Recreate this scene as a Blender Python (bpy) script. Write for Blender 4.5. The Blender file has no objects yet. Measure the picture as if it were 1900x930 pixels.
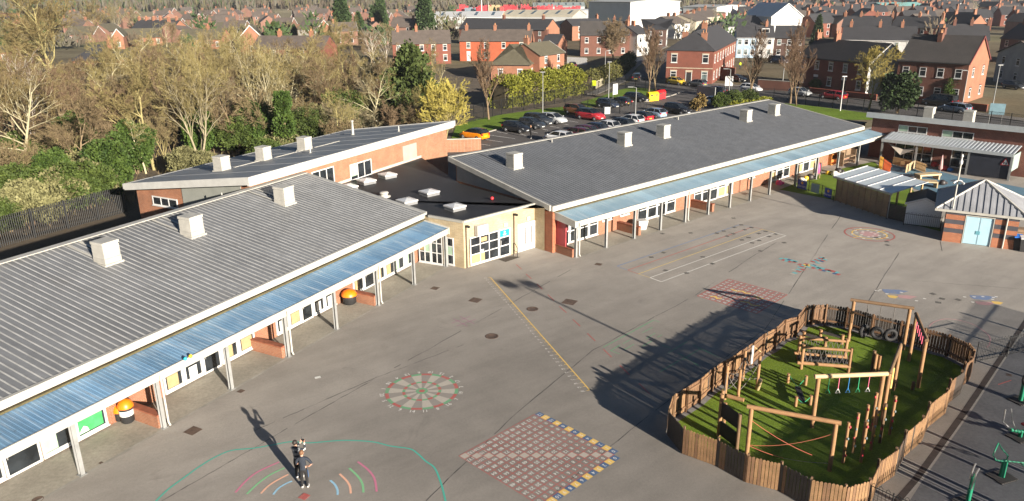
import bpy, math, random
import numpy as np
from mathutils import Vector, Matrix
random.seed(7)
SC = bpy.context.scene
COL = SC.collection
PI = math.pi
# ---------------------------------------------------------------- camera (solved from the yard, columns and markings)
CAM_F, CAM_PITCH, CAM_ROLL, CAM_H = 1418.245, 0.32744, -0.010652, 18.0
_c, _s = math.cos(CAM_PITCH), math.sin(CAM_PITCH)
_R0 = np.array([[1, 0, 0], [0, -_s, -_c], [0, _c, -_s]])
_cr, _sr = math.cos(CAM_ROLL), math.sin(CAM_ROLL)
CAM_R = np.array([[_cr, -_sr, 0], [_sr, _cr, 0], [0, 0, 1]]) @ _R0      # rows: right, down, forward


def G(px, py, z=0.0):
    """surveyed point of the place at height z"""
    d = CAM_R.T @ np.array([(px - 950) / CAM_F, (py - 465) / CAM_F, 1.0])
    t = (z - CAM_H) / d[2]
    return np.array([d[0] * t, d[1] * t])


def G3(px, py, z=0.0):
    g = G(px, py, z)
    return (float(g[0]), float(g[1]), float(z))


def on_plane(a, b, px, py):
    """surveyed point on the upright plane through the plan points a, b"""
    a = np.array(a[:2], float); b = np.array(b[:2], float)
    g0 = G(px, py); d = b - a; n = np.array([-d[1], d[0]])
    t = (n @ a) / (n @ g0)
    return (float(g0[0] * t), float(g0[1] * t), float(CAM_H * (1 - t)))


def height_at(px, py, top_px, top_py):
    g = G(px, py)
    lo, hi = 0.0, 17.9
    for _ in range(50):
        m = (lo + hi) / 2
        q = CAM_R @ np.array([g[0], g[1], m - CAM_H])
        y = 465 + CAM_F * q[1] / q[2]
        if y > top_py: lo = m
        else: hi = m
    return lo


cam_d = bpy.data.cameras.new('camera')
cam = bpy.data.objects.new('camera', cam_d)
COL.objects.link(cam)
cam_d.sensor_width = 36.0
cam_d.lens = CAM_F * 36.0 / 1900.0
cam_d.clip_start = 0.5
cam_d.clip_end = 9000
mw = Matrix.Identity(4)
for i in range(3):
    mw[i][0] = CAM_R[0][i]; mw[i][1] = -CAM_R[1][i]; mw[i][2] = -CAM_R[2][i]
mw[0][3], mw[1][3], mw[2][3] = 0, 0, CAM_H
cam.matrix_world = mw
SC.camera = cam

# ---------------------------------------------------------------- light
SUN_AZ = math.radians(-53.5)      # direction towards the sun, from +X, anticlockwise
SUN_EL = math.radians(14.2)
world = bpy.data.worlds.new('World'); SC.world = world
world.use_nodes = True
wn = world.node_tree.nodes; wl = world.node_tree.links
wn.clear()
sky = wn.new('ShaderNodeTexSky'); sky.sky_type = 'NISHITA'; sky.sun_disc = False
sky.sun_elevation = SUN_EL
sky.sun_rotation = PI / 2 - SUN_AZ
sky.air_density = 1.0; sky.dust_density = 1.2; sky.ozone_density = 4.0
bg = wn.new('ShaderNodeBackground'); bg.inputs[1].default_value = 0.027
wo = wn.new('ShaderNodeOutputWorld')
wl.new(sky.outputs[0], bg.inputs[0]); wl.new(bg.outputs[0], wo.inputs[0])
sun_d = bpy.data.lights.new('sun', 'SUN'); sun_d.energy = 4.9; sun_d.angle = math.radians(0.5)
sun_d.color = (1.0, 0.895, 0.765)
sun = bpy.data.objects.new('sun', sun_d); COL.objects.link(sun)
sv = Vector((math.cos(SUN_EL) * math.cos(SUN_AZ), math.cos(SUN_EL) * math.sin(SUN_AZ), math.sin(SUN_EL)))
sun.rotation_euler = sv.to_track_quat('Z', 'Y').to_euler()
sun.location = (30, -40, 60)
SC.view_settings.view_transform = 'Standard'
SC.view_settings.look = 'None'
SC.view_settings.gamma = 1.0
SC.view_settings.use_curve_mapping = False
SC.view_settings.exposure = 1.47
SC.render.engine = 'CYCLES'
SC.cycles.max_bounces = 5
SC.cycles.diffuse_bounces = 3
SC.cycles.glossy_bounces = 2
SC.cycles.transmission_bounces = 3
SC.cycles.transparent_max_bounces = 6
SC.cycles.volume_bounces = 0
SC.cycles.caustics_reflective = False
SC.cycles.caustics_refractive = False
SC.cycles.use_adaptive_sampling = True
SC.cycles.adaptive_threshold = 0.02
SC.cycles.use_denoising = True

# ---------------------------------------------------------------- materials
def lin(h):
    h = h.lstrip('#')
    o = []
    for i in (0, 2, 4):
        v = int(h[i:i + 2], 16) / 255
        o.append(v / 12.92 if v < 0.04045 else ((v + 0.055) / 1.055) ** 2.4)
    return tuple(o)


MATS = {}


class NT:
    """small helper for node trees"""
    def __init__(s, name):
        s.m = bpy.data.materials.new(name); s.m.use_nodes = True
        s.n = s.m.node_tree.nodes; s.l = s.m.node_tree.links
        s.b = s.n['Principled BSDF']
    def node(s, t, **kw):
        n = s.n.new(t)
        for k, v in kw.items(): setattr(n, k, v)
        return n
    def put(s, sock, v):
        if hasattr(v, 'links') or isinstance(v, bpy.types.NodeSocket): s.l.new(v, sock)
        else: sock.default_value = v
    def pos(s):
        return s.node('ShaderNodeNewGeometry').outputs['Position']
    def obj(s):
        return s.node('ShaderNodeTexCoord').outputs['Object']
    def noise(s, vec, scale, detail=3, rough=0.55, dist=0.0):
        n = s.node('ShaderNodeTexNoise'); s.put(n.inputs['Vector'], vec)
        n.inputs['Scale'].default_value = scale; n.inputs['Detail'].default_value = detail
        n.inputs['Roughness'].default_value = rough; n.inputs['Distortion'].default_value = dist
        return n.outputs['Fac']
    def scale(s, vec, sc):
        n = s.node('ShaderNodeVectorMath', operation='MULTIPLY'); s.put(n.inputs[0], vec); n.inputs[1].default_value = sc
        return n.outputs[0]
    def frame(s, vec, d):
        """(along d, across d, z) coordinates"""
        c, q = d
        a = s.node('ShaderNodeVectorMath', operation='DOT_PRODUCT'); s.put(a.inputs[0], vec); a.inputs[1].default_value = (c, q, 0)
        b = s.node('ShaderNodeVectorMath', operation='DOT_PRODUCT'); s.put(b.inputs[0], vec); b.inputs[1].default_value = (-q, c, 0)
        x = s.node('ShaderNodeSeparateXYZ'); s.put(x.inputs[0], vec)
        k = s.node('ShaderNodeCombineXYZ')
        s.l.new(a.outputs['Value'], k.inputs[0]); s.l.new(b.outputs['Value'], k.inputs[1]); s.l.new(x.outputs[2], k.inputs[2])
        return k.outputs[0]
    def ramp(s, fac, stops):
        n = s.node('ShaderNodeValToRGB'); s.put(n.inputs[0], fac)
        el = n.color_ramp.elements
        while len(el) < len(stops): el.new(0.5)
        for e, (p, c) in zip(el, stops):
            e.position = p
            e.color = (*c, 1) if hasattr(c, '__len__') else (c, c, c, 1)
        return n.outputs[0]
    def mix(s, fac, a, b, mode='MIX'):
        n = s.node('ShaderNodeMix', data_type='RGBA', blend_type=mode)
        s.put(n.inputs[0], fac)
        for sock, v in ((n.inputs[6], a), (n.inputs[7], b)):
            s.put(sock, (*v, 1) if isinstance(v, tuple) and len(v) == 3 else v)
        return n.outputs[2]
    def math(s, op, a, b=0.5, c=None):
        n = s.node('ShaderNodeMath', operation=op); s.put(n.inputs[0], a); s.put(n.inputs[1], b)
        if c is not None: s.put(n.inputs[2], c)
        return n.outputs[0]
    def bump(s, h, strength=0.3, dist=0.05):
        n = s.node('ShaderNodeBump'); s.put(n.inputs['Height'], h)
        n.inputs['Strength'].default_value = strength; n.inputs['Distance'].default_value = dist
        s.l.new(n.outputs[0], s.b.inputs['Normal'])
    def color(s, v):
        s.put(s.b.inputs['Base Color'], (*v, 1) if isinstance(v, tuple) and len(v) == 3 else v)
    def rough(s, v): s.put(s.b.inputs['Roughness'], v)


def mat(name, col, rough=0.75, var=0.18, scale=1.5, metal=0.0, bump=0.0, spec=None, fine=0.0, rand=0.0):
    """painted / plain surface with a blotchy, slightly dirty variation"""
    if name in MATS: return MATS[name]
    if isinstance(col, str): col = lin(col)
    t = NT(name)
    p = t.pos()
    f = t.noise(p, scale, 4, 0.62)
    a = tuple(c * (1 - var) for c in col); b = tuple(min(1, c * (1 + var)) for c in col)
    c = t.ramp(f, [(0.3, a), (0.7, b)])
    if fine:
        g = t.noise(p, scale * 14, 2)
        c = t.mix(fine, c, t.ramp(g, [(0.3, tuple(x * 0.5 for x in col)), (0.7, tuple(min(1, x * 1.5) for x in col))]))
    if rand:
        oi = t.node('ShaderNodeObjectInfo')
        v = t.math('MULTIPLY_ADD', oi.outputs['Random'], 2 * rand, 1 - rand)
        h = t.node('ShaderNodeHueSaturation'); t.put(h.inputs['Value'], v); t.put(h.inputs['Color'], c); c = h.outputs[0]
    t.color(c)
    t.rough(t.math('MULTIPLY_ADD', f, 0.2, max(0.02, rough - 0.1)))
    t.b.inputs['Metallic'].default_value = metal
    if spec is not None: t.b.inputs['Specular IOR Level'].default_value = spec
    if bump: t.bump(t.noise(p, scale * 10, 3), bump, 0.03)
    MATS[name] = t.m
    return t.m


def brick(name, c1, c2, mortar, d, course=0.075, rough=0.85, bands=None):
    if name in MATS: return MATS[name]
    c1, c2, mortar = [lin(c) if isinstance(c, str) else c for c in (c1, c2, mortar)]
    t = NT(name)
    p = t.frame(t.pos(), d)
    x = t.node('ShaderNodeSeparateXYZ'); t.l.new(p, x.inputs[0])
    k = t.node('ShaderNodeCombineXYZ')
    t.l.new(t.math('ADD', x.outputs[0], x.outputs[1]), k.inputs[0]); t.l.new(x.outputs[2], k.inputs[1])
    b = t.node('ShaderNodeTexBrick')
    t.l.new(k.outputs[0], b.inputs['Vector'])
    b.inputs['Color1'].default_value = (*c1, 1); b.inputs['Color2'].default_value = (*c2, 1); b.inputs['Mortar'].default_value = (*mortar, 1)
    b.inputs['Scale'].default_value = 1.0
    b.inputs['Mortar Size'].default_value = 0.008; b.inputs['Brick Width'].default_value = 0.225; b.inputs['Row Height'].default_value = course
    f = t.noise(t.pos(), 0.9, 5, 0.65)
    c = t.mix(1.0, b.outputs['Color'], t.ramp(f, [(0.25, 0.72), (0.75, 1.22)]), 'MULTIPLY')
    if bands:
        ramp = t.ramp(t.math('MULTIPLY', x.outputs[2], 1 / 2.4), [(0, 0.0)] + bands)
        ramp.node.color_ramp.interpolation = 'CONSTANT'
        dk = t.ramp(f, [(0.25, lin('34343a')), (0.75, lin('55555c'))])
        c = t.mix(ramp, c, dk)
    t.color(c); t.rough(rough)
    t.bump(b.outputs['Fac'], -0.25, 0.01)
    MATS[name] = t.m
    return t.m


def glassy(name, col, rough=0.06, var=0.5):
    if name in MATS: return MATS[name]
    if isinstance(col, str): col = lin(col)
    t = NT(name)
    f = t.noise(t.pos(), 1.1, 3)
    t.color(t.ramp(f, [(0.35, tuple(c * (1 - var) for c in col)), (0.65, tuple(c * (1 + var) for c in col))]))
    t.rough(rough)
    t.b.inputs['Specular IOR Level'].default_value = 0.6
    MATS[name] = t.m
    return t.m


# ---------------------------------------------------------------- mesh builder
class MB:
    def __init__(s):
        s.v = []; s.f = []; s.m = []; s.sm = []
    def add(s, pts, faces, m=0, smooth=False):
        o = len(s.v)
        s.v.extend([tuple(map(float, p)) for p in pts])
        for f in faces:
            s.f.append(tuple(i + o for i in f)); s.m.append(m); s.sm.append(smooth)
    def quad(s, a, b, c, d, m=0): s.add([a, b, c, d], [(0, 1, 2, 3)], m)
    def poly(s, pts, m=0): s.add(pts, [tuple(range(len(pts)))], m)
    def hexa(s, p8, m=0):
        """8 corners: bottom ring 0-3, top ring 4-7"""
        s.add(p8, [(3, 2, 1, 0), (4, 5, 6, 7), (0, 1, 5, 4), (1, 2, 6, 5), (2, 3, 7, 6), (3, 0, 4, 7)], m)
    def box(s, x0, x1, y0, y1, z0, z1, m=0, fr=None):
        p = [(x0, y0, z0), (x1, y0, z0), (x1, y1, z0), (x0, y1, z0), (x0, y0, z1), (x1, y0, z1), (x1, y1, z1), (x0, y1, z1)]
        if fr: p = [fr.p(*q) for q in p]
        s.hexa(p, m)
    def prism(s, ring, z0, z1, m=0, top=None):
        n = len(ring)
        pts = [(x, y, z0) for x, y in ring] + [(x, y, z1) for x, y in (top or ring)]
        s.add(pts, [tuple(range(n))[::-1], tuple(range(n, 2 * n))] + [(i, (i + 1) % n, (i + 1) % n + n, i + n) for i in range(n)], m)
    def tube(s, pts, r, n=6, m=0, caps=True, smooth=True):
        pts = [Vector(p) for p in pts]
        rs = r if hasattr(r, '__len__') else [r] * len(pts)
        ring = []
        up = None
        for i, p in enumerate(pts):
            d = (pts[min(i + 1, len(pts) - 1)] - pts[max(i - 1, 0)])
            if d.length < 1e-9: d = Vector((0, 0, 1))
            d.normalize()
            if up is None:
                up = Vector((0, 0, 1)) if abs(d.z) < 0.9 else Vector((1, 0, 0))
            a = d.cross(up).normalized(); b = a.cross(d).normalized(); up = b
            for k in range(n):
                an = 2 * PI * k / n
                ring.append(p + (a * math.cos(an) + b * math.sin(an)) * rs[i])
        fs = []
        for i in range(len(pts) - 1):
            for k in range(n):
                fs.append((i * n + k, i * n + (k + 1) % n, (i + 1) * n + (k + 1) % n, (i + 1) * n + k))
        s.add(ring, fs, m, smooth)
        if caps:
            s.add(ring[:n], [tuple(range(n))], m); s.add(ring[-n:], [tuple(range(n))[::-1]], m)
    def lathe(s, c, prof, n=12, m=0, smooth=True):
        pts = []
        for r, z in prof:
            for k in range(n):
                an = 2 * PI * k / n
                pts.append((c[0] + r * math.cos(an), c[1] + r * math.sin(an), c[2] + z))
        fs = []
        for i in range(len(prof) - 1):
            for k in range(n):
                fs.append((i * n + k, i * n + (k + 1) % n, (i + 1) * n + (k + 1) % n, (i + 1) * n + k))
        s.add(pts, fs, m, smooth)
        s.add(pts[:n], [tuple(range(n))[::-1]], m); s.add(pts[-n:], [tuple(range(n))], m)
    def ellip(s, c, r, m=0, n=10, k=7):
        pts = []; fs = []
        for i in range(k + 1):
            t = PI * i / k
            for j in range(n):
                a = 2 * PI * j / n
                pts.append((c[0] + r[0] * math.sin(t) * math.cos(a), c[1] + r[1] * math.sin(t) * math.sin(a), c[2] + r[2] * math.cos(t)))
        for i in range(k):
            for j in range(n):
                fs.append((i * n + j, (i + 1) * n + j, (i + 1) * n + (j + 1) % n, i * n + (j + 1) % n))
        s.add(pts, fs, m, True)
    def xform(s, fn):
        s.v = [tuple(fn(*p)) for p in s.v]; return s
    def mesh(s, name, mats, off=(0, 0, 0)):
        me = bpy.data.meshes.new(name)
        v = [(a - off[0], b - off[1], c - off[2]) for a, b, c in s.v]
        me.from_pydata(v, [], s.f)
        for q in (mats if isinstance(mats, (list, tuple)) else [mats]): me.materials.append(q)
        me.polygons.foreach_set('material_index', s.m)
        me.polygons.foreach_set('use_smooth', s.sm)
        me.update()
        return me
    def build(s, name, mats, parent=None, local=False, **tags):
        """local: vertices already sit around the thing's own origin"""
        off = (0, 0, 0)
        if parent is not None and not local: off = base_of(parent)
        o = bpy.data.objects.new(name, s.mesh(name, mats, off))
        COL.objects.link(o)
        if parent is not None: o.parent = parent
        tag(o, **tags)
        return o


def base_of(o):
    x = Vector((0, 0, 0))
    while o is not None:
        x += Vector(o.location); o = o.parent
    return x


def tag(o, label=None, cat=None, group=None, kind=None):
    if label: o['label'] = label
    if cat: o['category'] = cat
    if group: o['group'] = group
    if kind: o['kind'] = kind
    return o


def thing(name, label, cat, loc, rz=0.0, group=None):
    o = bpy.data.objects.new(name, None); COL.objects.link(o)
    o.empty_display_size = 0.3
    o.location = loc; o.rotation_euler = (0, 0, rz)
    return tag(o, label, cat, group)


def struct(name, mb, m): return mb.build(name, m, kind='structure')


def copy_tree(o, parent=None):
    c = o.copy(); COL.objects.link(c); c.parent = parent
    for ch in list(o.children): copy_tree(ch, c)
    return c


class Fr:
    """plan frame: u along d, v to its left"""
    def __init__(s, o, ang):
        s.o = np.array(o, float); s.d = np.array([math.cos(ang), math.sin(ang)]); s.n = np.array([-s.d[1], s.d[0]]); s.ang = ang
    def p(s, u, v, z): return (s.o[0] + u * s.d[0] + v * s.n[0], s.o[1] + u * s.d[1] + v * s.n[1], z)
    def uv(s, g): g = np.array(g[:2]) - s.o; return float(g @ s.d), float(g @ s.n)
    def wall(s, px, py, v):
        """(u, z) of the surveyed spot on the wall plane at v"""
        q = on_plane(s.p(0, v, 0), s.p(1, v, 0), px, py)
        return s.uv(q)[0], q[2]


# ---------------------------------------------------------------- lettering: strokes of Blender's own font as flat meshes
_glyph = {}


def glyphs(txt):
    if txt not in _glyph:
        cu = bpy.data.curves.new('lettering', 'FONT'); cu.body = txt; cu.align_x = 'CENTER'; cu.align_y = 'CENTER'
        cu.resolution_u = 2; cu.size = 1.0
        o = bpy.data.objects.new('lettering', cu); COL.objects.link(o)
        dg = bpy.context.evaluated_depsgraph_get(); dg.update()
        me = bpy.data.meshes.new_from_object(o.evaluated_get(dg))
        _glyph[txt] = ([tuple(v.co) for v in me.vertices], [tuple(p.vertices) for p in me.polygons])
        bpy.data.objects.remove(o); bpy.data.curves.remove(cu); bpy.data.meshes.remove(me)
    return _glyph[txt]


def write(mb, txt, org, ax, ay, size, m=0):
    v, f = glyphs(txt)
    ax = Vector(ax); ay = Vector(ay); org = Vector(org)
    mb.add([org + ax * (x * size) + ay * (y * size) for x, y, z in v], f, m)
# ---------------------------------------------------------------- ground
FL = Fr(G(152.3, 881), math.atan2(0.88416, 0.46719))           # left wing: u along the columns, v into the building
FR = Fr(G(1069, 478), math.atan2(0.65567, 0.75505) + math.radians(0.35))   # long wing


def tarmac_mat():
    t = NT('yard_tarmac'); p = t.pos()
    big = t.noise(p, 0.09, 5, 0.6, 0.6); mid = t.noise(p, 0.55, 5, 0.65); fine = t.noise(p, 9.0, 3, 0.7); grit = t.noise(p, 55.0, 2, 0.7)
    # drying streaks run across the yard
    st = t.noise(t.scale(t.frame(p, (0.80, 0.60)), (0.12, 0.9, 1)), 1.0, 4, 0.6)
    c = t.ramp(big, [(0.28, (0.250, 0.231, 0.206)), (0.55, (0.306, 0.282, 0.250)), (0.78, (0.352, 0.322, 0.283))])
    c = t.mix(0.8, c, t.ramp(mid, [(0.3, 0.88), (0.62, 1.05)]), 'MULTIPLY')
    c = t.mix(0.45, c, t.ramp(st, [(0.32, 0.78), (0.6, 1.08)]), 'MULTIPLY')
    c = t.mix(0.6, c, t.ramp(fine, [(0.28, 0.86), (0.72, 1.12)]), 'MULTIPLY')
    c = t.mix(0.7, c, t.ramp(grit, [(0.25, 0.70), (0.75, 1.3)]), 'MULTIPLY')
    fx = t.node('ShaderNodeSeparateXYZ'); t.l.new(t.scale(p, (1, 1, 0)), fx.inputs[0])     # darker round a spot in mid yard, paler with distance from it
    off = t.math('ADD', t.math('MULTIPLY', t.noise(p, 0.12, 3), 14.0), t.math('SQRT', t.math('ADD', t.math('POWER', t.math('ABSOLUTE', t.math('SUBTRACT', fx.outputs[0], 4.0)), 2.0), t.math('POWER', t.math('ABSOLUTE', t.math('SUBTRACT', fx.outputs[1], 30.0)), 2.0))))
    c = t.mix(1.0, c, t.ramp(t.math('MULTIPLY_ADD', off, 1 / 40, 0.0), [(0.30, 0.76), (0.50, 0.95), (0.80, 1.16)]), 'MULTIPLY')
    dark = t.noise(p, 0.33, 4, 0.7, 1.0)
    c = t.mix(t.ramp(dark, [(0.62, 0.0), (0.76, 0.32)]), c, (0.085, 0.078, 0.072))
    t.color(c); t.rough(0.88); t.b.inputs['Specular IOR Level'].default_value = 0.25
    t.bump(grit, 0.25, 0.01)
    return t.m


def asphalt_mat(name, base, sc=1.0):
    t = NT(name); p = t.pos()
    b = t.noise(p, 0.12 * sc, 5, 0.6); f = t.noise(p, 6.0, 3, 0.7)
    c = t.ramp(b, [(0.3, tuple(x * 0.78 for x in base)), (0.7, tuple(x * 1.22 for x in base))])
    c = t.mix(0.8, c, t.ramp(f, [(0.3, 0.8), (0.7, 1.2)]), 'MULTIPLY')
    t.color(c); t.rough(0.85); t.b.inputs['Specular IOR Level'].default_value = 0.3
    return t.m


def terrain_mat():
    t = NT('terrain_ground'); p = t.pos()
    b = t.noise(p, 0.008, 4, 0.55); m = t.noise(p, 0.07, 4, 0.6); f = t.noise(p, 1.6, 4, 0.7)
    c = t.ramp(b, [(0.42, lin('6a5f4c')), (0.56, lin('77705a')), (0.68, lin('74794e'))])
    c = t.mix(0.9, c, t.ramp(m, [(0.3, 0.65), (0.7, 1.3)]), 'MULTIPLY')
    c = t.mix(0.7, c, t.ramp(f, [(0.3, 0.65), (0.7, 1.3)]), 'MULTIPLY')
    t.color(c); t.rough(0.95); t.b.inputs['Specular IOR Level'].default_value = 0.1
    return t.m


def grass_mat(name, a, b, sc=3.0, rough=0.9, mown=False):
    t = NT(name); p = t.pos()
    f = t.noise(p, sc, 5, 0.7); g = t.noise(p, sc * 12, 2, 0.7); h = t.noise(p, 0.35, 4)
    c = t.ramp(f, [(0.3, a), (0.7, b)])
    c = t.mix(0.75, c, t.ramp(g, [(0.28, 0.55), (0.72, 1.45)]), 'MULTIPLY')
    c = t.mix(0.6, c, t.ramp(h, [(0.35, 0.72), (0.65, 1.2)]), 'MULTIPLY')
    t.color(c); t.rough(rough); t.b.inputs['Specular IOR Level'].default_value = 0.15
    t.bump(g, 0.6, 0.03)
    return t.m


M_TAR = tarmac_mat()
M_ASPH = asphalt_mat('car_park_asphalt', (0.105, 0.097, 0.092))
M_ROAD = asphalt_mat('street_asphalt', (0.10, 0.096, 0.093))
M_PAVE = asphalt_mat('pavement_concrete', (0.20, 0.185, 0.165), 3)
M_APRON = asphalt_mat('veranda_concrete', (0.30, 0.277, 0.23), 3)
M_GRASS = grass_mat('lawn_grass', (0.085, 0.15, 0.014), (0.17, 0.25, 0.03))
M_TURF = grass_mat('play_turf', (0.105, 0.165, 0.018), (0.155, 0.225, 0.028), 1.2)
M_SOIL = mat('woodland_soil', (0.095, 0.072, 0.045), 0.95, 0.45, 0.4, fine=0.5)
M_KERB = mat('kerb_stone', (0.33, 0.31, 0.27), 0.85, 0.2)
M_WHITE = mat('white_paint', (0.72, 0.71, 0.68), 0.6, 0.1, 2.0)
M_JOINT = mat('joint_tar', (0.06, 0.056, 0.052), 0.85, 0.3)
M_IRON = mat('cast_iron', lin('5a4a40'), 0.7, 0.35, 4.0)


def hill_height(x, y):
    r = math.hypot(x, y)
    t = min(1.0, max(0.0, (r - 650) / 1500.0)); t = t * t * (3 - 2 * t)
    a = math.atan2(x, y)
    return t * (26 + 16 * math.sin(a * 5.0 + 0.7) + 9 * math.sin(a * 11 + 2))


def sheet(name, ring, z, m, kind='structure', **kw):
    mb = MB(); mb.poly([(float(x), float(y), z) for x, y in ring])
    o = mb.build(name, m, kind=kind, **kw)
    return o


mb = MB()
rs = [0.1, 60, 150, 300, 450, 650, 800, 950, 1150, 1400, 1700, 2100, 2600, 3400, 4500]
NA = 72
pts = []
for r in rs:
    for k in range(NA):
        a = 2 * PI * k / NA
        x, y = r * math.sin(a), r * math.cos(a)
        pts.append((x, y, hill_height(x, y) - 0.03))
fs = []
for i in range(len(rs) - 1):
    for k in range(NA):
        fs.append((i * NA + k, i * NA + (k + 1) % NA, (i + 1) * NA + (k + 1) % NA, (i + 1) * NA + k))
mb.add(pts, fs, 0, True)
struct('terrain', mb, terrain_mat())


def P2(f, u, v): return f.p(u, v, 0)[:2]


# school yard
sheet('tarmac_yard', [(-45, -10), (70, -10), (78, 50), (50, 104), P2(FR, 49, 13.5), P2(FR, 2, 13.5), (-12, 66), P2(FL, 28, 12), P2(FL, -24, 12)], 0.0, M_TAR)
sheet('woodland_ground', [P2(FL, -60, 12.2), P2(FL, 28, 12.2), (-24, 61), (-12, 84), (-3, 96), (16, 140), (10, 175), (-80, 190), (-170, 150), (-150, 40)], -0.012, M_SOIL)
# car park, drive and streets
cp = [G(*q) for q in ((812, 292), (838, 262), (900, 247), (960, 233), (1062, 213), (1150, 190), (1250, 172), (1420, 182), (1530, 215), (1420, 235))]
sheet('car_park', [P2(FR, 0, 13.7), *cp[:8], P2(FR, 52, 22), P2(FR, 49, 13.7)], -0.006, M_ASPH)
# streets: one runs away between the houses, one runs along the school frontage
ra = [G(1118, 178), G(1172, 150), G(1190, 128), G(1215, 104), G(1250, 86), G(1300, 60), G(1330, 44), G(1352, 44), G(1322, 62), G(1282, 88), G(1262, 104), G(1242, 130), G(1250, 150), G(1262, 172)]
sheet('side_street', ra, -0.008, M_ROAD)
rb0 = [G(*q) for q in ((1140, 178), (1225, 152), (1300, 156), (1420, 167), (1560, 181), (1700, 200), (1900, 226))]
rb1 = [G(*q) for q in ((1150, 186), (1262, 174), (1330, 180), (1450, 192), (1570, 206), (1700, 222), (1960, 252))]
sheet('main_street', rb0 + rb1[::-1], -0.004, M_ROAD)
# pavements with real kerb steps
def strip(name, line, w, z0, z1, m):
    """raised strip to the left of a plan line"""
    mb = MB()
    L = [np.array(q[:2], float) for q in line]
    off = []
    for i, q in enumerate(L):
        d = L[min(i + 1, len(L) - 1)] - L[max(i - 1, 0)]; d = d / np.linalg.norm(d)
        off.append(q + np.array([-d[1], d[0]]) * w)
    for i in range(len(L) - 1):
        a, b, c, d = L[i], L[i + 1], off[i + 1], off[i]
        mb.hexa([(*a, z0), (*b, z0), (*c, z0), (*d, z0), (*a, z1), (*b, z1), (*c, z1), (*d, z1)])
    return struct(name, mb, m)


strip('far_pavement', rb0[1:], 2.6, -0.02, 0.11, M_PAVE)
strip('side_pavement', [G(1108, 176), G(1163, 150), G(1180, 128), G(1205, 104), G(1240, 86)], 2.0, -0.02, 0.11, M_PAVE)
# verges
vg = [G(*q) for q in ((836, 262), (900, 246.5), (921, 240.5), (960, 231), (1010, 221), (1064, 210), (1078, 203), (1060, 197), (1000, 203), (931, 213), (880, 222), (846, 234))]
sheet('grass_verge', vg, 0.03, M_GRASS)
vg2 = [G(*q) for q in ((1066, 203), (1106, 197), (1150, 186), (1198, 186), (1240, 176), (1206, 165), (1172, 162), (1146, 168), (1116, 179), (1080, 189))]
sheet('gate_lawn', vg2, 0.03, M_GRASS)
strip('verge_kerb', [G(*q) for q in ((836, 263.5), (900, 247.6), (921, 241.6))], 0.25, -0.02, 0.1, M_KERB)
strip('lawn_kerb', [G(*q) for q in ((1150, 189), (1204, 189), (1247, 178), (1266, 171))], 0.3, -0.02, 0.1, M_KERB)
sheet('frontage_grass', [G(*q) for q in ((1350, 203), (1430, 190), (1500, 196), (1640, 214), (1640, 222), (1500, 224), (1400, 216))], 0.02, M_GRASS)
# parking bay lines
mb = MB()
for a, b in (((848, 262), (910, 270)), ((903, 250), (955.5, 257.5)), ((901, 259), (933, 264)), ((922, 244.5), (942, 248)), ((957, 246), (976, 251.5)), ((985, 244), (997.5, 247)), ((1004, 239), (1017, 242)), ((1020, 234.5), (1037, 237)), ((1044, 230), (1055, 232)), ((1046, 223), (1073, 227))):
    p, q = G(*a), G(*b); d = (q - p) / np.linalg.norm(q - p); n = np.array([-d[1], d[0]]) * 0.06
    mb.quad((*(p - n), 0.004), (*(q - n), 0.004), (*(q + n), 0.004), (*(p + n), 0.004))
struct('parking_lines', mb, M_WHITE)
# veranda slabs
for nm, f, u0, u1, w in (('veranda_paving', FL, -22, 28.2, 2.35), ('wing_paving', FR, -0.3, 40, 2.6)):
    mb = MB(); mb.poly([f.p(u0, -0.02, 0.004), f.p(u1, -0.02, 0.004), f.p(u1, w, 0.004), f.p(u0, w, 0.004)]); struct(nm, mb, M_APRON)
    mb = MB(); mb.poly([f.p(u0, -0.16, 0.006), f.p(u1, -0.16, 0.006), f.p(u1, -0.02, 0.006), f.p(u0, -0.02, 0.006)])
    struct('slab_edging_strip', mb, mat('pale_edging', (0.30, 0.285, 0.25), 0.9, 0.25, 1.2))


def line_on_ground(mb, pix, w, z=0.004, m=0, close=False, raw=False):
    P = [np.array(q[:2], float) if raw else G(*q) for q in pix]
    if close: P = P + [P[0]]
    N = len(P); T = []
    for i in range(N):                                   # mitred strip, so no two pieces overlap
        d0 = P[i] - P[max(i - 1, 0)] if i else P[1] - P[0]; d1 = P[min(i + 1, N - 1)] - P[i] if i < N - 1 else P[i] - P[i - 1]
        d0 = d0 / (np.linalg.norm(d0) + 1e-9); d1 = d1 / (np.linalg.norm(d1) + 1e-9); s = d0 + d1; s = s / (np.linalg.norm(s) + 1e-9)
        n = np.array([-s[1], s[0]]); T.append(n * (w / 2) / max(0.5, abs(n @ np.array([-d1[1], d1[0]]))))
    mb.add([(*(P[i] + k * T[i]), z) for i in range(N) for k in (-1, 1)], [(2 * i, 2 * i + 2, 2 * i + 3, 2 * i + 1) for i in range(N - 1)], m)


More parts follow.
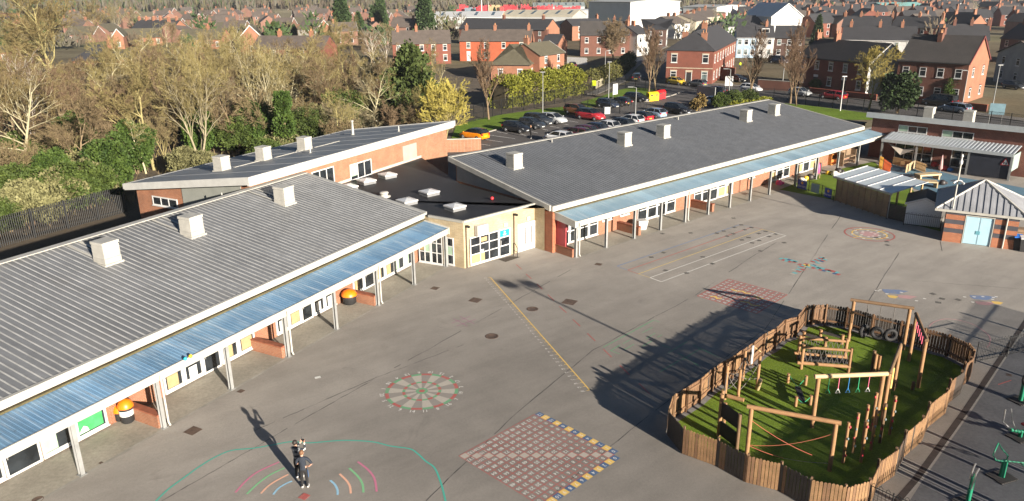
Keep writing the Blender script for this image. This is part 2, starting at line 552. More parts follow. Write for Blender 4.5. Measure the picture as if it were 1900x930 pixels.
mb = MB()
rj = random.Random(3)
for pix in (((300, 930), (620, 745), (905, 587), (1060, 500)), ((790, 930), (960, 765), (1100, 650), (1290, 548), (1390, 480), (1440, 450)), ((1010, 930), (1180, 790), (1290, 705), (1420, 610), (1480, 520), (1560, 400)),
            ((470, 800), (700, 700), (860, 640)), ((1745, 447), (1752, 484)), ((1595, 481), (1606, 466)), ((1610, 560), (1668, 470)), ((1680, 520), (1900, 537))):
    P = []
    for i in range(len(pix) - 1):
        n = max(2, int(math.dist(pix[i], pix[i + 1]) / 14))
        for k in range(n):
            t = k / n
            P.append((pix[i][0] * (1 - t) + pix[i + 1][0] * t + rj.uniform(-.8, .8), pix[i][1] * (1 - t) + pix[i + 1][1] * t + rj.uniform(-.5, .5)))
    P.append(pix[-1])
    for i in range(len(P) - 1):
        if rj.random() < 0.86: line_on_ground(mb, P[i:i + 2], rj.uniform(0.012, 0.045), 0.003)
struct('tarmac_joints', mb, M_JOINT)
# ---------------------------------------------------------------- materials of the school
LD = (float(FL.d[0]), float(FL.d[1])); RD = (float(FR.d[0]), float(FR.d[1]))
M_BRICK = brick('orange_brick', (0.30, 0.115, 0.056), (0.24, 0.085, 0.042), (0.30, 0.22, 0.16), LD)
M_BRICKR = brick('wing_brick', (0.30, 0.112, 0.055), (0.23, 0.082, 0.040), (0.30, 0.22, 0.16), RD)
M_CREAM = brick('cream_brick', (0.46, 0.38, 0.25), (0.39, 0.31, 0.19), (0.36, 0.29, 0.18), RD)
M_FRAME = mat('white_upvc', (0.56, 0.56, 0.55), 0.4, 0.06)
M_TRIM = mat('cream_trim', (0.42, 0.41, 0.37), 0.5, 0.14, 1.2)
M_STEEL = mat('grey_steel', (0.25, 0.255, 0.25), 0.5, 0.15, 2.0)
M_DARK = mat('dark_void', (0.02, 0.021, 0.023), 0.8, 0.2)
M_GLASS = glassy('window_glass', (0.018, 0.022, 0.026))
M_GLASSB = glassy('window_glass_pale', (0.10, 0.13, 0.13), 0.08)
M_BLIND = mat('tan_blind', (0.36, 0.27, 0.14), 0.7, 0.12, 3)
M_MINT = mat('mint_board', (0.32, 0.45, 0.33), 0.6, 0.12, 3)
M_PAPER = mat('white_board', (0.62, 0.62, 0.58), 0.6, 0.1, 3)


def roof_mat(name, base, d, stain):
    t = NT(name); p = t.frame(t.pos(), d)
    st = t.noise(t.scale(p, (1.2, 0.06, 1)), 1.0, 4, 0.6)          # streaks run down the slope
    bl = t.noise(p, 0.22, 5, 0.65); fn = t.noise(p, 5.0, 3, 0.7)
    c = t.ramp(bl, [(0.3, tuple(x * 0.82 for x in base)), (0.72, tuple(x * 1.15 for x in base))])
    c = t.mix(0.6, c, t.ramp(st, [(0.35, 0.8), (0.66, 1.22)]), 'MULTIPLY')
    c = t.mix(t.ramp(t.noise(t.scale(p, (0.5, 0.16, 1)), 1.0, 5, 0.7), [(0.56, 0.0), (0.76, 0.45)]), c, stain)
    c = t.mix(0.5, c, t.ramp(fn, [(0.3, 0.85), (0.7, 1.12)]), 'MULTIPLY')
    t.color(c); t.rough(0.5); t.b.inputs['Specular IOR Level'].default_value = 0.4
    return t.m


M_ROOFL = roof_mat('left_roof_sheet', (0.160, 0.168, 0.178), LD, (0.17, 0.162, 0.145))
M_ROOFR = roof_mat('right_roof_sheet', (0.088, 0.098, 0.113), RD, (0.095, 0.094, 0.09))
M_RIBL = mat('roof_rib_edge', (0.24, 0.245, 0.245), 0.5, 0.25)
M_RIBR = mat('roof_rib_edge_dark', (0.165, 0.172, 0.182), 0.5, 0.2)


def canopy_mat(name, d, lo=(0.095, 0.19, 0.31), hi=(0.155, 0.27, 0.39)):
    """aged blue-tinted roof sheet: each sheet has weathered its own way, pale streaks run with the fall"""
    t = NT(name); p = t.frame(t.pos(), d)
    x = t.node('ShaderNodeSeparateXYZ'); t.l.new(p, x.inputs[0])
    sh = t.math('FLOOR', t.math('MULTIPLY', x.outputs[0], 0.95))
    wn_ = t.node('ShaderNodeTexWhiteNoise', noise_dimensions='1D'); t.l.new(sh, wn_.inputs['W'])
    st = t.noise(t.scale(p, (5.0, 0.35, 1)), 1.0, 4, 0.65)
    bl = t.noise(t.scale(p, (0.25, 0.5, 1)), 1.0, 4, 0.6)
    c = t.ramp(bl, [(0.3, lo), (0.7, hi)])
    c = t.mix(0.55, c, t.ramp(wn_.outputs['Value'], [(0.0, 0.75), (0.85, 1.15), (1.0, 1.5)]), 'MULTIPLY')
    c = t.mix(t.ramp(st, [(0.50, 0.0), (0.70, 0.55)]), c, (0.40, 0.47, 0.52))
    c = t.mix(t.ramp(t.noise(p, 3.0, 3, 0.8), [(0.66, 0.0), (0.75, 0.6)]), c, (0.05, 0.055, 0.05))
    t.color(c); t.rough(0.38)
    return t.m


M_CANL = canopy_mat('canopy_sheet_left', LD)
M_CANR = canopy_mat('canopy_sheet_right', RD, (0.185, 0.30, 0.385), (0.27, 0.385, 0.455))
M_MOSS = mat('mossy_gutter', (0.10, 0.085, 0.04), 0.95, 0.6, 1.6, fine=0.6)


def ribbed(mb, f, u0, u1, v0, z0, v1, z1, pitch, h, top=0.35, m=0, mr=1, thick=0.05):
    """profiled sheet laid from (v0, z0) up to (v1, z1), ribs along v"""
    n = int(round((u1 - u0) / pitch)); pitch = (u1 - u0) / n
    prof = []
    for k in range(n):
        a = u0 + k * pitch; w = pitch
        prof += [(a, 0, m), (a + w * (1 - top) * 0.86, 0, mr), (a + w * (1 - top), h, mr), (a + w * 0.90, h, m)]
    prof.append((u1, 0, m))
    lo = [f.p(u, v0, z0 + d) for u, d, _ in prof]; hi = [f.p(u, v1, z1 + d) for u, d, _ in prof]
    N = len(prof)
    pts = lo + hi
    o = len(mb.v); mb.v.extend(tuple(map(float, q)) for q in pts)
    for i in range(N - 1):
        mb.f.append((o + i, o + i + 1, o + N + i + 1, o + N + i)); mb.m.append(prof[i][2]); mb.sm.append(False)
    mb.hexa([f.p(u0, v0, z0 - thick), f.p(u1, v0, z0 - thick), f.p(u1, v1, z1 - thick), f.p(u0, v1, z1 - thick),
             f.p(u0, v0, z0 - 0.004), f.p(u1, v0, z0 - 0.004), f.p(u1, v1, z1 - 0.004), f.p(u0, v1, z1 - 0.004)], m)


def column(f, u, v, top, parent, name='veranda_column', m=None):
    """steel I section"""
    mb = MB()
    mb.box(u - 0.085, u + 0.085, v - 0.09, v - 0.075, 0, top, fr=f)
    mb.box(u - 0.085, u + 0.085, v + 0.075, v + 0.09, 0, top, fr=f)
    mb.box(u - 0.012, u + 0.012, v - 0.074, v + 0.074, 0, top, fr=f)
    mb.box(u - 0.14, u + 0.14, v - 0.14, v + 0.14, 0.008, 0.03, fr=f)
    return mb.build(name, m or M_STEEL, parent)


def window(f, u0, u1, v, z0, z1, parent, cols=1, rows=(0.5,), fill=None, fw=0.07, name='window', sill=True, frame=None, rnd=random):
    """framed window standing on the wall face at v (towards -v): frame part, pane sub-parts"""
    mb = MB()
    t = 0.06
    def bar(a, b, c, d): mb.box(a, b, v - t, v + 0.02, c, d, fr=f)
    bar(u0, u0 + fw, z0, z1); bar(u1 - fw, u1, z0, z1); bar(u0 + fw, u1 - fw, z0, z0 + fw); bar(u0 + fw, u1 - fw, z1 - fw, z1)
    us = [u0 + fw + (u1 - u0 - 2 * fw) * k / cols for k in range(cols + 1)]
    zs = [z0 + fw] + [z0 + (z1 - z0) * r for r in rows] + [z1 - fw]
    for k in us[1:-1]: bar(k - fw * 0.4, k + fw * 0.4, z0 + fw, z1 - fw)
    for z in zs[1:-1]: mb.box(u0 + fw, u1 - fw, v - t + 0.006, v + 0.012, z - fw * 0.4, z + fw * 0.4, fr=f)
    if sill: mb.box(u0 - 0.03, u1 + 0.03, v - t - 0.07, v, z0 - 0.05, z0 - 0.001, fr=f)
    w = mb.build(name, frame or M_FRAME, parent)
    pm = MB(); ms = [M_GLASS]
    pm.box(u0 + 0.02, u1 - 0.02, v - 0.028, v - 0.02, z0 + 0.02, z1 - 0.02, fr=f)
    pm.build('pane', M_GLASS, w)
    if fill:
        bm = {}
        for r in range(len(zs) - 1):
            for c in range(cols):
                q = fill(r, c)
                if q is None: continue
                mm, fu, fz = q
                a, b = us[c] + 0.02, us[c + 1] - 0.02; c0, d0 = zs[r] + 0.02, zs[r + 1] - 0.02
                if mm not in bm: bm[mm] = MB()
                bm[mm].box(a + (b - a) * fu[0], a + (b - a) * fu[1], v - 0.034, v - 0.030, c0 + (d0 - c0) * fz[0], c0 + (d0 - c0) * fz[1], fr=f)
        for mm, b in bm.items():
            b.build({M_BLIND: 'blind', M_MINT: 'mint_panel', M_PAPER: 'paper_display'}.get(mm, 'blind'), mm, w)
    return w


def roof_vent(f, u, v, z, parent, rot=0.0, s=1.0, h=1.15):
    """square louvred turret on a flashing"""
    mb = MB()
    a = 0.48 * s
    mb.box(u - a * 1.16, u + a * 1.16, v - a * 1.16, v + a * 1.16, z - 0.25, z + 0.03, 0, f)
    n = 9
    mb.box(u - a * 0.93, u + a * 0.93, v - a * 0.93, v + a * 0.93, z, z + h * 0.9, 0, f)
    mb.box(u - a, u + a, v - a, v + a, z - 0.2, z + h * 0.27, 0, f)
    for k in range(n):
        z0 = z + h * (0.28 + 0.58 * k / n)
        p = []
        for q, e in ((0, 1.0), (h * 0.055, 0.94)):
            p += [f.p(u - a * e, v - a * e, z0 + q), f.p(u + a * e, v - a * e, z0 + q), f.p(u + a * e, v + a * e, z0 + q), f.p(u - a * e, v + a * e, z0 + q)]
        mb.hexa(p)
    o = mb.build('roof_vent', VENTM, parent)
    c = MB(); c.box(u - a * 1.02, u + a * 1.02, v - a * 1.02, v + a * 1.02, z + h * 0.9, z + h * 1.03, 0, f)
    c.build('vent_cap', VENTC, o)
    return o


VENTM = mat('vent_louvre', (0.38, 0.37, 0.335), 0.6, 0.12, 2)
VENTC = mat('vent_cap_metal', (0.42, 0.41, 0.37), 0.5, 0.25, 1.5, fine=0.3)

# ---------------------------------------------------------------- the left classroom wing
LW = thing('school_wing', 'grey ribbed metal roof wing with three white louvred vents, blue canopy and columns in front', 'school building', FL.p(0, 2.3, 0))
V_W = 2.32
U0, U1 = -24.0, 27.6
mb = MB()                                                                  # brick walls: front, far end, rear
brick_at = [(U0, -6.0), (2.85, 5.78), (11.55, 13.1), (18.1, 19.75), (26.35, 27.3)]
groups = [(-6.0, 2.85, 6), (5.78, 11.55, 5), (13.1, 18.1, 5), (19.75, 26.35, 6)]
for a, b in brick_at: mb.box(a, b, V_W, V_W + 0.3, -0.05, 3.1, fr=FL)
for a, b, n in groups:
    mb.box(a, b, V_W + 0.02, V_W + 0.3, -0.05, 0.12, fr=FL)
    mb.box(a, b, V_W + 0.02, V_W + 0.3, 2.22, 3.1, fr=FL)
    mb.box(a, b, V_W + 0.12, V_W + 0.3, 0.12, 2.22, fr=FL)
mb.box(27.0, 27.3, V_W + 0.3, 12.3, 0, 3.3, fr=FL)
mb.box(U0, 27.3, 12.0, 12.3, 0, 5.0, fr=FL)
mb.build('wall', M_BRICK, LW)
rw = random.Random(11)
for gi, (a, b, n) in enumerate(groups):
    w = (b - a) / n
    door = {0: 3, 1: 2, 2: 2, 3: 1}[gi]
    for k in range(n):
        s = rw.random()
        def fill(r, c, s=s, k=k, gi=gi):
            if gi == 0 and k == 5: return None
            if r == 0:
                if s < 0.38: return (M_BLIND, (0.08, rw.uniform(0.6, 1.0)), (0.0, 0.92))
                if s < 0.58: return (M_MINT, (0.0, 0.45), (0.0, 1.0))
                if s < 0.72: return (M_PAPER, (0.2, 0.75), (0.0, 0.8))
                return None
            return (M_PAPER, (0, 1), (0.1, 0.9)) if s > 0.8 else None
        uu0, uu1 = a + k * w + 0.03, a + (k + 1) * w - 0.03
        if k == door:
            d = MB(); d.box(uu0, uu0 + 0.09, V_W - 0.05, V_W + 0.05, 0.03, 2.2, fr=FL); d.box(uu1 - 0.09, uu1, V_W - 0.05, V_W + 0.05, 0.03, 2.2, fr=FL)
            d.box(uu0 + 0.09, uu1 - 0.09, V_W - 0.05, V_W + 0.05, 2.1, 2.2, fr=FL); d.box(uu0 + 0.09, uu1 - 0.09, V_W - 0.045, V_W + 0.045, 0.03, 0.13, fr=FL); d.box(uu0 + 0.09, uu1 - 0.09, V_W - 0.045, V_W + 0.045, 1.0, 1.1, fr=FL)
            do = d.build('door', M_FRAME, LW)
            g = MB(); g.box(uu0 + 0.05, uu1 - 0.05, V_W - 0.02, V_W - 0.01, 0.08, 2.15, fr=FL); g.build('pane', M_GLASS, do)
            hd = MB(); hd.tube([FL.p(uu0 + 0.14, V_W - 0.09, 0.85), FL.p(uu0 + 0.14, V_W - 0.09, 1.35)], 0.018); hd.build('handle', M_STEEL, do)
        else:
            window(FL, uu0, uu1, V_W, 0.14, 2.2, LW, 1, (0.40, 0.47), fill, 0.10)
# green poster in the last window before the first brick bay
u_, z_ = FL.wall(172, 785, V_W)
pb = MB(); pb.box(1.45, 2.62, V_W - 0.05, V_W - 0.045, 0.30, 0.93, fr=FL)
po = pb.build('poster', mat('green_poster', lin('3fa45a'), 0.5, 0.35, 2.5), LW)
pb = MB(); pb.prism([(1.5, 0.32), (1.95, 0.32), (1.9, 0.5), (1.75, 0.62), (1.6, 0.5)], V_W - 0.056, V_W - 0.052)
pb.xform(lambda x, y, z: FL.p(x, z, y)); pb.build('white_drawing', M_PAPER, po)

mb = MB()
ribbed(mb, FL, U0, U1, 2.12, 3.42, 12.75, 5.16, 0.3333, 0.032, 0.2)
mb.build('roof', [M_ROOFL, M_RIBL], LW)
mb = MB(); mb.box(U0, U1 + 0.06, 1.92, 2.12, 3.10, 3.46, fr=FL); mb.build('gutter', M_TRIM, LW)
mb = MB(); mb.box(U0, U1, 1.80, 1.918, 2.98, 3.06, fr=FL); mb.build('moss', M_MOSS, LW)
mb = MB()                                                                   # verge and ridge trims
mb.hexa([FL.p(U1 + 0.001, 1.95, 3.2), FL.p(U1 + 0.16, 1.95, 3.2), FL.p(U1 + 0.16, 12.8, 4.98), FL.p(U1 + 0.001, 12.8, 4.98), FL.p(U1 + 0.001, 1.95, 3.50), FL.p(U1 + 0.16, 1.95, 3.50), FL.p(U1 + 0.16, 12.8, 5.25), FL.p(U1 + 0.001, 12.8, 5.25)])
mb.build('verge_trim', M_STEEL, LW)
mb = MB(); mb.box(U0, U1, 12.752, 12.95, 4.9, 5.27, fr=FL); mb.box(U0, U1, 12.45, 12.752, 5.225, 5.27, fr=FL); mb.build('ridge_trim', M_TRIM, LW)
mb = MB(); ribbed(mb, FL, U0, 27.15, -0.12, 2.70, 1.93, 2.98, 0.19, 0.014, 0.45, 0, 0, 0.012); mb.build('canopy', [M_CANL], LW)
mb = MB(); mb.box(U0, 27.15, -0.20, -0.125, 2.60, 2.73, fr=FL); mb.box(U0, 27.15, -0.08, 0.08, 2.28, 2.58, fr=FL); mb.build('canopy_beam', M_TRIM, LW)
mb = MB(); mb.hexa([FL.p(27.152, -0.2, 2.3), FL.p(27.25, -0.2, 2.3), FL.p(27.25, 1.95, 2.5), FL.p(27.152, 1.95, 2.5), FL.p(27.152, -0.2, 2.78), FL.p(27.25, -0.2, 2.78), FL.p(27.25, 1.95, 3.07), FL.p(27.152, 1.95, 3.07)])
mb.build('canopy_end_board', M_TRIM, LW)
for k in range(-3, 8): column(FL, k * 3.845, 0, 2.28, LW)
for k in (-1, 1, 3, 5):                                                      # downpipes with shoes
    mb = MB(); mb.tube([FL.p(k * 3.845 + 0.16, -0.15, 2.6), FL.p(k * 3.845 + 0.16, -0.15, 0.25), FL.p(k * 3.845 + 0.16, -0.25, 0.1)], 0.05, 8); mb.build('downpipe', M_TRIM, LW)
for px, py in ((196, 497), (356, 445), (529.5, 384.8)):
    for _ in range(1):
        v = 8.5
        for it in range(12):
            z = 3.42 + (v - 2.12) * 1.74 / 10.63
            u, v = FL.uv(G(px, py, z))
    zc = 3.42 + (v + 0.5 - 2.12) * 1.74 / 10.63
    roof_vent(FL, u + 0.56, v + 0.56, zc, LW)
    # pale flashing strips run from the turret up to the ridge
    mb = MB()
    for du in (0.25, 0.95):
        a, b = v + 1.3, 12.5
        za, zb = 3.42 + (a - 2.12) * 0.1637 + 0.052, 3.42 + (b - 2.12) * 0.1637 + 0.052
        mb.quad(FL.p(u + du, a, za), FL.p(u + du + 0.16, a, za), FL.p(u + du + 0.16, b, zb), FL.p(u + du, b, zb))
    mb.build('flashing_strip', M_TRIM, LW)
mb = MB(); q = G(413, 372, 4.6); mb.tube([(*q, 4.4), (*q, 5.15)], 0.05); mb.build('soil_pipe', M_TRIM, LW)

# low brick walls between the bays stand on their own
for i, (u, lab) in enumerate(((3.85, 'low brick wall beside the white banded black bin with orange dome lid'), (11.4, 'low brick wall at the third bay with nothing beside it'), (19.2, 'low brick wall beside the squat black tub with orange lid'), (-3.9, 'low brick wall nearest the camera end of the grey wing'))):
    if u < 0: continue
    mb = MB(); mb.box(u - 0.16, u + 0.16, 0.12, 2.28, 0, 0.60, fr=FL)
    w = mb.build('low_wall', M_BRICK, label=lab, cat='wall')
    mb = MB(); mb.box(u - 0.18, u + 0.18, 0.10, 2.28, 0.601, 0.66, fr=FL); mb.build('coping', mat('coping_brick', (0.26, 0.085, 0.045), 0.85, 0.3, 3), w)

# ---------------------------------------------------------------- the long wing
RW = thing('school_wing', 'long dark grey roofed wing with five pale vents and pale blue yard canopy', 'school building', FR.p(0, 2.3, 0))
RU0, RU1 = -0.45, 47.6
VR = 2.45
mb = MB()
rgroups = [(0.75, 4.9, 4, 0), (9.6, 14.6, 4, 2), (17.2, 23.2, 5, 2), (29.5, 33.2, 3, 1), (34.5, 38.5, 3, 1)]
edges = [-0.2] + [x for g in rgroups for x in g[:2]] + [47.3]
for k in range(0, len(edges), 2): mb.box(edges[k], edges[k + 1], VR, VR + 0.3, -0.05, 3.1, fr=FR)
for a, b, n, d in rgroups:
    mb.box(a, b, VR + 0.02, VR + 0.3, -0.05, 0.12, fr=FR); mb.box(a, b, VR + 0.02, VR + 0.3, 2.22, 3.1, fr=FR); mb.box(a, b, VR + 0.12, VR + 0.3, 0.12, 2.22, fr=FR)
mb.box(-0.2, 0.1, VR + 0.3, 13.2, 0, 3.3, fr=FR); mb.box(47.0, 47.3, VR + 0.3, 13.2, 0, 3.3, fr=FR); mb.box(-0.2, 47.3, 13.2, 13.5, 0, 5.0, fr=FR)
mb.build('wall', M_BRICKR, RW)
mb = MB(); mb.hexa([FR.p(-0.21, VR + 0.3, 3.301), FR.p(0.1, VR + 0.3, 3.301), FR.p(0.1, 13.4, 3.301), FR.p(-0.21, 13.4, 3.301), FR.p(-0.21, VR + 0.3, 3.38), FR.p(0.1, VR + 0.3, 3.38), FR.p(0.1, 13.4, 5.05), FR.p(-0.21, 13.4, 5.05)])
mb.build('gable_cladding', mat('grey_cladding', (0.22, 0.235, 0.24), 0.5, 0.12), RW)
for gi, (a, b, n, door) in enumerate(rgroups):
    w = (b - a) / n
    for k in range(n):
        s = rw.random()
        def fill(r, c, s=s):
            if r == 0 and s < 0.45: return (M_BLIND, (0.0, 1.0), (0.0, 0.95))
            if r == 1 and s < 0.25: return (M_PAPER, (0.1, 0.7), (0.0, 0.8))
            return None
        uu0, uu1 = a + k * w + 0.02, a + (k + 1) * w - 0.02
        if k == door:
            d = MB()
            for q0, q1, z0, z1 in ((uu0, uu0 + 0.1, 0.03, 2.2), (uu1 - 0.1, uu1, 0.03, 2.2), (uu0 + 0.1, uu1 - 0.1, 2.1, 2.2), (uu0 + 0.1, uu1 - 0.1, 0.03, 0.14), (uu0 + 0.1, uu1 - 0.1, 1.0, 1.1)):
                d.box(q0, q1, VR - 0.05, VR + 0.05, z0, z1, fr=FR)
            do = d.build('door', M_FRAME, RW)
            g = MB(); g.box(uu0 + 0.05, uu1 - 0.05, VR - 0.02, VR - 0.01, 0.08, 2.15, fr=FR); g.build('pane', M_GLASS, do)
        else:
            window(FR, uu0, uu1, VR, 0.14, 2.2, RW, 1, (0.43,), fill, 0.09)
for u in (5.9, 8.0, 26.2):                                                   # small high windows
    window(FR, u - 0.55, u + 0.55, VR, 1.05, 1.5, RW, 2, (), None, 0.06)
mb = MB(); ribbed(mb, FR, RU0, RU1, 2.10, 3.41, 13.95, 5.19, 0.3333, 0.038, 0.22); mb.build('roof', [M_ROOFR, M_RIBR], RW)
mb = MB(); mb.box(RU0 - 0.05, RU1 + 0.1, 1.90, 2.10, 3.08, 3.45, fr=FR); mb.build('gutter', M_TRIM, RW)
mb = MB(); mb.box(RU0, RU1, 1.78, 1.898, 2.98, 3.05, fr=FR); mb.build('moss', M_MOSS, RW)
for ua, ub in ((RU0 - 0.16, RU0 - 0.001), (RU1 + 0.001, RU1 + 0.16)):
    mb = MB(); mb.hexa([FR.p(ua, 2.1, 3.10), FR.p(ub, 2.1, 3.10), FR.p(ub, 14.0, 4.90), FR.p(ua, 14.0, 4.90), FR.p(ua, 2.1, 3.50), FR.p(ub, 2.1, 3.50), FR.p(ub, 14.0, 5.28), FR.p(ua, 14.0, 5.28)])
    mb.build('verge_trim', M_TRIM, RW)
mb = MB(); mb.box(RU0, RU1, 13.952, 14.12, 4.95, 5.29, fr=FR); mb.box(RU0, RU1, 13.7, 13.95, 5.252, 5.29, fr=FR); mb.build('ridge_trim', M_TRIM, RW)
CU1 = 49.0
mb = MB(); ribbed(mb, FR, -0.25, CU1, -0.12, 2.70, 1.91, 2.98, 0.19, 0.012, 0.45, 0, 0, 0.012); mb.build('canopy', [M_CANR], RW)
mb = MB(); mb.box(-0.25, CU1, -0.20, -0.125, 2.60, 2.73, fr=FR); mb.box(-0.25, CU1, -0.08, 0.08, 2.28, 2.58, fr=FR); mb.build('canopy_beam', M_TRIM, RW)
mb = MB(); mb.hexa([FR.p(-0.36, -0.2, 2.3), FR.p(-0.252, -0.2, 2.3), FR.p(-0.252, 1.95, 2.52), FR.p(-0.36, 1.95, 2.52), FR.p(-0.36, -0.2, 2.78), FR.p(-0.252, -0.2, 2.78), FR.p(-0.252, 1.95, 3.07), FR.p(-0.36, 1.95, 3.07)])
mb.build('canopy_end_board', M_TRIM, RW)
for k in range(9): column(FR, k * 3.19, 0.05, 2.28, RW)
for px, py in ((1478, 346), (1522, 334.5), (1562, 322), (1602, 310)):
    u, v = FR.uv(G(px, py)); column(FR, u, 0.1, 2.28, RW)
for k in (0, 4): 
    mb = MB(); mb.tube([FR.p(k * 3.19 + 0.16, -0.15, 2.6), FR.p(k * 3.19 + 0.16, -0.15, 0.25), FR.p(k * 3.19 + 0.16, -0.25, 0.1)], 0.05, 8); mb.build('downpipe', M_TRIM, RW)
for px, py in ((962, 315), (1166, 272.5), (1238, 257.5), (1391, 227), (1443, 215.5)):
    v = 8.5
    for it in range(12):
        z = 3.41 + (v - 2.10) * 0.1502
        u, v = FR.uv(G(px, py, z))
    roof_vent(FR, u + 0.1, v + 0.6, 3.41 + (v + 0.6 - 2.1) * 0.1502, RW)
    mb = MB()
    for du in (-0.35, 0.45):
        a, b = v + 1.4, 13.7
        za, zb = 3.41 + (a - 2.10) * 0.1502 + 0.052, 3.41 + (b - 2.10) * 0.1502 + 0.052
        mb.quad(FR.p(u + du, a, za), FR.p(u + du + 0.14, a, za), FR.p(u + du + 0.14, b, zb), FR.p(u + du, b, zb))
    mb.build('flashing_strip', M_RIBR, RW)
for px, py in ((1024, 268), (1258, 225)):
    q = G(px, py, 4.9); mb = MB(); mb.tube([(*q, 4.7), (*q, 5.35)], 0.05); mb.build('soil_pipe', M_TRIM, RW)
M_REDP = mat('red_panel', lin('a8464a'), 0.6, 0.15)
mb = MB(); mb.box(-0.18, 0.0, 0.9, VR - 0.002, 0, 2.5, fr=FR); mb.build('red_panel', M_REDP, RW)
mb = MB(); mb.box(-0.55, -0.22, VR - 0.6, VR + 0.5, 0, 3.05, fr=FR); mb.build('brick_pier', brick('pier_brick', (0.34, 0.095, 0.035), (0.27, 0.065, 0.025), (0.30, 0.2, 0.13), RD), RW)
u0_, v0_ = 0, 0
for (u, v0, v1, lab) in ((7.3, 0.25, 2.4, 'dark red low brick wall behind the white plastic tub'), (17.0, 0.25, 2.4, 'dark red low brick wall beside the stacked wooden chairs')):
    mb = MB(); mb.box(u - 0.15, u + 0.15, v0, v1, 0, 0.62, fr=FR); w = mb.build('low_wall', M_BRICKR, label=lab, cat='wall')
    mb = MB(); mb.box(u - 0.17, u + 0.17, v0 - 0.02, v1, 0.621, 0.69, fr=FR); mb.build('coping', mat('coping_brick', (0.26, 0.085, 0.045), 0.85, 0.3, 3), w)
mb = MB(); mb.box(-0.25, 0.05, 0.15, 2.2, 0, 0.55, fr=FR); w = mb.build('low_wall', M_BRICKR, label='low dark brick wall under the black railing at the canopy end', cat='wall')
mb = MB(); mb.box(-0.27, 0.07, 0.13, 2.2, 0.551, 0.62, fr=FR); mb.build('coping', mat('coping_brick', (0.26, 0.085, 0.045), 0.85, 0.3, 3), w)
M_BLACK = mat('black_metal', (0.012, 0.013, 0.014), 0.5, 0.2)
mb = MB()
for k in range(16): mb.tube([FR.p(-0.1, 0.2 + k * 0.128, 0.62), FR.p(-0.1, 0.2 + k * 0.128, 1.75)], 0.012, 4)
mb.tube([FR.p(-0.1, 0.2, 1.72), FR.p(-0.1, 2.15, 1.72)], 0.02, 4); mb.tube([FR.p(-0.1, 0.2, 0.72), FR.p(-0.1, 2.15, 0.72)], 0.02, 4)
mb.build('railing', M_BLACK, label='black upright bar railing on the low wall at the canopy end', cat='railing')
# ---------------------------------------------------------------- hall with the sloping roof behind
hb, hc = G(461, 330, 6.0), G(841, 225, 6.0)
FH = Fr(hb, math.atan2(*(hc - hb)[::-1])); HLEN = float(np.linalg.norm(hc - hb)); HD = 13.4
HDIR = (float(FH.d[0]), float(FH.d[1])); HNRM = (float(FH.n[0]), float(FH.n[1]))
M_HBRICK = brick('hall_brick', (0.315, 0.142, 0.072), (0.265, 0.112, 0.055), (0.31, 0.23, 0.17), HDIR)
M_HBRICK2 = brick('hall_brick_end', (0.30, 0.115, 0.055), (0.24, 0.085, 0.042), (0.31, 0.22, 0.15), HNRM)
M_MEMB = mat('grey_membrane', (0.215, 0.23, 0.245), 0.55, 0.14, 0.5)
HALL = thing('school_hall', 'orange brick hall with sloping grey membrane roof, white fascia and white flue pipe', 'school building', FH.p(0, 0.4, 0))
def hz(v): return 6.0 - (6.0 - 4.15) * v / HD
mb = MB()
mb.hexa([FH.p(0.5, 0.5, 0), FH.p(HLEN - 0.5, 0.5, 0), FH.p(HLEN - 0.5, 0.8, 0), FH.p(0.5, 0.8, 0), FH.p(0.5, 0.5, 5.6), FH.p(HLEN - 0.5, 0.5, 5.6), FH.p(HLEN - 0.5, 0.8, 5.6), FH.p(0.5, 0.8, 5.6)])
mb.build('wall', M_HBRICK, HALL)
mb = MB()
mb.hexa([FH.p(0.5, 0.801, 0), FH.p(0.8, 0.801, 0), FH.p(0.8, HD - 0.5, 0), FH.p(0.5, HD - 0.5, 0), FH.p(0.5, 0.801, hz(0.8) - 0.3), FH.p(0.8, 0.801, hz(0.8) - 0.3), FH.p(0.8, HD - 0.5, hz(HD - 0.5) - 0.3), FH.p(0.5, HD - 0.5, hz(HD - 0.5) - 0.3)])
mb.hexa([FH.p(HLEN - 0.8, 0.801, 0), FH.p(HLEN - 0.5, 0.801, 0), FH.p(HLEN - 0.5, HD - 0.5, 0), FH.p(HLEN - 0.8, HD - 0.5, 0), FH.p(HLEN - 0.8, 0.801, hz(0.8) - 0.3), FH.p(HLEN - 0.5, 0.801, hz(0.8) - 0.3), FH.p(HLEN - 0.5, HD - 0.5, hz(HD - 0.5) - 0.3), FH.p(HLEN - 0.8, HD - 0.5, hz(HD - 0.5) - 0.3)])
mb.box(0.8, HLEN - 0.8, HD - 0.8, HD - 0.5, 0, 3.8, fr=FH)
mb.build('end_wall', M_HBRICK2, HALL)
mb = MB(); mb.hexa([FH.p(0.44, 1.4, 2.6), FH.p(0.495, 1.4, 2.6), FH.p(0.495, 7.6, 2.6), FH.p(0.44, 7.6, 2.6), FH.p(0.44, 1.4, hz(1.4) - 0.35), FH.p(0.495, 1.4, hz(1.4) - 0.35), FH.p(0.495, 7.6, hz(7.6) - 0.35), FH.p(0.44, 7.6, hz(7.6) - 0.35)])
mb.build('cladding_panel', mat('grey_green_cladding', (0.25, 0.26, 0.235), 0.5, 0.08), HALL)
mb = MB(); mb.hexa([FH.p(0.0, 0.0, 5.80), FH.p(HLEN, 0, 5.80), FH.p(HLEN, HD, 3.95), FH.p(0, HD, 3.95), FH.p(0, 0, 6.0), FH.p(HLEN, 0, 6.0), FH.p(HLEN, HD, 4.15), FH.p(0, HD, 4.15)])
rf = mb.build('roof', M_MEMB, HALL)
mb = MB()
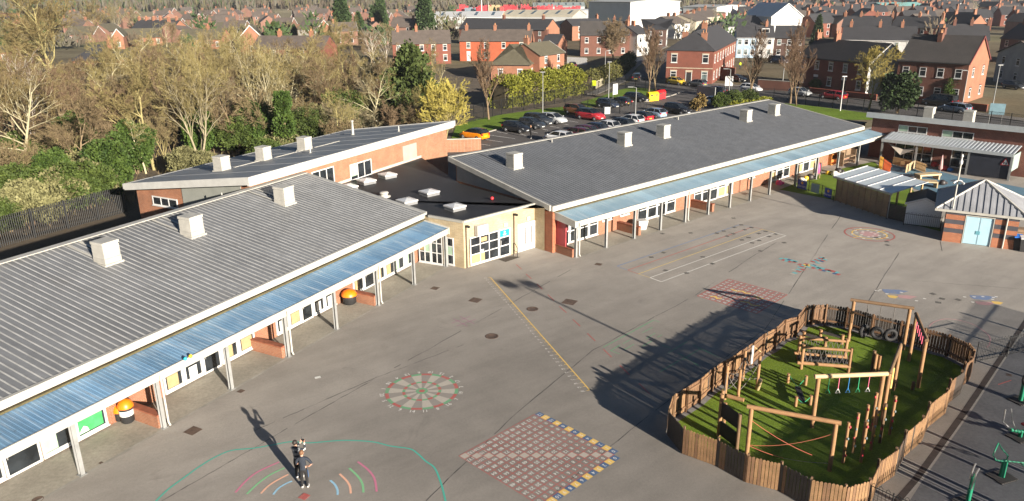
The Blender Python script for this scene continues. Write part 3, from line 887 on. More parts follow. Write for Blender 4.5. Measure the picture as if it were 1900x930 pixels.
for u in np.arange(2.5, HLEN, 2.9): mb.hexa([FH.p(u - 0.025, 0.1, hz(0.1) + 0.002), FH.p(u + 0.025, 0.1, hz(0.1) + 0.002), FH.p(u + 0.025, HD - 0.1, hz(HD - 0.1) + 0.002), FH.p(u - 0.025, HD - 0.1, hz(HD - 0.1) + 0.002), FH.p(u - 0.025, 0.1, hz(0.1) + 0.03), FH.p(u + 0.025, 0.1, hz(0.1) + 0.03), FH.p(u + 0.025, HD - 0.1, hz(HD - 0.1) + 0.03), FH.p(u - 0.025, HD - 0.1, hz(HD - 0.1) + 0.03)])
mb.build('seam', M_MEMB, rf)
mb = MB()
mb.box(-0.14, HLEN + 0.14, -0.14, -0.001, 5.55, 6.06, fr=FH); mb.box(-0.05, HLEN, -0.05, 0.15, 5.40, 5.54, fr=FH)
mb.hexa([FH.p(-0.14, 0, 5.5), FH.p(-0.001, 0, 5.5), FH.p(-0.001, HD, 3.68), FH.p(-0.14, HD, 3.68), FH.p(-0.14, 0, 6.06), FH.p(-0.001, 0, 6.06), FH.p(-0.001, HD, 4.21), FH.p(-0.14, HD, 4.21)])
mb.hexa([FH.p(HLEN + 0.001, 0, 5.5), FH.p(HLEN + 0.14, 0, 5.5), FH.p(HLEN + 0.14, HD, 3.68), FH.p(HLEN + 0.001, HD, 3.68), FH.p(HLEN + 0.001, 0, 6.06), FH.p(HLEN + 0.14, 0, 6.06), FH.p(HLEN + 0.14, HD, 4.21), FH.p(HLEN + 0.001, HD, 4.21)])
mb.box(-0.14, HLEN + 0.14, HD + 0.001, HD + 0.16, 3.75, 4.16, fr=FH)
mb.build('fascia', mat('white_fascia', (0.46, 0.46, 0.44), 0.45, 0.1, 1.5), HALL)
def wl_rect(f, v, a, b):
    (u0, z1), (u1, z0) = f.wall(*a, v), f.wall(*b, v)
    return u0, u1, z0, z1
for a, b in (((577, 318), (621, 341)), ((648, 304), (690, 326))):
    u0, u1, z0, z1 = wl_rect(FH, 0.5, a, b)
    zc = (FH.wall((a[0] + b[0]) / 2, (a[1] + b[1]) / 2, 0.5))[1]
    window(FH, u0, u1, 0.5, zc - 0.68, zc + 0.68, HALL, 3, (), (lambda r, c: (M_MINT, (0, 1), (0.2, 1)) if c == 0 else None) if a[0] > 600 else None, 0.09)
u0, z0 = FH.wall(748, 303, 0.5); u1, z1 = FH.wall(772, 271, 0.5)
mb = MB(); mb.box(u0, u1, 0.44, 0.495, 3.45, 4.85, fr=FH)
for k in range(10): mb.box(u0 + 0.05, u1 - 0.05, 0.42, 0.439, 3.55 + k * 0.125, 3.62 + k * 0.125, fr=FH)
mb.build('louvre_panel', mat('grey_louvre', (0.34, 0.33, 0.29), 0.5, 0.1), HALL)
FE = Fr(FH.p(0.5, 0, 0)[:2], FH.ang + PI / 2)       # end wall frame, u runs along v of the hall; outside is to +v
u0, z1 = FE.wall(283, 366, 0); u1, z0 = FE.wall(331, 384, 0)
FE2 = Fr(FH.p(0.5, HD, 0)[:2], FH.ang - PI / 2)
ua, ub = HD - max(u0, u1), HD - min(u0, u1)
zc = FE.wall(307, 375, 0)[1]
window(FE2, ua, ub, 0.0, zc - 0.36, zc + 0.36, HALL, 3, (), None, 0.09)
for px, py in ((417.5, 316.5), (495, 297.6), (571, 278.3)):
    v = 5.0
    for _ in range(12): u, v = FH.uv(G(px, py, hz(v)))
    roof_vent(FH, u + 0.2, v + 0.5, hz(v + 0.5), HALL, s=0.95, h=1.1)
    mb = MB()
    for dv in (-0.3, 0.35):
        pass
    a, b = u + 1.2, u + 4.5
    mb.hexa([FH.p(a, v + 0.2, hz(v + .2) + .004), FH.p(b, v + 0.2, hz(v + .2) + .004), FH.p(b, v + 0.4, hz(v + .4) + .004), FH.p(a, v + 0.4, hz(v + .4) + .004), FH.p(a, v + 0.2, hz(v + .2) + .05), FH.p(b, v + 0.2, hz(v + .2) + .05), FH.p(b, v + 0.4, hz(v + .4) + .05), FH.p(a, v + 0.4, hz(v + .4) + .05)])
    mb.build('flashing_strip', VENTM, HALL)
v = 6
for _ in range(12): u, v = FH.uv(G(655, 250, hz(v)))
mb = MB(); q = FH.p(u, v, 0)[:2]; mb.lathe((*q, hz(v) - 0.05), [(0.3, 0), (0.12, 0.1), (0.11, 1.3), (0.15, 1.32), (0.15, 1.45)], 10); mb.build('flue', M_TRIM, HALL)
for px, py in ((576, 284), (740, 244)):
    v = 6
    for _ in range(12): u, v = FH.uv(G(px, py, hz(v)))
    mb = MB(); q = FH.p(u, v, 0)[:2]; mb.lathe((*q, hz(v) - 0.05), [(0.2, 0), (0.06, 0.1), (0.05, 0.55)], 8); mb.build('soil_pipe', M_TRIM, HALL)

# ---------------------------------------------------------------- cream brick link block with the black flat roof
lf, le = np.array([-3.27, 49.27]), np.array([1.90, 53.84])
FK = Fr(lf, math.atan2(*(le - lf)[::-1])); KL = float(np.linalg.norm(le - lf))
M_CREAMK = brick('cream_link_brick', (0.45, 0.365, 0.23), (0.38, 0.295, 0.175), (0.34, 0.28, 0.19), (float(FK.d[0]), float(FK.d[1])))
LINK = thing('school_link', 'cream brick entrance block with flat black felt roof and white skylights', 'school building', (*lf, 0))
ll = np.array([-5.75, 50.80])
q1 = FH.p(0.8, 0.498, 0)[:2]; q2 = FH.p(HLEN - 5.0, 0.498, 0)[:2]
ring = [tuple(ll), tuple(lf), tuple(le), P2(FR, -0.62, 2.6), P2(FR, -0.62, 12.5), q2, q1, P2(FL, 27.72, 11.5), P2(FL, 27.72, 3.3)]
mb = MB(); mb.prism(ring, -0.05, 3.24); mb.build('wall', M_CREAMK, LINK)
M_FELT = mat('black_roof_felt', (0.018, 0.018, 0.020), 0.62, 0.35, 0.45, fine=0.3)
mb = MB(); mb.prism([((x - (-2)) * 0.992 - 2, (y - 58) * 0.992 + 58) for x, y in ring], 3.242, 3.30); rf = mb.build('roof', M_FELT, LINK)
def edge_bar(mb, a, b, z0, z1, w, out=0.0):
    a, b = np.array(a), np.array(b); d = (b - a) / np.linalg.norm(b - a); n = np.array([-d[1], d[0]])
    p0, p1 = a - n * out, b - n * out; p2, p3 = b + n * w, a + n * w
    mb.hexa([(*p0, z0), (*p1, z0), (*p2, z0), (*p3, z0), (*p0, z1), (*p1, z1), (*p2, z1), (*p3, z1)])
mb = MB(); edge_bar(mb, ll, lf, 3.245, 3.40, 0.12, 0.06); edge_bar(mb, lf, le, 3.243, 3.402, 0.12, 0.06); mb.build('parapet_cap', mat('cap_metal', (0.34, 0.33, 0.29), 0.5, 0.1), LINK)
mb = MB(); edge_bar(mb, q2, q1, 3.302, 3.52, 0.02, 0.16); mb.build('wall_flashing', M_TRIM, LINK)
# windows and doors in the front, taken from the survey
def W(px, py): return FK.wall(px, py, 0)
uw0, zt = W(871, 442); uw1 = W(946.5, 474)[0]
ud = W(925, 460)[0]
def fillw(r, c):
    if r == 0: return (M_BLIND, (0, 1), (0, 1)) if c == 0 else ((M_BLIND, (0.0, 0.5), (0, 1)) if c == 1 else None)
    if r == 2 and c == 1: return (M_BLIND, (0.05, 0.8), (0.2, 0.8))
    if r == 1 and c == 1: return (M_PAPER, (0.0, 0.4), (0.0, 0.3))
    return None
window(FK, uw0, ud, 0, 0.12, 2.10, LINK, 3, (0.36, 0.68), fillw, 0.08)
d = MB()
for a, b, z0, z1 in ((ud + 0.01, ud + 0.1, 0.03, 2.1), (uw1 - 0.1, uw1, 0.03, 2.1), (ud + 0.1, uw1 - 0.1, 2.02, 2.1), (ud + 0.1, uw1 - 0.1, 0.03, 0.15), (ud + 0.1, uw1 - 0.1, 0.82, 0.9), (ud + 0.1, uw1 - 0.1, 1.45, 1.53)):
    d.box(a, b, -0.06, 0.02, z0, z1, fr=FK)
do = d.build('door', M_FRAME, LINK)
g = MB(); g.box(ud + 0.05, uw1 - 0.05, -0.028, -0.02, 0.08, 2.06, fr=FK); g.build('pane', M_GLASS, do)
g = MB(); g.tube([FK.p(ud + 0.16, -0.1, 0.9), FK.p(ud + 0.16, -0.1, 1.3)], 0.02); g.build('handle', M_FRAME, do)
M_BLUE = mat('blue_sign', lin('1c8fd0'), 0.45, 0.05)
s = MB(); s.box(ud + 0.12, uw1 - 0.12, -0.05, -0.04, 1.56, 1.99, fr=FK); so = s.build('sign', M_BLUE, do)
s = MB(); uc = (ud + uw1) / 2
s.xform(lambda *p: p)
s.lathe((0, 0, 0), [(0.085, 0), (0.085, 0.006)], 10); s.xform(lambda x, y, z: FK.p(uc + x, -0.054 - z, 1.86 + y))
for k, w in enumerate((0.34, 0.24)): s.box(uc - w / 2, uc + w / 2, -0.056, -0.052, 1.69 - k * 0.075, 1.735 - k * 0.075, fr=FK)
s.build('emblem', M_FRAME, so)
ua_, ub_ = W(960, 469)[0], W(997.5, 457)[0]
d = MB(); d.box(ua_, ub_, -0.06, 0.0, 0.02, 2.12, fr=FK); do = d.build('double_door', M_FRAME, LINK)
um = (ua_ + ub_) / 2
d = MB(); d.box(um - 0.012, um + 0.012, -0.064, -0.061, 0.05, 2.08, fr=FK)
for s_ in (-1, 1): d.box(um + s_ * 0.30 - 0.05, um + s_ * 0.30 + 0.05, -0.064, -0.0605, 0.5, 1.8, fr=FK)
d.build('glass_slot', M_GLASS, do)
d = MB(); d.tube([FK.p(um + 0.09, -0.1, 0.95), FK.p(um + 0.09, -0.1, 1.3)], 0.02); d.build('handle', M_STEEL, do)
for px, py in ((936.5, 417), (979, 405)):
    u, z = W(px, py); mb = MB(); mb.box(u - 0.13, u + 0.13, -0.12, 0.0, z - 0.13, z + 0.13, fr=FK); mb.box(u - 0.1, u + 0.1, -0.15, -0.121, z - 0.1, z + 0.02, fr=FK); mb.build('wall_light', M_FRAME, LINK)
for px, py, zb in ((863.7, 421, 0.02), (952.6, 399, 0.02)):
    u, z = W(px, py); mb = MB()
    mb.tube([FK.p(u, -0.06, zb), FK.p(u, -0.06, z - 0.1)], 0.045, 8); mb.build('downpipe', mat('brown_pipe', (0.10, 0.075, 0.05), 0.6, 0.2), LINK)
    mb = MB(); mb.box(u - 0.07, u + 0.07, -0.42, -0.10, z, z + 0.14, fr=FK); mb.box(u - 0.03, u + 0.03, -0.1, 0, z + 0.02, z + 0.1, fr=FK); mb.build('security_camera', M_BLACK, LINK)
u, z = W(889, 425)
AC = thing('air_conditioner', 'white fan unit bracketed high on the cream brick wall above the window', 'air conditioner', FK.p(u, -0.3, z - 0.4))
mb = MB(); mb.box(u - 0.46, u + 0.46, -0.42, -0.06, z - 0.36, z + 0.36, fr=FK); mb.build('casing', M_FRAME, AC)
mb = MB(); mb.lathe((0, 0, 0), [(0.26, 0), (0.28, 0.02), (0.22, 0.025), (0.05, 0.02)], 18); mb.xform(lambda x, y, zz: FK.p(u + 0.1 + x, -0.422 - zz, z + y)); mb.build('fan_grille', mat('grille_grey', (0.40, 0.39, 0.36), 0.5, 0.1), AC)
mb = MB(); [mb.box(u + s * 0.3 - 0.03, u + s * 0.3 + 0.03, -0.4, -0.002, z - 0.42, z - 0.361, fr=FK) for s in (-1, 1)]; mb.build('bracket', M_STEEL, AC)
mb = MB(); mb.tube([FK.p(u - 0.9, -0.03, 0.1), FK.p(u - 0.9, -0.03, z - 0.55), FK.p(u + 0.4, -0.03, z - 0.5)], 0.022, 5); mb.build('hose', mat('brown_pipe', (0.10, 0.075, 0.05), 0.6, 0.2), AC)
# angled bay between the link and the grey wing
FB = Fr(ll, math.atan2(*(lf - ll)[::-1])); BL_ = float(np.linalg.norm(lf - ll))
u0, _ = FB.wall(831, 494, 0); u1, _ = FB.wall(843.5, 496, 0)
window(FB, u0, u1, 0, 0.1, 2.05, LINK, 1, (0.36, 0.68), lambda r, c: (M_MINT, (0, 1), (0, 1)) if r == 1 else None, 0.07)
ga, gb = G(779, 486.5), G(823, 493.5)
FG = Fr(ga, math.atan2(*(gb - ga)[::-1])); gl = float(np.linalg.norm(gb - ga))
window(FG, 0.0, gl * 0.5, 0, 0.08, 2.3, LINK, 2, (0.36, 0.68), lambda r, c: (M_BLIND, (0, 1), (0.1, 1)) if (r, c) in ((1, 0),) else ((M_MINT, (0, 1), (0, 1)) if (r, c) == (1, 1) else None), 0.08)
window(FG, gl * 0.5 + 0.02, gl, 0, 0.08, 2.3, LINK, 2, (0.36, 0.68), None, 0.08)
# skylights
M_DOME = glassy('white_dome', (0.52, 0.54, 0.56), 0.15, 0.12)
for px, py in ((719, 326), (680, 337), (646, 348), (796.5, 358), (755, 374.5), (844, 385)):
    q = G(px, py, 3.45); u, v = FK.uv(q)
    mb = MB(); a = 0.56
    mb.box(u - a, u + a, v - a, v + a, 3.25, 3.52, fr=FK); o = mb.build('skylight', mat('kerb_felt', (0.19, 0.195, 0.2), 0.6, 0.15), LINK)
    mb = MB(); mb.box(u - a * 1.06, u + a * 1.06, v - a * 1.06, v + a * 1.06, 3.521, 3.62, fr=FK); mb.build('frame', M_FRAME, o)
    mb = MB(); e = a * 0.95; ap = FK.p(u, v, 3.76); c4 = [FK.p(u - e, v - e, 3.625), FK.p(u + e, v - e, 3.625), FK.p(u + e, v + e, 3.625), FK.p(u - e, v + e, 3.625)]
    mb.add(c4 + [ap], [(0, 1, 4), (1, 2, 4), (2, 3, 4), (3, 0, 4)]); mb.build('dome', M_DOME, o)
q = G(712.6, 364, 3.35); mb = MB(); mb.lathe((*q, 3.29), [(0.5, 0), (0.5, 0.08), (0.3, 0.1), (0.3, 0.28), (0.38, 0.3), (0.3, 0.4), (0.05, 0.42)], 12); mb.build('roof_fan', VENTM, LINK)
q = G(913, 369, 3.4); mb = MB(); mb.ellip((*q, 3.44), (0.13, 0.13, 0.13)); mb.build('ball', mat('red_rubber', lin('d6313a'), 0.5, 0.1), label='small red ball lying on the black flat roof', cat='ball')
# door mat, grab rail
sheet('entrance_mat', [G(*q) for q in ((924, 481.5), (946, 475.5), (966, 477), (938, 486.5))], 0.006, mat('coir_mat', (0.075, 0.06, 0.045), 0.95, 0.3, 5), kind=None, label='dark brown door mat outside the glazed cream brick entrance', cat='door mat')
mb = MB()
a0, a1 = G3(952.5, 475), G3(960, 478.5)
mb.tube([a0, (*a0[:2], 0.95), (*(np.array(a0[:2]) * .6 + np.array(a1[:2]) * .4), 1.02), (*a1[:2], 0.72), a1], 0.025, 6); mb.tube([(*a0[:2], 0.45), (*a1[:2], 0.42)], 0.02, 6)
mb.build('grab_rail', M_BLACK, label='black tubular grab rail beside the white double doors', cat='handrail')
# bin yard wall between the hall and the car park
mb = MB(); a, b = G(828, 283), G(893, 281)
edge_bar(mb, a, b, 0, 1.5, 0.25); w = mb.build('yard_wall', M_HBRICK, label='brown brick yard wall with pale coping between hall and car park', cat='wall')
mb = MB(); edge_bar(mb, a, b, 1.501, 1.58, 0.30, 0.05); mb.build('coping', M_TRIM, w)

# ---------------------------------------------------------------- banded brick kiosk with the pyramid roof
ka, kb = G(1747, 447), G(1881, 464)
FQ = Fr(ka, math.atan2(*(kb - ka)[::-1])); QL = float(np.linalg.norm(kb - ka)); QD = 3.6
M_BAND_SHADE = brick('banded_brick_eave_shade', (0.40, 0.125, 0.05), (0.32, 0.09, 0.035), (0.33, 0.24, 0.17), (float(FQ.d[0]), float(FQ.d[1])), bands=[(0.30, 1.0), (0.44, 0.0), (0.575, 1.0), (0.715, 0.0), (0.87, 1.0)])  # topmost dark band is eave shadow painted in; lower grey bands are brick
KI = thing('brick_store', 'small store of orange and grey banded brick with pale blue double doors and pyramid roof', 'store', (*ka, 0))
u0, u1 = FQ.wall(1783, 451, 0)[0], FQ.wall(1837, 457, 0)[0]
mb = MB()
mb.box(0, u0 - 0.02, 0, QD, -0.05, 2.35, fr=FQ); mb.box(u1 + 0.02, QL, 0, QD, -0.05, 2.35, fr=FQ); mb.box(u0 - 0.02, u1 + 0.02, 0, QD, 2.18, 2.35, fr=FQ); mb.box(u0 - 0.02, u1 + 0.02, 0.15, QD, -0.05, 2.18, fr=FQ)
mb.build('wall', M_BAND_SHADE, KI)
M_PALEB = mat('pale_blue_paint', lin('a9cbd9'), 0.5, 0.06, 1.5)
mb = MB(); um = (u0 + u1) / 2
mb.box(u0 + 0.06, um - 0.008, 0.06, 0.11, 0.03, 2.1, fr=FQ); mb.box(um + 0.008, u1 - 0.06, 0.06, 0.11, 0.03, 2.1, fr=FQ)
mb.box(u0 + 0.10, um - 0.06, 0.045, 0.059, 0.08, 2.04, fr=FQ); mb.box(um + 0.06, u1 - 0.1, 0.045, 0.059, 0.08, 1.88, fr=FQ); mb.box(um + 0.06, u1 - 0.1, 0.045, 0.059, 1.93, 2.04, fr=FQ)
do = mb.build('door', M_PALEB, KI)
mb = MB(); mb.box(u0, u0 + 0.055, -0.02, 0.12, 0, 2.17, fr=FQ); mb.box(u1 - 0.055, u1, -0.02, 0.12, 0, 2.17, fr=FQ); mb.box(u0 + 0.055, u1 - 0.055, -0.02, 0.12, 2.11, 2.17, fr=FQ); mb.build('frame', M_TRIM, do)
mb = MB(); mb.box(um - 0.14, um + 0.14, 0.02, 0.044, 0.80, 1.05, fr=FQ); mb.build('lock', mat('teal_lock', lin('5f98a6'), 0.4, 0.1), do)
ZE = 2.42
be = FQ.uv(G(1740, 352, ZE)); e0 = FQ.uv(G(1737, 387, ZE)); e1 = FQ.uv(G(1906, 403, ZE))
EU0, EU1, EV0, EV1 = e0[0], max(e1[0], QL + 0.5), e0[1], max(be[1], QD + 0.4)
ap = FQ.p((EU0 + EU1) / 2, (EV0 + EV1) / 2, 0)
lo_, hi_ = 2.5, 8
apz = on_plane(ap, FQ.p((EU0 + EU1) / 2 + 1, (EV0 + EV1) / 2, 0), 1828, 335)[2]
apz = min(max(apz, 3.6), 5.2)
M_KROOF = mat('kiosk_roof_sheet', (0.30, 0.31, 0.33), 0.45, 0.12, 1.0)
mb = MB()
cs = [(EU0, EV0), (EU1, EV0), (EU1, EV1), (EU0, EV1)]; cu, cv = (EU0 + EU1) / 2, (EV0 + EV1) / 2
for i in range(4):
    a, b = np.array(cs[i]), np.array(cs[(i + 1) % 4]); c = np.array([cu, cv]); L = np.linalg.norm(b - a); n = int(round(L / 0.40))
    mid = (a + b) / 2; rise = (apz - ZE) / np.linalg.norm(c - mid); inn = (c - mid) / np.linalg.norm(c - mid)
    A, B, Cc = FQ.p(*a, ZE), FQ.p(*b, ZE), FQ.p(*c, apz)
    mb.add([A, B, Cc], [(0, 1, 2)])
    t = (b - a) / L; nrm = np.array([*(-inn * rise), 1.0]); nrm /= np.linalg.norm(nrm)
    for k in range(n):
        s0 = (k + 0.5) * L / n; w0 = 0.095
        ln = np.linalg.norm(c - mid) * (1 - abs(s0 - L / 2) / (L / 2)) - 0.02
        if ln < 0.15: continue
        p0 = a + t * s0
        cor = []
        for h in (0.004, 0.05):
            for ss, ll_ in ((-w0, 0), (w0, 0), (w0 * 0.8, ln), (-w0 * 0.8, ln)):
                q = p0 + t * ss + inn * ll_
                w_ = FQ.p(q[0], q[1], ZE + ll_ * rise + h)
                cor.append(w_)
        mb.hexa(cor)
mb.build('roof', M_KROOF, KI)
mb = MB()
for i in range(4):
    a = cs[i]; p, q = Vector(FQ.p(*a, ZE)), Vector(FQ.p(cu, cv, apz)); mb.tube([p + Vector((0, 0, 0.03)), q + Vector((0, 0, 0.04))], 0.085, 6)
mb.build('hip_ridge', M_TRIM, KI)
mb = MB(); mb.box(EU0 - 0.06, EU1 + 0.06, EV0 - 0.1, EV0 - 0.001, ZE - 0.14, ZE + 0.03, fr=FQ); mb.box(EU0 - 0.1, EU0 - 0.001, EV0, EV1, ZE - 0.14, ZE + 0.03, fr=FQ); mb.box(EU1 + 0.001, EU1 + 0.1, EV0, EV1, ZE - 0.14, ZE + 0.03, fr=FQ)
mb.box(EU0 + 0.05, EU1 - 0.05, EV0 + 0.002, EV0 + 0.3, ZE - 0.12, ZE - 0.02, fr=FQ)
mb.build('gutter', M_TRIM, KI)
u, _ = FQ.wall(1858, 458, 0)
mb = MB(); mb.tube([FQ.p(u + 0.05, -0.08, 0.03), FQ.p(u + 0.05, -0.08, 2.1), FQ.p(u + 0.05, EV0 - 0.05, 2.35)], 0.055, 8); mb.build('downpipe', M_TRIM, KI)
# CCTV pole
q = G(1757, 447.5); ph = height_at(1757, 447.5, 1785, 293)
CP = thing('camera_pole', 'slim white pole with four white security cameras beside the banded brick store', 'camera pole', (*q, 0))
mb = MB(); mb.tube([(*q, 0), (*q, ph * 0.28)], 0.085, 8); mb.tube([(*q, ph * 0.28), (*q, ph * 0.92)], 0.055, 8); mb.build('pole', M_TRIM, CP)
hh = height_at(1757, 447.5, 1779, 338)
for k in range(4):
    a = k * PI / 2 + 0.5; dx, dy = math.cos(a), math.sin(a)
    mb = MB(); mb.tube([(q[0], q[1], hh + 0.1), (q[0] + dx * 0.25, q[1] + dy * 0.25, hh + 0.08), (q[0] + dx * 0.5, q[1] + dy * 0.5, hh - 0.02)], [0.04, 0.06, 0.07], 6); mb.build('security_camera', M_FRAME, CP)
mb = MB(); mb.lathe((*q, ph * 0.92), [(0.06, 0), (0.11, 0.05), (0.11, 0.3), (0.05, 0.32), (0.05, 0.55), (0.09, 0.57), (0.07, 0.7), (0.02, 0.78)], 10); mb.build('mast_head', M_FRAME, CP)

# ---------------------------------------------------------------- white shed and timber shelter
sa, sb = G(1677, 415), G(1743, 423)
FS_ = Fr(sa, math.atan2(*(sb - sa)[::-1])); SL = float(np.linalg.norm(sb - sa)); SD = 3.2
SH = thing('garden_shed', 'white painted timber shed with black felt gable roof behind bow top fence', 'shed', (*sa, 0))
t = NT('white_boards'); p = t.pos(); xz = t.node('ShaderNodeSeparateXYZ'); t.l.new(p, xz.inputs[0])
wv = t.math('FRACT', t.math('MULTIPLY', xz.outputs[2], 8.0))
t.color(t.mix(1.0, t.ramp(t.noise(p, 2.0, 4), [(0.3, (0.74, 0.77, 0.78)), (0.7, (0.80, 0.82, 0.82))]), t.ramp(wv, [(0.0, 0.55), (0.12, 1.0)]), 'MULTIPLY')); t.rough(0.6)
M_BOARDS = t.m
mb = MB()
hs = 1.75; hp = 2.25
pf = [FS_.p(0, 0, 0.02), FS_.p(SL, 0, 0.02), FS_.p(SL, 0, hs), FS_.p(SL / 2, 0, hp), FS_.p(0, 0, hs)]
pb_ = [FS_.p(0, SD, 0.02), FS_.p(SL, SD, 0.02), FS_.p(SL, SD, hs), FS_.p(SL / 2, SD, hp), FS_.p(0, SD, hs)]
mb.add(pf + pb_, [(0, 1, 2, 3, 4), (9, 8, 7, 6, 5), (0, 5, 6, 1), (1, 6, 7, 2), (4, 9, 5, 0)]); mb.build('wall', M_BOARDS, SH)
mb = MB(); e = 0.14
for s in (0, 1):
    ue = -e if s == 0 else SL + e
    ze = hs - e * (hp - hs) / (SL / 2)
    mb.hexa([FS_.p(ue, -0.12, ze + 0.01), FS_.p(SL / 2, -0.12, hp + 0.01), FS_.p(SL / 2, SD + .1, hp + 0.01), FS_.p(ue, SD + .1, ze + 0.01), FS_.p(ue, -0.12, ze + 0.06), FS_.p(SL / 2, -0.12, hp + 0.06), FS_.p(SL / 2, SD + .1, hp + 0.06), FS_.p(ue, SD + .1, ze + 0.06)])
mb.build('roof', mat('shed_felt', (0.03, 0.03, 0.033), 0.85, 0.3, 2), SH)
mb = MB()
for s in (0, 1):
    ue = -e if s == 0 else SL + e; ze = hs - e * (hp - hs) / (SL / 2)
    mb.hexa([FS_.p(ue, -0.15, ze - 0.1), FS_.p(SL / 2, -0.15, hp - 0.1), FS_.p(SL / 2, -0.122, hp - 0.1), FS_.p(ue, -0.122, ze - 0.1), FS_.p(ue, -0.15, ze + 0.06), FS_.p(SL / 2, -0.15, hp + 0.06), FS_.p(SL / 2, -0.122, hp + 0.06), FS_.p(ue, -0.122, ze + 0.06)])
mb.build('barge_board', M_FRAME, SH)


def bow_fence(name, label, pts, h=1.1, gap=0.13, post_every=2.4, group=None):
    """bow top metal railing along plan points: post parts, one rail panel part per bay"""
    root = thing(name, label, 'railing', (*pts[0], 0), group=group)
    for i in range(len(pts) - 1):
        a, b = np.array(pts[i]), np.array(pts[i + 1]); L = float(np.linalg.norm(b - a)); nb = max(1, round(L / post_every))
        for j in range(nb):
            p, q = a + (b - a) * j / nb, a + (b - a) * (j + 1) / nb
            mb = MB(); mb.tube([(*p, 0), (*p, h + 0.02)], 0.03, 5); mb.build('post', M_BLACK, root)
            l = np.linalg.norm(q - p); n = max(2, int(l / gap)); mb = MB()
            for k in range(1, n):
                c = p + (q - p) * k / n; mb.tube([(*c, 0.08), (*c, h)], 0.011, 3, caps=False)
                if k % 2 == 1 and k + 1 < n:
                    c2 = p + (q - p) * (k + 1) / n; m_ = (c + c2) / 2; mb.tube([(*c, h), (*m_, h + 0.07), (*c2, h)], 0.011, 3, caps=False)
            for z in (0.12, h - 0.08): mb.tube([(*p, z), (*q, z)], 0.018, 4)
            mb.build('rail_panel', M_BLACK, root)
    mb = MB(); p = pts[-1]; mb.tube([(*p, 0), (*p, h + 0.02)], 0.03, 5); mb.build('post', M_BLACK, root)
    return root


bow_fence('bow_top_railing', 'black bow top railing in front of the white shed', [G(1676, 418), G(1744, 427)], 1.05)
M_TIMB = mat('weathered_timber', (0.21, 0.145, 0.090), 0.85, 0.35, 1.2, fine=0.5)
M_TIMBD = mat('dark_timber', (0.060, 0.050, 0.042), 0.85, 0.35, 1.2, fine=0.4)
sa, sb = G(1549, 373), G(1644, 405.5)
FT = Fr(sa, math.atan2(*(sb - sa)[::-1])); TL = float(np.linalg.norm(sb - sa))
ST = thing('timber_shelter', 'timber walled outdoor shelter with pale translucent panel roof and white battens', 'shelter', (*sa, 0))
mb = MB(); nb = 9
for k in range(nb):
    a, b = TL * k / nb + 0.05, TL * (k + 1) / nb - 0.01
    for r in range(18): mb.box(a, b, 0.0, 0.022, 0.08 + r * 0.105, 0.08 + r * 0.105 + 0.095, fr=FT)
mb.build('wall', M_TIMB, ST)
for k in range(nb + 1):
    mb = MB(); u = TL * k / nb; mb.box(u - 0.04, u + 0.045, -0.03, 0.08, 0, 2.05, fr=FT); mb.build('post', M_TIMB, ST)
c0 = FT.uv(G(1549, 325, 2.15)); c1 = FT.uv(G(1620, 309, 2.75)); c2 = FT.uv(G(1720, 341, 2.75)); c3 = FT.uv(G(1645, 359, 2.15))
RUa, RUb = (c0[0] + c1[0]) / 2, (c2[0] + c3[0]) / 2; RVa, RVb = (c0[1] + c3[1]) / 2, (c1[1] + c2[1]) / 2
def tz(v): return 2.15 + 0.6 * (v - RVa) / (RVb - RVa)
t = NT('translucent_sheet'); t.color(t.ramp(t.noise(t.pos(), 0.8, 4, 0.6), [(0.3, (0.56, 0.63, 0.66)), (0.7, (0.66, 0.72, 0.74))])); t.rough(0.3); M_POLY = t.m
mb = MB(); mb.hexa([FT.p(RUa, RVa, tz(RVa)), FT.p(RUb, RVa, tz(RVa)), FT.p(RUb, RVb, tz(RVb)), FT.p(RUa, RVb, tz(RVb)), FT.p(RUa, RVa, tz(RVa) + .03), FT.p(RUb, RVa, tz(RVa) + .03), FT.p(RUb, RVb, tz(RVb) + .03), FT.p(RUa, RVb, tz(RVb) + .03)])
rf = mb.build('roof', M_POLY, ST)
for k in range(6):
    u = RUa + (RUb - RUa) * k / 5; mb = MB(); w = 0.035
    mb.hexa([FT.p(u - w, RVa - .03, tz(RVa) + .031), FT.p(u + w, RVa - .03, tz(RVa) + .031), FT.p(u + w, RVb + .03, tz(RVb) + .031), FT.p(u - w, RVb + .03, tz(RVb) + .031), FT.p(u - w, RVa - .03, tz(RVa) + .07), FT.p(u + w, RVa - .03, tz(RVa) + .07), FT.p(u + w, RVb + .03, tz(RVb) + .07), FT.p(u - w, RVb + .03, tz(RVb) + .07)])
    mb.build('batten', M_FRAME, rf)
mb = MB(); mb.box(RUa, RUb, RVa - 0.1, RVa - 0.001, 2.02, 2.16, fr=FT); mb.tube([FT.p(RUb - 0.1, RVa - 0.05, 2.05), FT.p(RUb - 0.1, RVa - 0.05, 0.05)], 0.04, 6); mb.build('gutter', M_STEEL, ST)
M_NEWT = mat('fresh_timber', (0.40, 0.26, 0.12), 0.75, 0.2, 2.0)
for u, v in ((RUb - 0.3, 0.9), (RUb - 0.25, RVb - 0.3), (RUb - 1.4, RVb - 0.2), (RUa + 0.3, RVb - 0.3)):
    mb = MB(); mb.box(u - 0.06, u + 0.06, v - 0.06, v + 0.06, 0, tz(v), fr=FT); mb.build('post', M_NEWT, ST)
a, b = G(1645, 406), G(1677, 413.5)
mb = MB(); L = float(np.linalg.norm(b - a)); f_ = Fr(a, math.atan2(*(b - a)[::-1]))
for k in range(11): mb.box(0, L, 0, 0.03, 0.06 + k * 0.115, 0.16 + k * 0.115, fr=f_)
mb.box(-0.05, 0.05, -0.03, 0.06, 0, 1.4, fr=f_); mb.box(L - 0.05, L + 0.05, -0.03, 0.06, 0, 1.4, fr=f_)
mb.build('board_fence', M_TIMBD, label='short dark board fence between timber shelter and white shed', cat='fence')
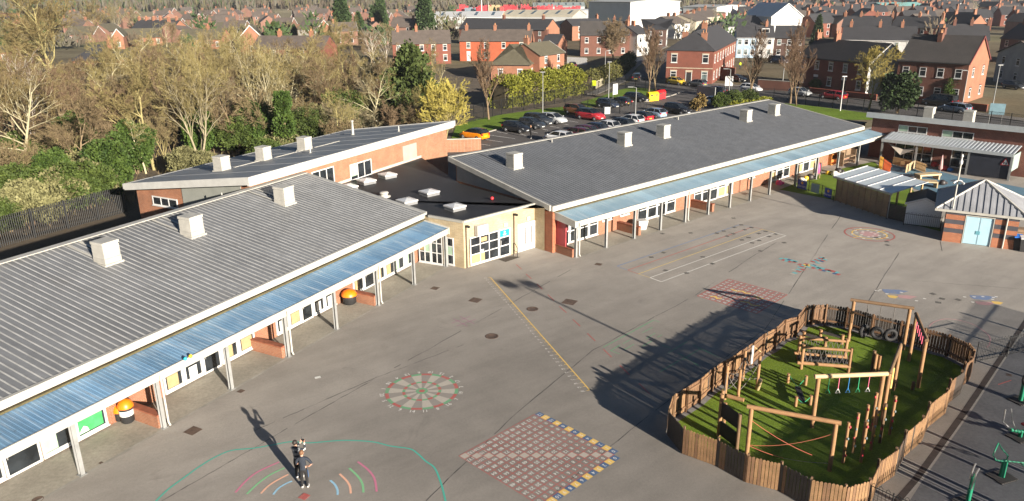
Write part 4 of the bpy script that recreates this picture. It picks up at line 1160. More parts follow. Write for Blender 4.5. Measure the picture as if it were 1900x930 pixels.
# ---------------------------------------------------------------- fenced play area
FH_ = 1.22
TOPS = [(1496, 567), (1480, 587), (1456, 594), (1439.7, 609), (1417, 620.6), (1397, 637), (1376.8, 649.7), (1360, 661), (1344.5, 670), (1322, 684), (1299, 704), (1273.5, 719.5), (1249.4, 734), (1241, 761),
        (1268.7, 794), (1331.6, 815.5), (1388.9, 845), (1449, 859.5), (1506.6, 889), (1572.6, 903), (1618.5, 890.5), (1634.7, 855), (1667.7, 833), (1684.5, 800.5), (1717, 773.5), (1728.4, 748), (1761.5, 723), (1767, 705),
        (1788.7, 689), (1794, 673), (1806, 664), (1810, 650), (1800, 638), (1763.4, 621), (1719, 609.6), (1674.8, 596), (1622, 584), (1573, 570.5), (1533.6, 565), (1509, 566)]
RING = [G(*q, FH_) for q in TOPS]
CEN = sum(RING) / len(RING)
M_PK = [mat('picket_tan', (0.235, 0.135, 0.064), 0.8, 0.35, 2.2, fine=0.45), mat('picket_brown', (0.16, 0.088, 0.045), 0.8, 0.35, 2.2, fine=0.45), mat('picket_grey', (0.055, 0.043, 0.034), 0.85, 0.4, 2.2, fine=0.45)]
M_LOG = mat('round_log', (0.30, 0.165, 0.075), 0.75, 0.25, 2.5, fine=0.4)
M_LOGD = mat('aged_log', (0.16, 0.098, 0.052), 0.85, 0.35, 2.5, fine=0.4)
M_RUBB = mat('black_rubber', (0.014, 0.014, 0.015), 0.75, 0.25)
M_ROPE = mat('grey_rope', (0.12, 0.11, 0.10), 0.9, 0.2)
M_ROPEO = mat('orange_rope', lin('b8674c'), 0.8, 0.15)
FENCE = thing('timber_fence', 'vertical board timber fence closing in the green play area', 'fence', (*CEN, 0))
rp = random.Random(5)
for i in range(len(RING)):
    a, b = RING[i], RING[(i + 1) % len(RING)]
    L = float(np.linalg.norm(b - a)); f = Fr(a, math.atan2(*(b - a)[::-1]))      # counter-clockwise ring or not, outside is away from the centre
    out = 1 if np.dot(f.n, (a + b) / 2 - CEN) > 0 else -1
    px, py = TOPS[i]
    front = (py > 730)
    mb = MB(); n = max(2, int(round(L / 0.135))); w = L / n
    dark = (i in (15, 17, 13, 36, 35)) or rp.random() < 0.15
    mats = [M_PK[2] if dark else (M_PK[0] if rp.random() < 0.6 else M_PK[1]), M_PK[1], M_PK[2]]
    for k in range(n):
        u0, u1 = k * w + 0.010, (k + 1) * w - 0.010
        h = FH_ + rp.uniform(-0.025, 0.02); m = 0 if rp.random() < 0.75 else (1 if rp.random() < 0.7 else 2)
        v0, v1 = (0.0, 0.022) if out > 0 else (-0.022, 0.0)
        um = (u0 + u1) / 2; lean = rp.uniform(-0.006, 0.006)
        pr = [(u0, 0.03), (u1, 0.03), (u1 + lean, h - 0.05), (um + (u1 - um) * 0.55 + lean, h - 0.01), (um + lean, h), (um - (u1 - um) * 0.55 + lean, h - 0.01), (u0 + lean, h - 0.05)]
        N = len(pr)
        mb.add([f.p(u, v0, z) for u, z in pr] + [f.p(u, v1, z) for u, z in pr], [tuple(range(N))[::-1], tuple(range(N, 2 * N))] + [(j, (j + 1) % N, (j + 1) % N + N, j + N) for j in range(N)], m)
    v0, v1 = (-0.05, -0.002) if out > 0 else (0.002, 0.05)
    for z in (0.22, 0.98): mb.box(0.02, L - 0.02, v0, v1, z, z + 0.09, 1, f)
    pn = mb.build('fence_panel', mats, FENCE)
    if i in (4,):
        g = MB(); g.hexa([f.p(0.05, v0 * 2, 0.25), f.p(0.15, v0 * 2, 0.25), f.p(0.15, v0 * 2 + 0.03, 0.25), f.p(0.05, v0 * 2 + .03, 0.25), f.p(L - 0.15, v0 * 2, 1.0), f.p(L - 0.05, v0 * 2, 1.0), f.p(L - 0.05, v0 * 2 + .03, 1.0), f.p(L - 0.15, v0 * 2 + .03, 1.0)]); g.build('brace', M_NEWT, pn)
    if i in (5,):
        g = MB(); g.box(0.05, 0.2, (v0 - 0.06) if out > 0 else v1, v0 if out > 0 else v1 + 0.06, 0.15, 1.15, 0, f); g.build('white_board', M_FRAME, pn)
    mb = MB(); c = f.p(0.0, -0.07 * out, 0)[:2]
    mb.prism([(c[0] + 0.055 * math.cos(t), c[1] + 0.055 * math.sin(t)) for t in np.arange(4) * PI / 2 + f.ang + PI / 4], 0, FH_ + 0.05); mb.build('post', M_PK[1] if not front else M_LOGD, FENCE)
sheet('play_turf', [CEN + (q - CEN) * 0.985 for q in RING], 0.012, M_TURF, kind='structure')
mb = MB()
for i in range(len(RING)):
    a, b = RING[i], RING[(i + 1) % len(RING)]; L = float(np.linalg.norm(b - a)); d = (b - a) / L; n = np.array([-d[1], d[0]]); n = n if np.dot(n, CEN - a) > 0 else -n
    mb.quad((*(a + n * 0.02), 0.016), (*(b + n * 0.02), 0.016), (*(b + n * 0.28), 0.016), (*(a + n * 0.28), 0.016))
struct('turf_edging', mb, mat('edge_flags', (0.19, 0.185, 0.18), 0.9, 0.3, 3))


def log(mb, a, b, r, m=0, n=8):
    mb.tube([a, b], r, n, m)


def post_at(px, py, tx, ty):
    q = G(px, py); return q, height_at(px, py, tx, ty)


def frame2(name, label, cat, A, B, r=0.085, beam=None, hh=None):
    """two round posts and a crossbeam; A and B are (foot, top) survey pixels"""
    (qa, ha), (qb, hb_) = post_at(*A[0], *A[1]), post_at(*B[0], *B[1])
    h = hh or (ha + hb_) / 2
    root = thing(name, label, cat, (*((qa + qb) / 2), 0))
    for q in (qa, qb):
        m = MB(); log(m, (*q, 0), (*q, h), r); m.build('post', M_LOG, root)
    m = MB(); d = (qb - qa) / np.linalg.norm(qb - qa) * 0.18; log(m, (*(qa - d), h + 0.0), (*(qb + d), h + 0.0), r * 1.05); m.build('crossbeam', beam or M_LOG, root)
    return root, qa, qb, h


def torus(mb, c, ax, R, r, m=0, n=16, k=7):
    ax = Vector(ax).normalized(); t = Vector((0, 0, 1)); s = ax.cross(t).normalized(); t = s.cross(ax)
    pts = []; fs = []
    for i in range(n):
        a = 2 * PI * i / n; rad = s * math.cos(a) + t * math.sin(a)
        for j in range(k):
            b = 2 * PI * j / k
            pts.append(Vector(c) + rad * (R + r * math.cos(b)) + ax * (r * math.sin(b)))
    for i in range(n):
        for j in range(k):
            fs.append((i * k + j, ((i + 1) % n) * k + j, ((i + 1) % n) * k + (j + 1) % k, i * k + (j + 1) % k))
    mb.add(pts, fs, m, True)


# tyre swing
TS, qa, qb, h = frame2('tyre_swing', 'tall log swing frame with three black tyres hanging on chains', 'swing', ((1574, 633), (1583, 553)), ((1675.7, 649), (1685.5, 576)), 0.09, M_LOGD)
for t_, yaw in ((0.26, 1.2), (0.5, 0.15), (0.74, 0.7)):
    c = qa + (qb - qa) * t_; m = MB(); m.tube([(*c, h), (*c, 1.0)], 0.02, 5); m.build('chain', M_ROPE, TS)
    m = MB(); d = (qb - qa) / np.linalg.norm(qb - qa); ang = math.atan2(d[1], d[0]) + PI / 2 + yaw - 0.3
    torus(m, (*c, 0.72), (math.cos(ang), math.sin(ang), 0), 0.27, 0.105); m.build('tyre', M_RUBB, TS)
# strap ladder
TL_, qa, qb, h = frame2('strap_traverse', 'log frame with dark crossbeam and short pink grab straps', 'climbing frame', ((1686, 670), (1697.3, 583.5)), ((1702.6, 719.5), (1716.7, 630.5)), 0.09, M_LOGD)
for k in range(6):
    c = qa + (qb - qa) * (0.12 + 0.15 * k); m = MB(); m.tube([(*c, h), (*c, h - 0.62)], 0.022, 5); m.build('strap', mat('pink_strap', lin('d9607c'), 0.7, 0.1), TL_)
# ring traverse
RT, qa, qb, h = frame2('ring_traverse', 'pale log bar with five coloured ropes and triangle rings', 'climbing frame', ((1506.6, 793), (1518, 698.5)), ((1624, 788), (1637, 694)), 0.095, mat('pale_log', (0.50, 0.36, 0.20), 0.7, 0.15, 2))
RCOL = [mat('green_rope', lin('2c9a6a'), 0.7, 0.1), mat('pink_rope', lin('d46a86'), 0.7, 0.1), mat('blue_rope', lin('2d76ad'), 0.7, 0.1)]
for k, ci in enumerate((0, 1, 2, 0, 1)):
    c = qa + (qb - qa) * (0.17 + 0.155 * k); d = (qb - qa) / np.linalg.norm(qb - qa)
    m = MB(); m.tube([(*c, h - 0.1), (*c, h - 0.62)], 0.018, 5); o = m.build('rope', RCOL[ci], RT)
    m = MB(); p = [(*c, h - 0.62), (*(c - d * 0.1), h - 0.82), (*(c + d * 0.1), h - 0.82), (*c, h - 0.62)]; m.tube(p, 0.02, 5); m.build('ring', M_PAPER if ci == 1 else RCOL[ci], o)
# rope crossing
RC_, qa, qb, h = frame2('rope_crossing', 'log goal frame with two orange ropes crossing below the bar', 'climbing frame', ((1385.6, 843), (1393, 756.8)), ((1538.7, 874), (1546.8, 782.5)), 0.09, M_LOG)
def rp_(root, a, b, sag=0.1, name='rope', m_=None, r=0.012):
    a, b = Vector(a), Vector(b); m = MB(); m.tube([a.lerp(b, k / 8) - Vector((0, 0, sag * 4 * (k / 8) * (1 - k / 8))) for k in range(9)], r, 5); return m.build(name, m_ or M_ROPEO, root)
d = qb - qa
rp_(RC_, (*qa, h * 0.74), (*(qa + d * 0.78), 0.55), 0.12); rp_(RC_, (*qa, h * 0.2), (*qb, h * 0.78), 0.22)
rp_(RC_, (*qa, h * 0.2), (*(qa + d * 0.45), 0.16), 0.05); rp_(RC_, (*(qa + d * .45), 0.16), (*qb, 0.35), 0.05, 'chain', M_ROPE)
# net bridge
qa, ha = post_at(1486, 685, 1489, 632); qb, hb_ = post_at(1574, 692, 1578.8, 645)
d = (qb - qa) / np.linalg.norm(qb - qa); n = np.array([-d[1], d[0]]); n = n if n[1] > 0 else -n
NB = thing('net_bridge', 'low log bridge with rope netting sides and black tyre walkway', 'climbing frame', (*((qa + qb) / 2), 0)); hN = 1.35
for s in (0, 1):
    a, b = qa + n * 1.05 * s, qb + n * 1.05 * s
    for q in (a, b): m = MB(); log(m, (*q, 0), (*q, hN), 0.085); m.build('post', M_LOG, NB)
    m = MB(); log(m, (*a, hN - 0.14), (*b, hN - 0.14), 0.07); m.build('handrail', M_LOG, NB)
    m = MB(); log(m, (*(a - d * .2), 0.34), (*(b + d * .1), 0.34), 0.09); m.build('bearer', M_LOG, NB)
    m = MB(); nn = 9
    for k in range(nn): 
        p0, p1 = a + (b - a) * k / nn, a + (b - a) * (k + 1) / nn
        m.tube([(*p0, hN - 0.14), (*p1, 0.36)], 0.014, 4); m.tube([(*p1, hN - 0.14), (*p0, 0.36)], 0.014, 4)
    m.build('netting', M_ROPE, NB)
m = MB()
for k in range(9): 
    c = qa + (qb - qa) * (k + 0.5) / 9 + n * 0.52; torus(m, (*c, 0.36), (0.05, 0.05, 1), 0.20, 0.07, n=12, k=6)
m.build('tyre_walkway', M_RUBB, NB)
# balance beams
for (A, B, lab) in (((1494, 634), (1527, 642), 'low dark balance plank on stub posts nearest the fence gate'), ((1525, 630), (1558, 638), 'low dark balance plank on stub posts beside the tyre swing')):
    a, b = G(*A), G(*B); dd = (b - a) / np.linalg.norm(b - a); nn = np.array([-dd[1], dd[0]])
    BB = thing('balance_beam', lab, 'balance beam', (*a, 0))
    m = MB(); m.hexa([(*(a - nn * .13), 0.38), (*(b - nn * .13), 0.38), (*(b + nn * .13), 0.38), (*(a + nn * .13), 0.38), (*(a - nn * .13), 0.44), (*(b - nn * .13), 0.44), (*(b + nn * .13), 0.44), (*(a + nn * .13), 0.44)]); m.build('plank', M_TIMBD, BB)
    for q in (a - dd * .1, b + dd * .1): m = MB(); log(m, (*q, 0), (*q, 0.55), 0.09); m.build('post', M_LOG, BB)
# swinging plank on four stub posts
SP = thing('swing_plank', 'black plank slung by short green ropes between stub posts', 'balance beam', G3(1484, 730))
ps = [G(1461.5, 710.6), G(1494.5, 714.7), G(1476, 754), G(1503, 752)]
for q in ps: m = MB(); log(m, (*q, 0), (*q, 0.5), 0.075); m.build('post', M_LOG, SP)
a, b = G(1480, 718, 0.25), G(1490, 748, 0.25); dd = (b - a) / np.linalg.norm(b - a); nn = np.array([-dd[1], dd[0]]) * 0.13
m = MB(); m.hexa([(*(a - nn), 0.22), (*(b - nn), 0.22), (*(b + nn), 0.22), (*(a + nn), 0.22), (*(a - nn), 0.28), (*(b - nn), 0.28), (*(b + nn), 0.28), (*(a + nn), 0.28)]); m.build('plank', M_RUBB, SP)
for q, e in zip(ps, (a, a, b, b)): rp_(SP, (*q, 0.45), (*e, 0.25), 0.02, 'rope', RCOL[0], 0.016)
# climbing posts with holds
HC = [mat('red_hold', lin('c8434a'), 0.5, 0.1), mat('yellow_hold', lin('d9a62e'), 0.5, 0.1), mat('pale_hold', lin('6f7c7c'), 0.5, 0.1)]
for i, (b_, t_, lab) in enumerate((((1563.7, 859), (1572.7, 785), 'climbing post with red holds nearest the rope crossing'), ((1582, 840.5), (1592.4, 765.5), 'climbing post with two red holds, second from the rope crossing'), ((1597, 858), (1606.6, 783), 'short looking climbing post with pale and yellow holds at the front of the cluster'),
        ((1600, 824), (1611.5, 749), 'climbing post with big red hold near its top, mid cluster'), ((1615.3, 834.8), (1626, 767), 'climbing post with yellow top hold and pale lower holds'), ((1632, 822), (1643, 751), 'dark shaded climbing post with small yellow top hold'), ((1616, 800), (1625, 735), 'climbing post standing against the ring bar upright'), ((1650, 806.6), (1660.6, 735), 'climbing post with wide red hold, farthest right in the cluster'))):
    q, h = post_at(*b_, *t_); h = 1.85
    o = thing('climbing_post', lab.replace('farthest right', 'outermost'), 'climbing post', (*q, 0), group='climbing posts with coloured holds')
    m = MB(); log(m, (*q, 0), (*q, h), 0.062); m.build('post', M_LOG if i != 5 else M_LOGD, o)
    for z, k in ((h * 0.9, 0 if i not in (4, 5) else 1), (h * 0.62, 2), (h * 0.38, 0 if i % 2 else 1), (h * 0.2, 2 if i % 2 else 0)):
        a_ = rp.uniform(-2.6, -0.4); m = MB(); m.ellip((q[0] + 0.075 * math.cos(a_), q[1] + 0.075 * math.sin(a_), z), (0.045, 0.045, 0.065), n=8, k=5); m.build('hold', HC[k], o)
# climbing board
qa = G(1333, 809); qb = G(1367, 835.6); hA = 1.95
CB = thing('climbing_board', 'two black climbing panels fixed between round posts', 'climbing wall', (*((qa + qb) / 2), 0))
for q, h, mm in ((qa, 2.0, M_LOG), (qb, 1.7, M_LOGD)): m = MB(); log(m, (*q, 0), (*q, h), 0.085); m.build('post', mm, CB)
d = (qb - qa) / np.linalg.norm(qb - qa); n = np.array([-d[1], d[0]]) * 0.03
for z0, z1 in ((0.12, 0.78), (0.98, 1.66)):
    m = MB(); a, b = qa + d * 0.08, qb - d * 0.08
    m.hexa([(*(a - n), z0), (*(b - n), z0), (*(b + n), z0), (*(a + n), z0), (*(a - n), z1), (*(b - n), z1), (*(b + n), z1), (*(a + n), z1)]); m.build('panel', M_RUBB, CB)
# climbing net tower: posts, ropes and a low plank by the fence
NTW = thing('rope_climber', 'cluster of round posts joined by grey ropes and a low step plank', 'climbing frame', G3(1370, 735))
pp = [((1335, 797), 1.9), ((1344.5, 741.5), 1.75), ((1368.7, 743), 1.6), ((1404, 722), 1.75), ((1378, 706), 1.6), ((1343, 785), 1.0)]
qq = []
for (px, h) in pp: q = G(*px); qq.append((q, h)); m = MB(); log(m, (*q, 0), (*q, h), 0.075); m.build('post', M_LOG, NTW)
for i, j in ((0, 1), (1, 2), (2, 3), (1, 4), (3, 4), (2, 4)):
    rp_(NTW, (*qq[i][0], qq[i][1] * 0.8), (*qq[j][0], qq[j][1] * 0.35), 0.15, 'rope', M_ROPE, 0.02); rp_(NTW, (*qq[i][0], qq[i][1] * 0.3), (*qq[j][0], qq[j][1] * 0.8), 0.15, 'rope', M_ROPE, 0.02)
a, b = G(1349, 735, .35), G(1380, 743, .35); m = MB(); log(m, (*a, 0.36), (*b, 0.36), 0.1); m.build('step_log', M_LOG, NTW)
a, b = G(1405, 723), G(1411, 705, .9); m = MB(); log(m, (*a, 0.0), (*b, 0.9), 0.1); m.build('leaning_log', mat('pale_log', (0.5, 0.36, 0.2), 0.7, 0.15, 2), NTW)
# log scramble: two tall posts with a steep rail, yellow pole, stub posts
LS = thing('log_scramble', 'steep log rail on tall posts with a yellow pole beside the ring bar', 'climbing frame', G3(1645, 745))
q1, h1 = post_at(1636, 781, 1644.5, 693); q2, h2 = post_at(1657, 724, 1667, 642)
m = MB(); log(m, (*q1, 0), (*q1, h1), 0.085); m.build('post', M_LOG, LS); m = MB(); log(m, (*q2, 0), (*q2, h1), 0.085); m.build('post', M_LOG, LS)
m = MB(); log(m, (*q1, h1 - 0.02), (*q2, h1 + 0.05), 0.075); m.build('rail', M_LOGD, LS)
q3 = G(1647.7, 744); m = MB(); log(m, (*q3, 0), (*q3, 1.7), 0.06); m.build('yellow_pole', mat('yellow_pole_paint', lin('d7b56a'), 0.6, 0.15, 3), LS)
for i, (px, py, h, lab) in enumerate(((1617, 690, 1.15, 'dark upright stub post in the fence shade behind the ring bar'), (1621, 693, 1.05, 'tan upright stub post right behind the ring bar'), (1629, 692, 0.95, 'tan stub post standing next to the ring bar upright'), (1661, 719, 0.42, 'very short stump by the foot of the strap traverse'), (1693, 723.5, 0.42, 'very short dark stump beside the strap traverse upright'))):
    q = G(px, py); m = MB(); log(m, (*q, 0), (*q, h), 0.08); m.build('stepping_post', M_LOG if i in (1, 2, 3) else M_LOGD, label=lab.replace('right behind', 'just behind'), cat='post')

# ---------------------------------------------------------------- exercise corner by the drain channel
mb = MB(); line_on_ground(mb, [(1640, 960), (1700, 890), (1790, 765), (1884, 626), (1912, 585)], 0.28, 0.005); struct('drain_channel', mb, mat('channel_grate', (0.055, 0.042, 0.036), 0.85, 0.3, 3))
mb = MB(); line_on_ground(mb, [(1648, 963), (1708, 892), (1797, 767), (1889, 628), (1916, 588)], 0.07, 0.006); struct('drain_edging', mb, M_KERB)
mb = MB(); mb.poly([(*G(*q), 0.0025) for q in ((1655, 980), (1712, 892), (1800, 767), (1890, 630), (2000, 560), (2300, 800), (2000, 1000))]); struct('gym_paving', mb, asphalt_mat('gym_tarmac', (0.145, 0.145, 0.148), 2))
M_GREEN = mat('green_enamel', lin('1f7a5c'), 0.4, 0.12)
M_CHROME = mat('steel_tube', (0.45, 0.46, 0.46), 0.3, 0.1, metal=0.8)
def gym_base(px, py, name, label):
    q = G(px, py); o = thing(name, label, 'exercise machine', (*q, 0)); m = MB(); f = Fr(q, 0.35); m.box(-0.42, 0.42, -0.36, 0.36, 0.004, 0.05, fr=f); m.build('base_plate', mat('gym_base', (0.05, 0.045, 0.042), 0.85, 0.2), o); return o, f
o, f = gym_base(1858, 886, 'cross_trainer', 'green exercise machine with looped handle and long crank arm')
m = MB(); m.tube([f.p(0, 0, .05), f.p(0, 0, .75)], 0.11, 10); m.build('pedestal', M_GREEN, o)
m = MB(); m.tube([f.p(0, 0, .72), f.p(-.45, .05, .85), f.p(-.6, .1, 1.1), f.p(-.3, .2, 1.5), f.p(-.25, .05, 1.3), f.p(.1, 0, .95), f.p(0.05, 0, .72)], 0.028, 6); m.build('handle', M_GREEN, o)
m = MB(); m.tube([f.p(0, 0, .75), f.p(.7, -.2, .62), f.p(.95, -.3, .5), f.p(.85, -.38, .45), f.p(.6, -.22, .6)], 0.03, 6); m.build('crank_arm', M_GREEN, o)
o, f = gym_base(1893, 744, 'hand_wheel_trainer', 'green exercise stand carrying a black disc wheel')
m = MB(); m.tube([f.p(0, 0, .05), f.p(0, 0, 1.2)], 0.10, 10); m.build('pedestal', M_GREEN, o)
m = MB(); m.lathe((0, 0, 0), [(0.40, -0.05), (0.42, 0), (0.40, 0.05), (0.12, 0.06)], 18); m.xform(lambda x, y, z: f.p(x, -0.16 - z, 1.25 + y)); m.build('wheel', M_RUBB, o)
o, f = gym_base(1892, 812, 'rowing_trainer', 'green rowing machine with red seat and bent steel bars')
m = MB(); m.tube([f.p(-.55, .1, .45), f.p(0, 0, .28), f.p(.5, -.05, .3)], 0.075, 8); m.tube([f.p(0, 0, .05), f.p(0, 0, .3)], 0.08, 8); m.build('frame', M_GREEN, o)
m = MB(); m.box(.15, .6, -.18, .18, .5, .58, fr=f); m.build('seat', mat('red_seat', lin('a53a3c'), 0.6, 0.1), o)
m = MB(); m.tube([f.p(-.5, .1, .45), f.p(-.85, .25, .8), f.p(-.8, .3, 1.35)], 0.025, 6); m.tube([f.p(-.35, 0, .45), f.p(-.55, .1, .9), f.p(-.62, .2, 1.4)], 0.025, 6); m.build('handlebar', M_CHROME, o)
o, f = gym_base(1795, 934, 'pull_trainer', 'green upright exercise machine with steel handles, cut by the picture edge')
m = MB(); m.tube([f.p(0, 0, .05), f.p(.03, 0, 1.1)], 0.08, 8); m.tube([f.p(-.1, 0, .5), f.p(.05, 0, 1.25)], 0.03, 6); m.build('pedestal', M_GREEN, o)
m = MB(); m.tube([f.p(.0, 0.1, 1.0), f.p(.1, .12, 1.45), f.p(.16, .12, 1.6)], 0.028, 6); m.tube([f.p(-.1, -.1, .7), f.p(-.02, -.1, 1.35), f.p(.08, -.1, 1.55)], 0.028, 6); m.build('handlebar', M_CHROME, o)
bow_fence('bow_top_railing', 'black upright bar railing from the timber fence to the picture edge by the drain', [G(1809, 674), G(1868, 662), G(1925, 648)], 1.15, 0.11)
bow_fence('bow_top_railing', 'black bow top railing meeting the rounded end of the timber fence', [G(1604, 943), G(1650, 965), G(1700, 985)], 1.1, 0.12)
# tall boundary palisade just outside the picture; its bars stripe the exercise corner with shade
def palisade(name, label, pts, h, gap, w=0.065, post_every=2.75, mat_=None, group=None, pale=True):
    root = thing(name, label, 'fence', (*pts[0], 0), group=group); mm = mat_ or M_BLACK
    for i in range(len(pts) - 1):
        a, b = np.array(pts[i]), np.array(pts[i + 1]); L = float(np.linalg.norm(b - a)); nb = max(1, round(L / post_every)); f = Fr(a, math.atan2(*(b - a)[::-1]))
        for j in range(nb):
            u0, u1 = L * j / nb, L * (j + 1) / nb
            m = MB(); m.box(u0 - 0.05, u0 + 0.05, 0.03, 0.13, 0, h, fr=f); m.build('post', mm, root)
            m = MB(); n = max(2, int((u1 - u0) / gap))
            for k in range(n):
                u = u0 + (u1 - u0) * (k + 0.5) / n
                m.add([f.p(u - w / 2, 0, 0.05), f.p(u, -0.02, 0.05), f.p(u + w / 2, 0, 0.05), f.p(u - w / 2, 0, h - 0.06), f.p(u, -0.02, h), f.p(u + w / 2, 0, h - 0.06)], [(0, 1, 4, 3), (1, 2, 5, 4)])
            for z in (0.3, h - 0.35): m.box(u0, u1, 0.003, 0.028, z, z + 0.05, fr=f)
            m.build('pale_panel', mm, root)
    return root
d = G(1884, 626) - G(1700, 890); d /= np.linalg.norm(d); n = np.array([d[1], -d[0]])
p0 = G(1700, 890) + n * 6.3
palisade('boundary_palisade', 'tall dark palisade fence along the exercise corner', [p0 - d * 6, p0 + d * 20], 2.4, 0.15, 0.07)
# ---------------------------------------------------------------- painted games and covers on the tarmac
PZ = 0.0045
def paint(name, col, wear=0.35):
    if name in MATS: return MATS[name]
    t = NT(name); col = lin(col) if isinstance(col, str) else col
    f = t.noise(t.pos(), 7.0, 5, 0.75); g = t.noise(t.pos(), 0.7, 3)
    w = t.math('MULTIPLY', t.ramp(f, [(0.40, 0.0), (0.72, 1.0)]), t.ramp(g, [(0.3, wear * 0.6), (0.7, min(1, wear * 1.6))]))
    t.color(t.mix(w, col, (0.285, 0.26, 0.225))); t.rough(0.8); MATS[name] = t.m
    return t.m
P_WHITE = paint('white_marking', (0.74, 0.72, 0.67), 0.35); P_RED = paint('red_marking', (0.40, 0.085, 0.075), 0.4); P_GREEN = paint('green_marking', (0.12, 0.33, 0.17), 0.4); P_TEAL = paint('teal_marking', (0.06, 0.40, 0.31), 0.15)
P_BLUE = paint('blue_marking', (0.055, 0.115, 0.23), 0.2); P_YEL = paint('yellow_marking', (0.70, 0.47, 0.12), 0.15); P_PALE = paint('pale_marking', (0.42, 0.385, 0.33)); P_MID = paint('grey_marking', (0.25, 0.23, 0.205))
P_PINK = paint('pink_marking', (0.55, 0.17, 0.27), 0.2); P_PEACH = paint('peach_marking', (0.80, 0.44, 0.30), 0.2); P_SKY = paint('sky_marking', (0.30, 0.54, 0.70), 0.2); P_LGREEN = paint('soft_green_marking', (0.20, 0.50, 0.24), 0.2)
P_FRED = paint('faded_red_marking', (0.46, 0.10, 0.085), 0.4); P_FBLUE = paint('faded_blue_marking', (0.13, 0.22, 0.40), 0.35); P_FYEL = paint('faded_yellow_marking', (0.66, 0.48, 0.16), 0.35); P_FPINK = paint('faded_pink_marking', (0.50, 0.28, 0.28), 0.5)
P_CYAN = paint('aqua_marking', (0.13, 0.42, 0.44), 0.3)


def mark(name, mb, mats, label, cat='ground marking', group=None):
    return mb.build(name, mats, label=label, cat=cat, group=group)


# target board
c = G(782.8, 725.6); R = 1.70
e = G(849.4, 727) - G(714.6, 726); R = float(np.linalg.norm(e)) / 2 * 1.0
ux = e / np.linalg.norm(e); uy = np.array([-ux[1], ux[0]])
def pol(r, a, z=PZ): q = c + ux * (r * math.cos(a)) + uy * (r * math.sin(a)); return (float(q[0]), float(q[1]), z)
mb = MB(); NS = 20
nums = ['13', '4', '18', '1', '20', '5', '12', '9', '14', '11', '8', '16', '7', '19', '3', '17', '2', '15', '10', '6']
for k in range(NS):
    a0 = 2 * PI * (k - 0.5) / NS; a1 = a0 + 2 * PI / NS
    def seg(r0, r1, m, z=PZ, st=4):
        for i in range(st):
            b0, b1 = a0 + (a1 - a0) * i / st, a0 + (a1 - a0) * (i + 1) / st
            mb.quad(pol(r0, b0, z), pol(r1, b0, z), pol(r1, b1, z), pol(r0, b1, z), m)
    ev = k % 2
    seg(R * 0.165, R * 0.455, 3 if ev else 2); seg(R * 0.455, R * 0.535, 0 if ev else 1); seg(R * 0.535, R * 0.905, 3 if ev else 2); seg(R * 0.905, R, 0 if ev else 1); seg(R * 0.08, R * 0.165, 1); seg(0.001, R * 0.08, 0)
o = mark('target_board', mb, [P_RED, P_GREEN, P_PALE, P_MID], 'round red and green number target painted on the tarmac')
mb = MB()
seq = ['11', '14', '9', '12', '5', '20', '1', '18', '4', '13', '6', '10', '15', '2', '17', '3', '19', '7', '16', '8']     # clockwise from the bottom
for k, s in enumerate(seq):
    a = -PI / 2 + 0.22 - k * 2 * PI / NS
    d = ux * math.cos(a) + uy * math.sin(a); t_ = np.array([d[1], -d[0]])
    p = c + d * (R * 1.09); write(mb, s, (*p, PZ + .001), (*(-t_), 0), (*(-d), 0), 0.30)
mb.build('lettering', P_WHITE, o)

# multiplication square
cT, cR_, cB, cL = [G(*q) for q in ((992.9, 768.7), (1137.4, 842.3), (998.9, 936.9), (851.9, 848.7))]
gc = (cT + cR_ + cB + cL) / 4; hd = ((cR_ - cL) + 0) / 2; side = np.linalg.norm(cR_ - cL) / math.sqrt(2)
ex = ((cL - cB) + (cT - cR_)); ex = ex / np.linalg.norm(ex)       # from the lower right edge towards the left
ey = ((cT - cL) + (cR_ - cB)); ey = ey / np.linalg.norm(ey)
ey = ey - ex * (ey @ ex); ey /= np.linalg.norm(ey); side = (np.linalg.norm(cT - cL) + np.linalg.norm(cR_ - cB) + np.linalg.norm(cT - cR_) + np.linalg.norm(cL - cB)) / 4
org = gc - ex * side / 2 - ey * side / 2; cell = side / 13       # org: corner B; +ex to L, +ey to R
def gp(i, j, z=PZ): q = org + ex * (i * cell) + ey * (j * cell); return (float(q[0]), float(q[1]), z)
# the zero corner is R = org + ey*side
mb = MB()
w = 0.017
for k in range(14):
    a, b = gp(k, 0), gp(k, 13); n = ex * w; mb.quad((*(np.array(a[:2]) - n), PZ), (*(np.array(b[:2]) - n), PZ), (*(np.array(b[:2]) + n), PZ), (*(np.array(a[:2]) + n), PZ))
    a, b = gp(0, k), gp(13, k); n = ey * w; mb.quad((*(np.array(a[:2]) - n), PZ + .0007), (*(np.array(b[:2]) - n), PZ + .0007), (*(np.array(b[:2]) + n), PZ + .0007), (*(np.array(a[:2]) + n), PZ + .0007))
o = mark('multiplication_square', mb, P_RED, 'big red number grid with blue and yellow header squares painted on the tarmac')
mbw = MB(); mby = MB(); mbb = MB(); mbt = MB(); mbg = MB()
up = -(ey - ex) / math.sqrt(2)
tx = (ey) ; 
def label_at(mbx, s, i, j, sz, z):
    q = gp(i, j, z)
    # the figures are read from the far side of the yard
    ax = -(ex + ey) / math.sqrt(2) * 0 - ey * 0.0
    write(mbx, s, q, (*TA, 0), (*TB, 0), sz)
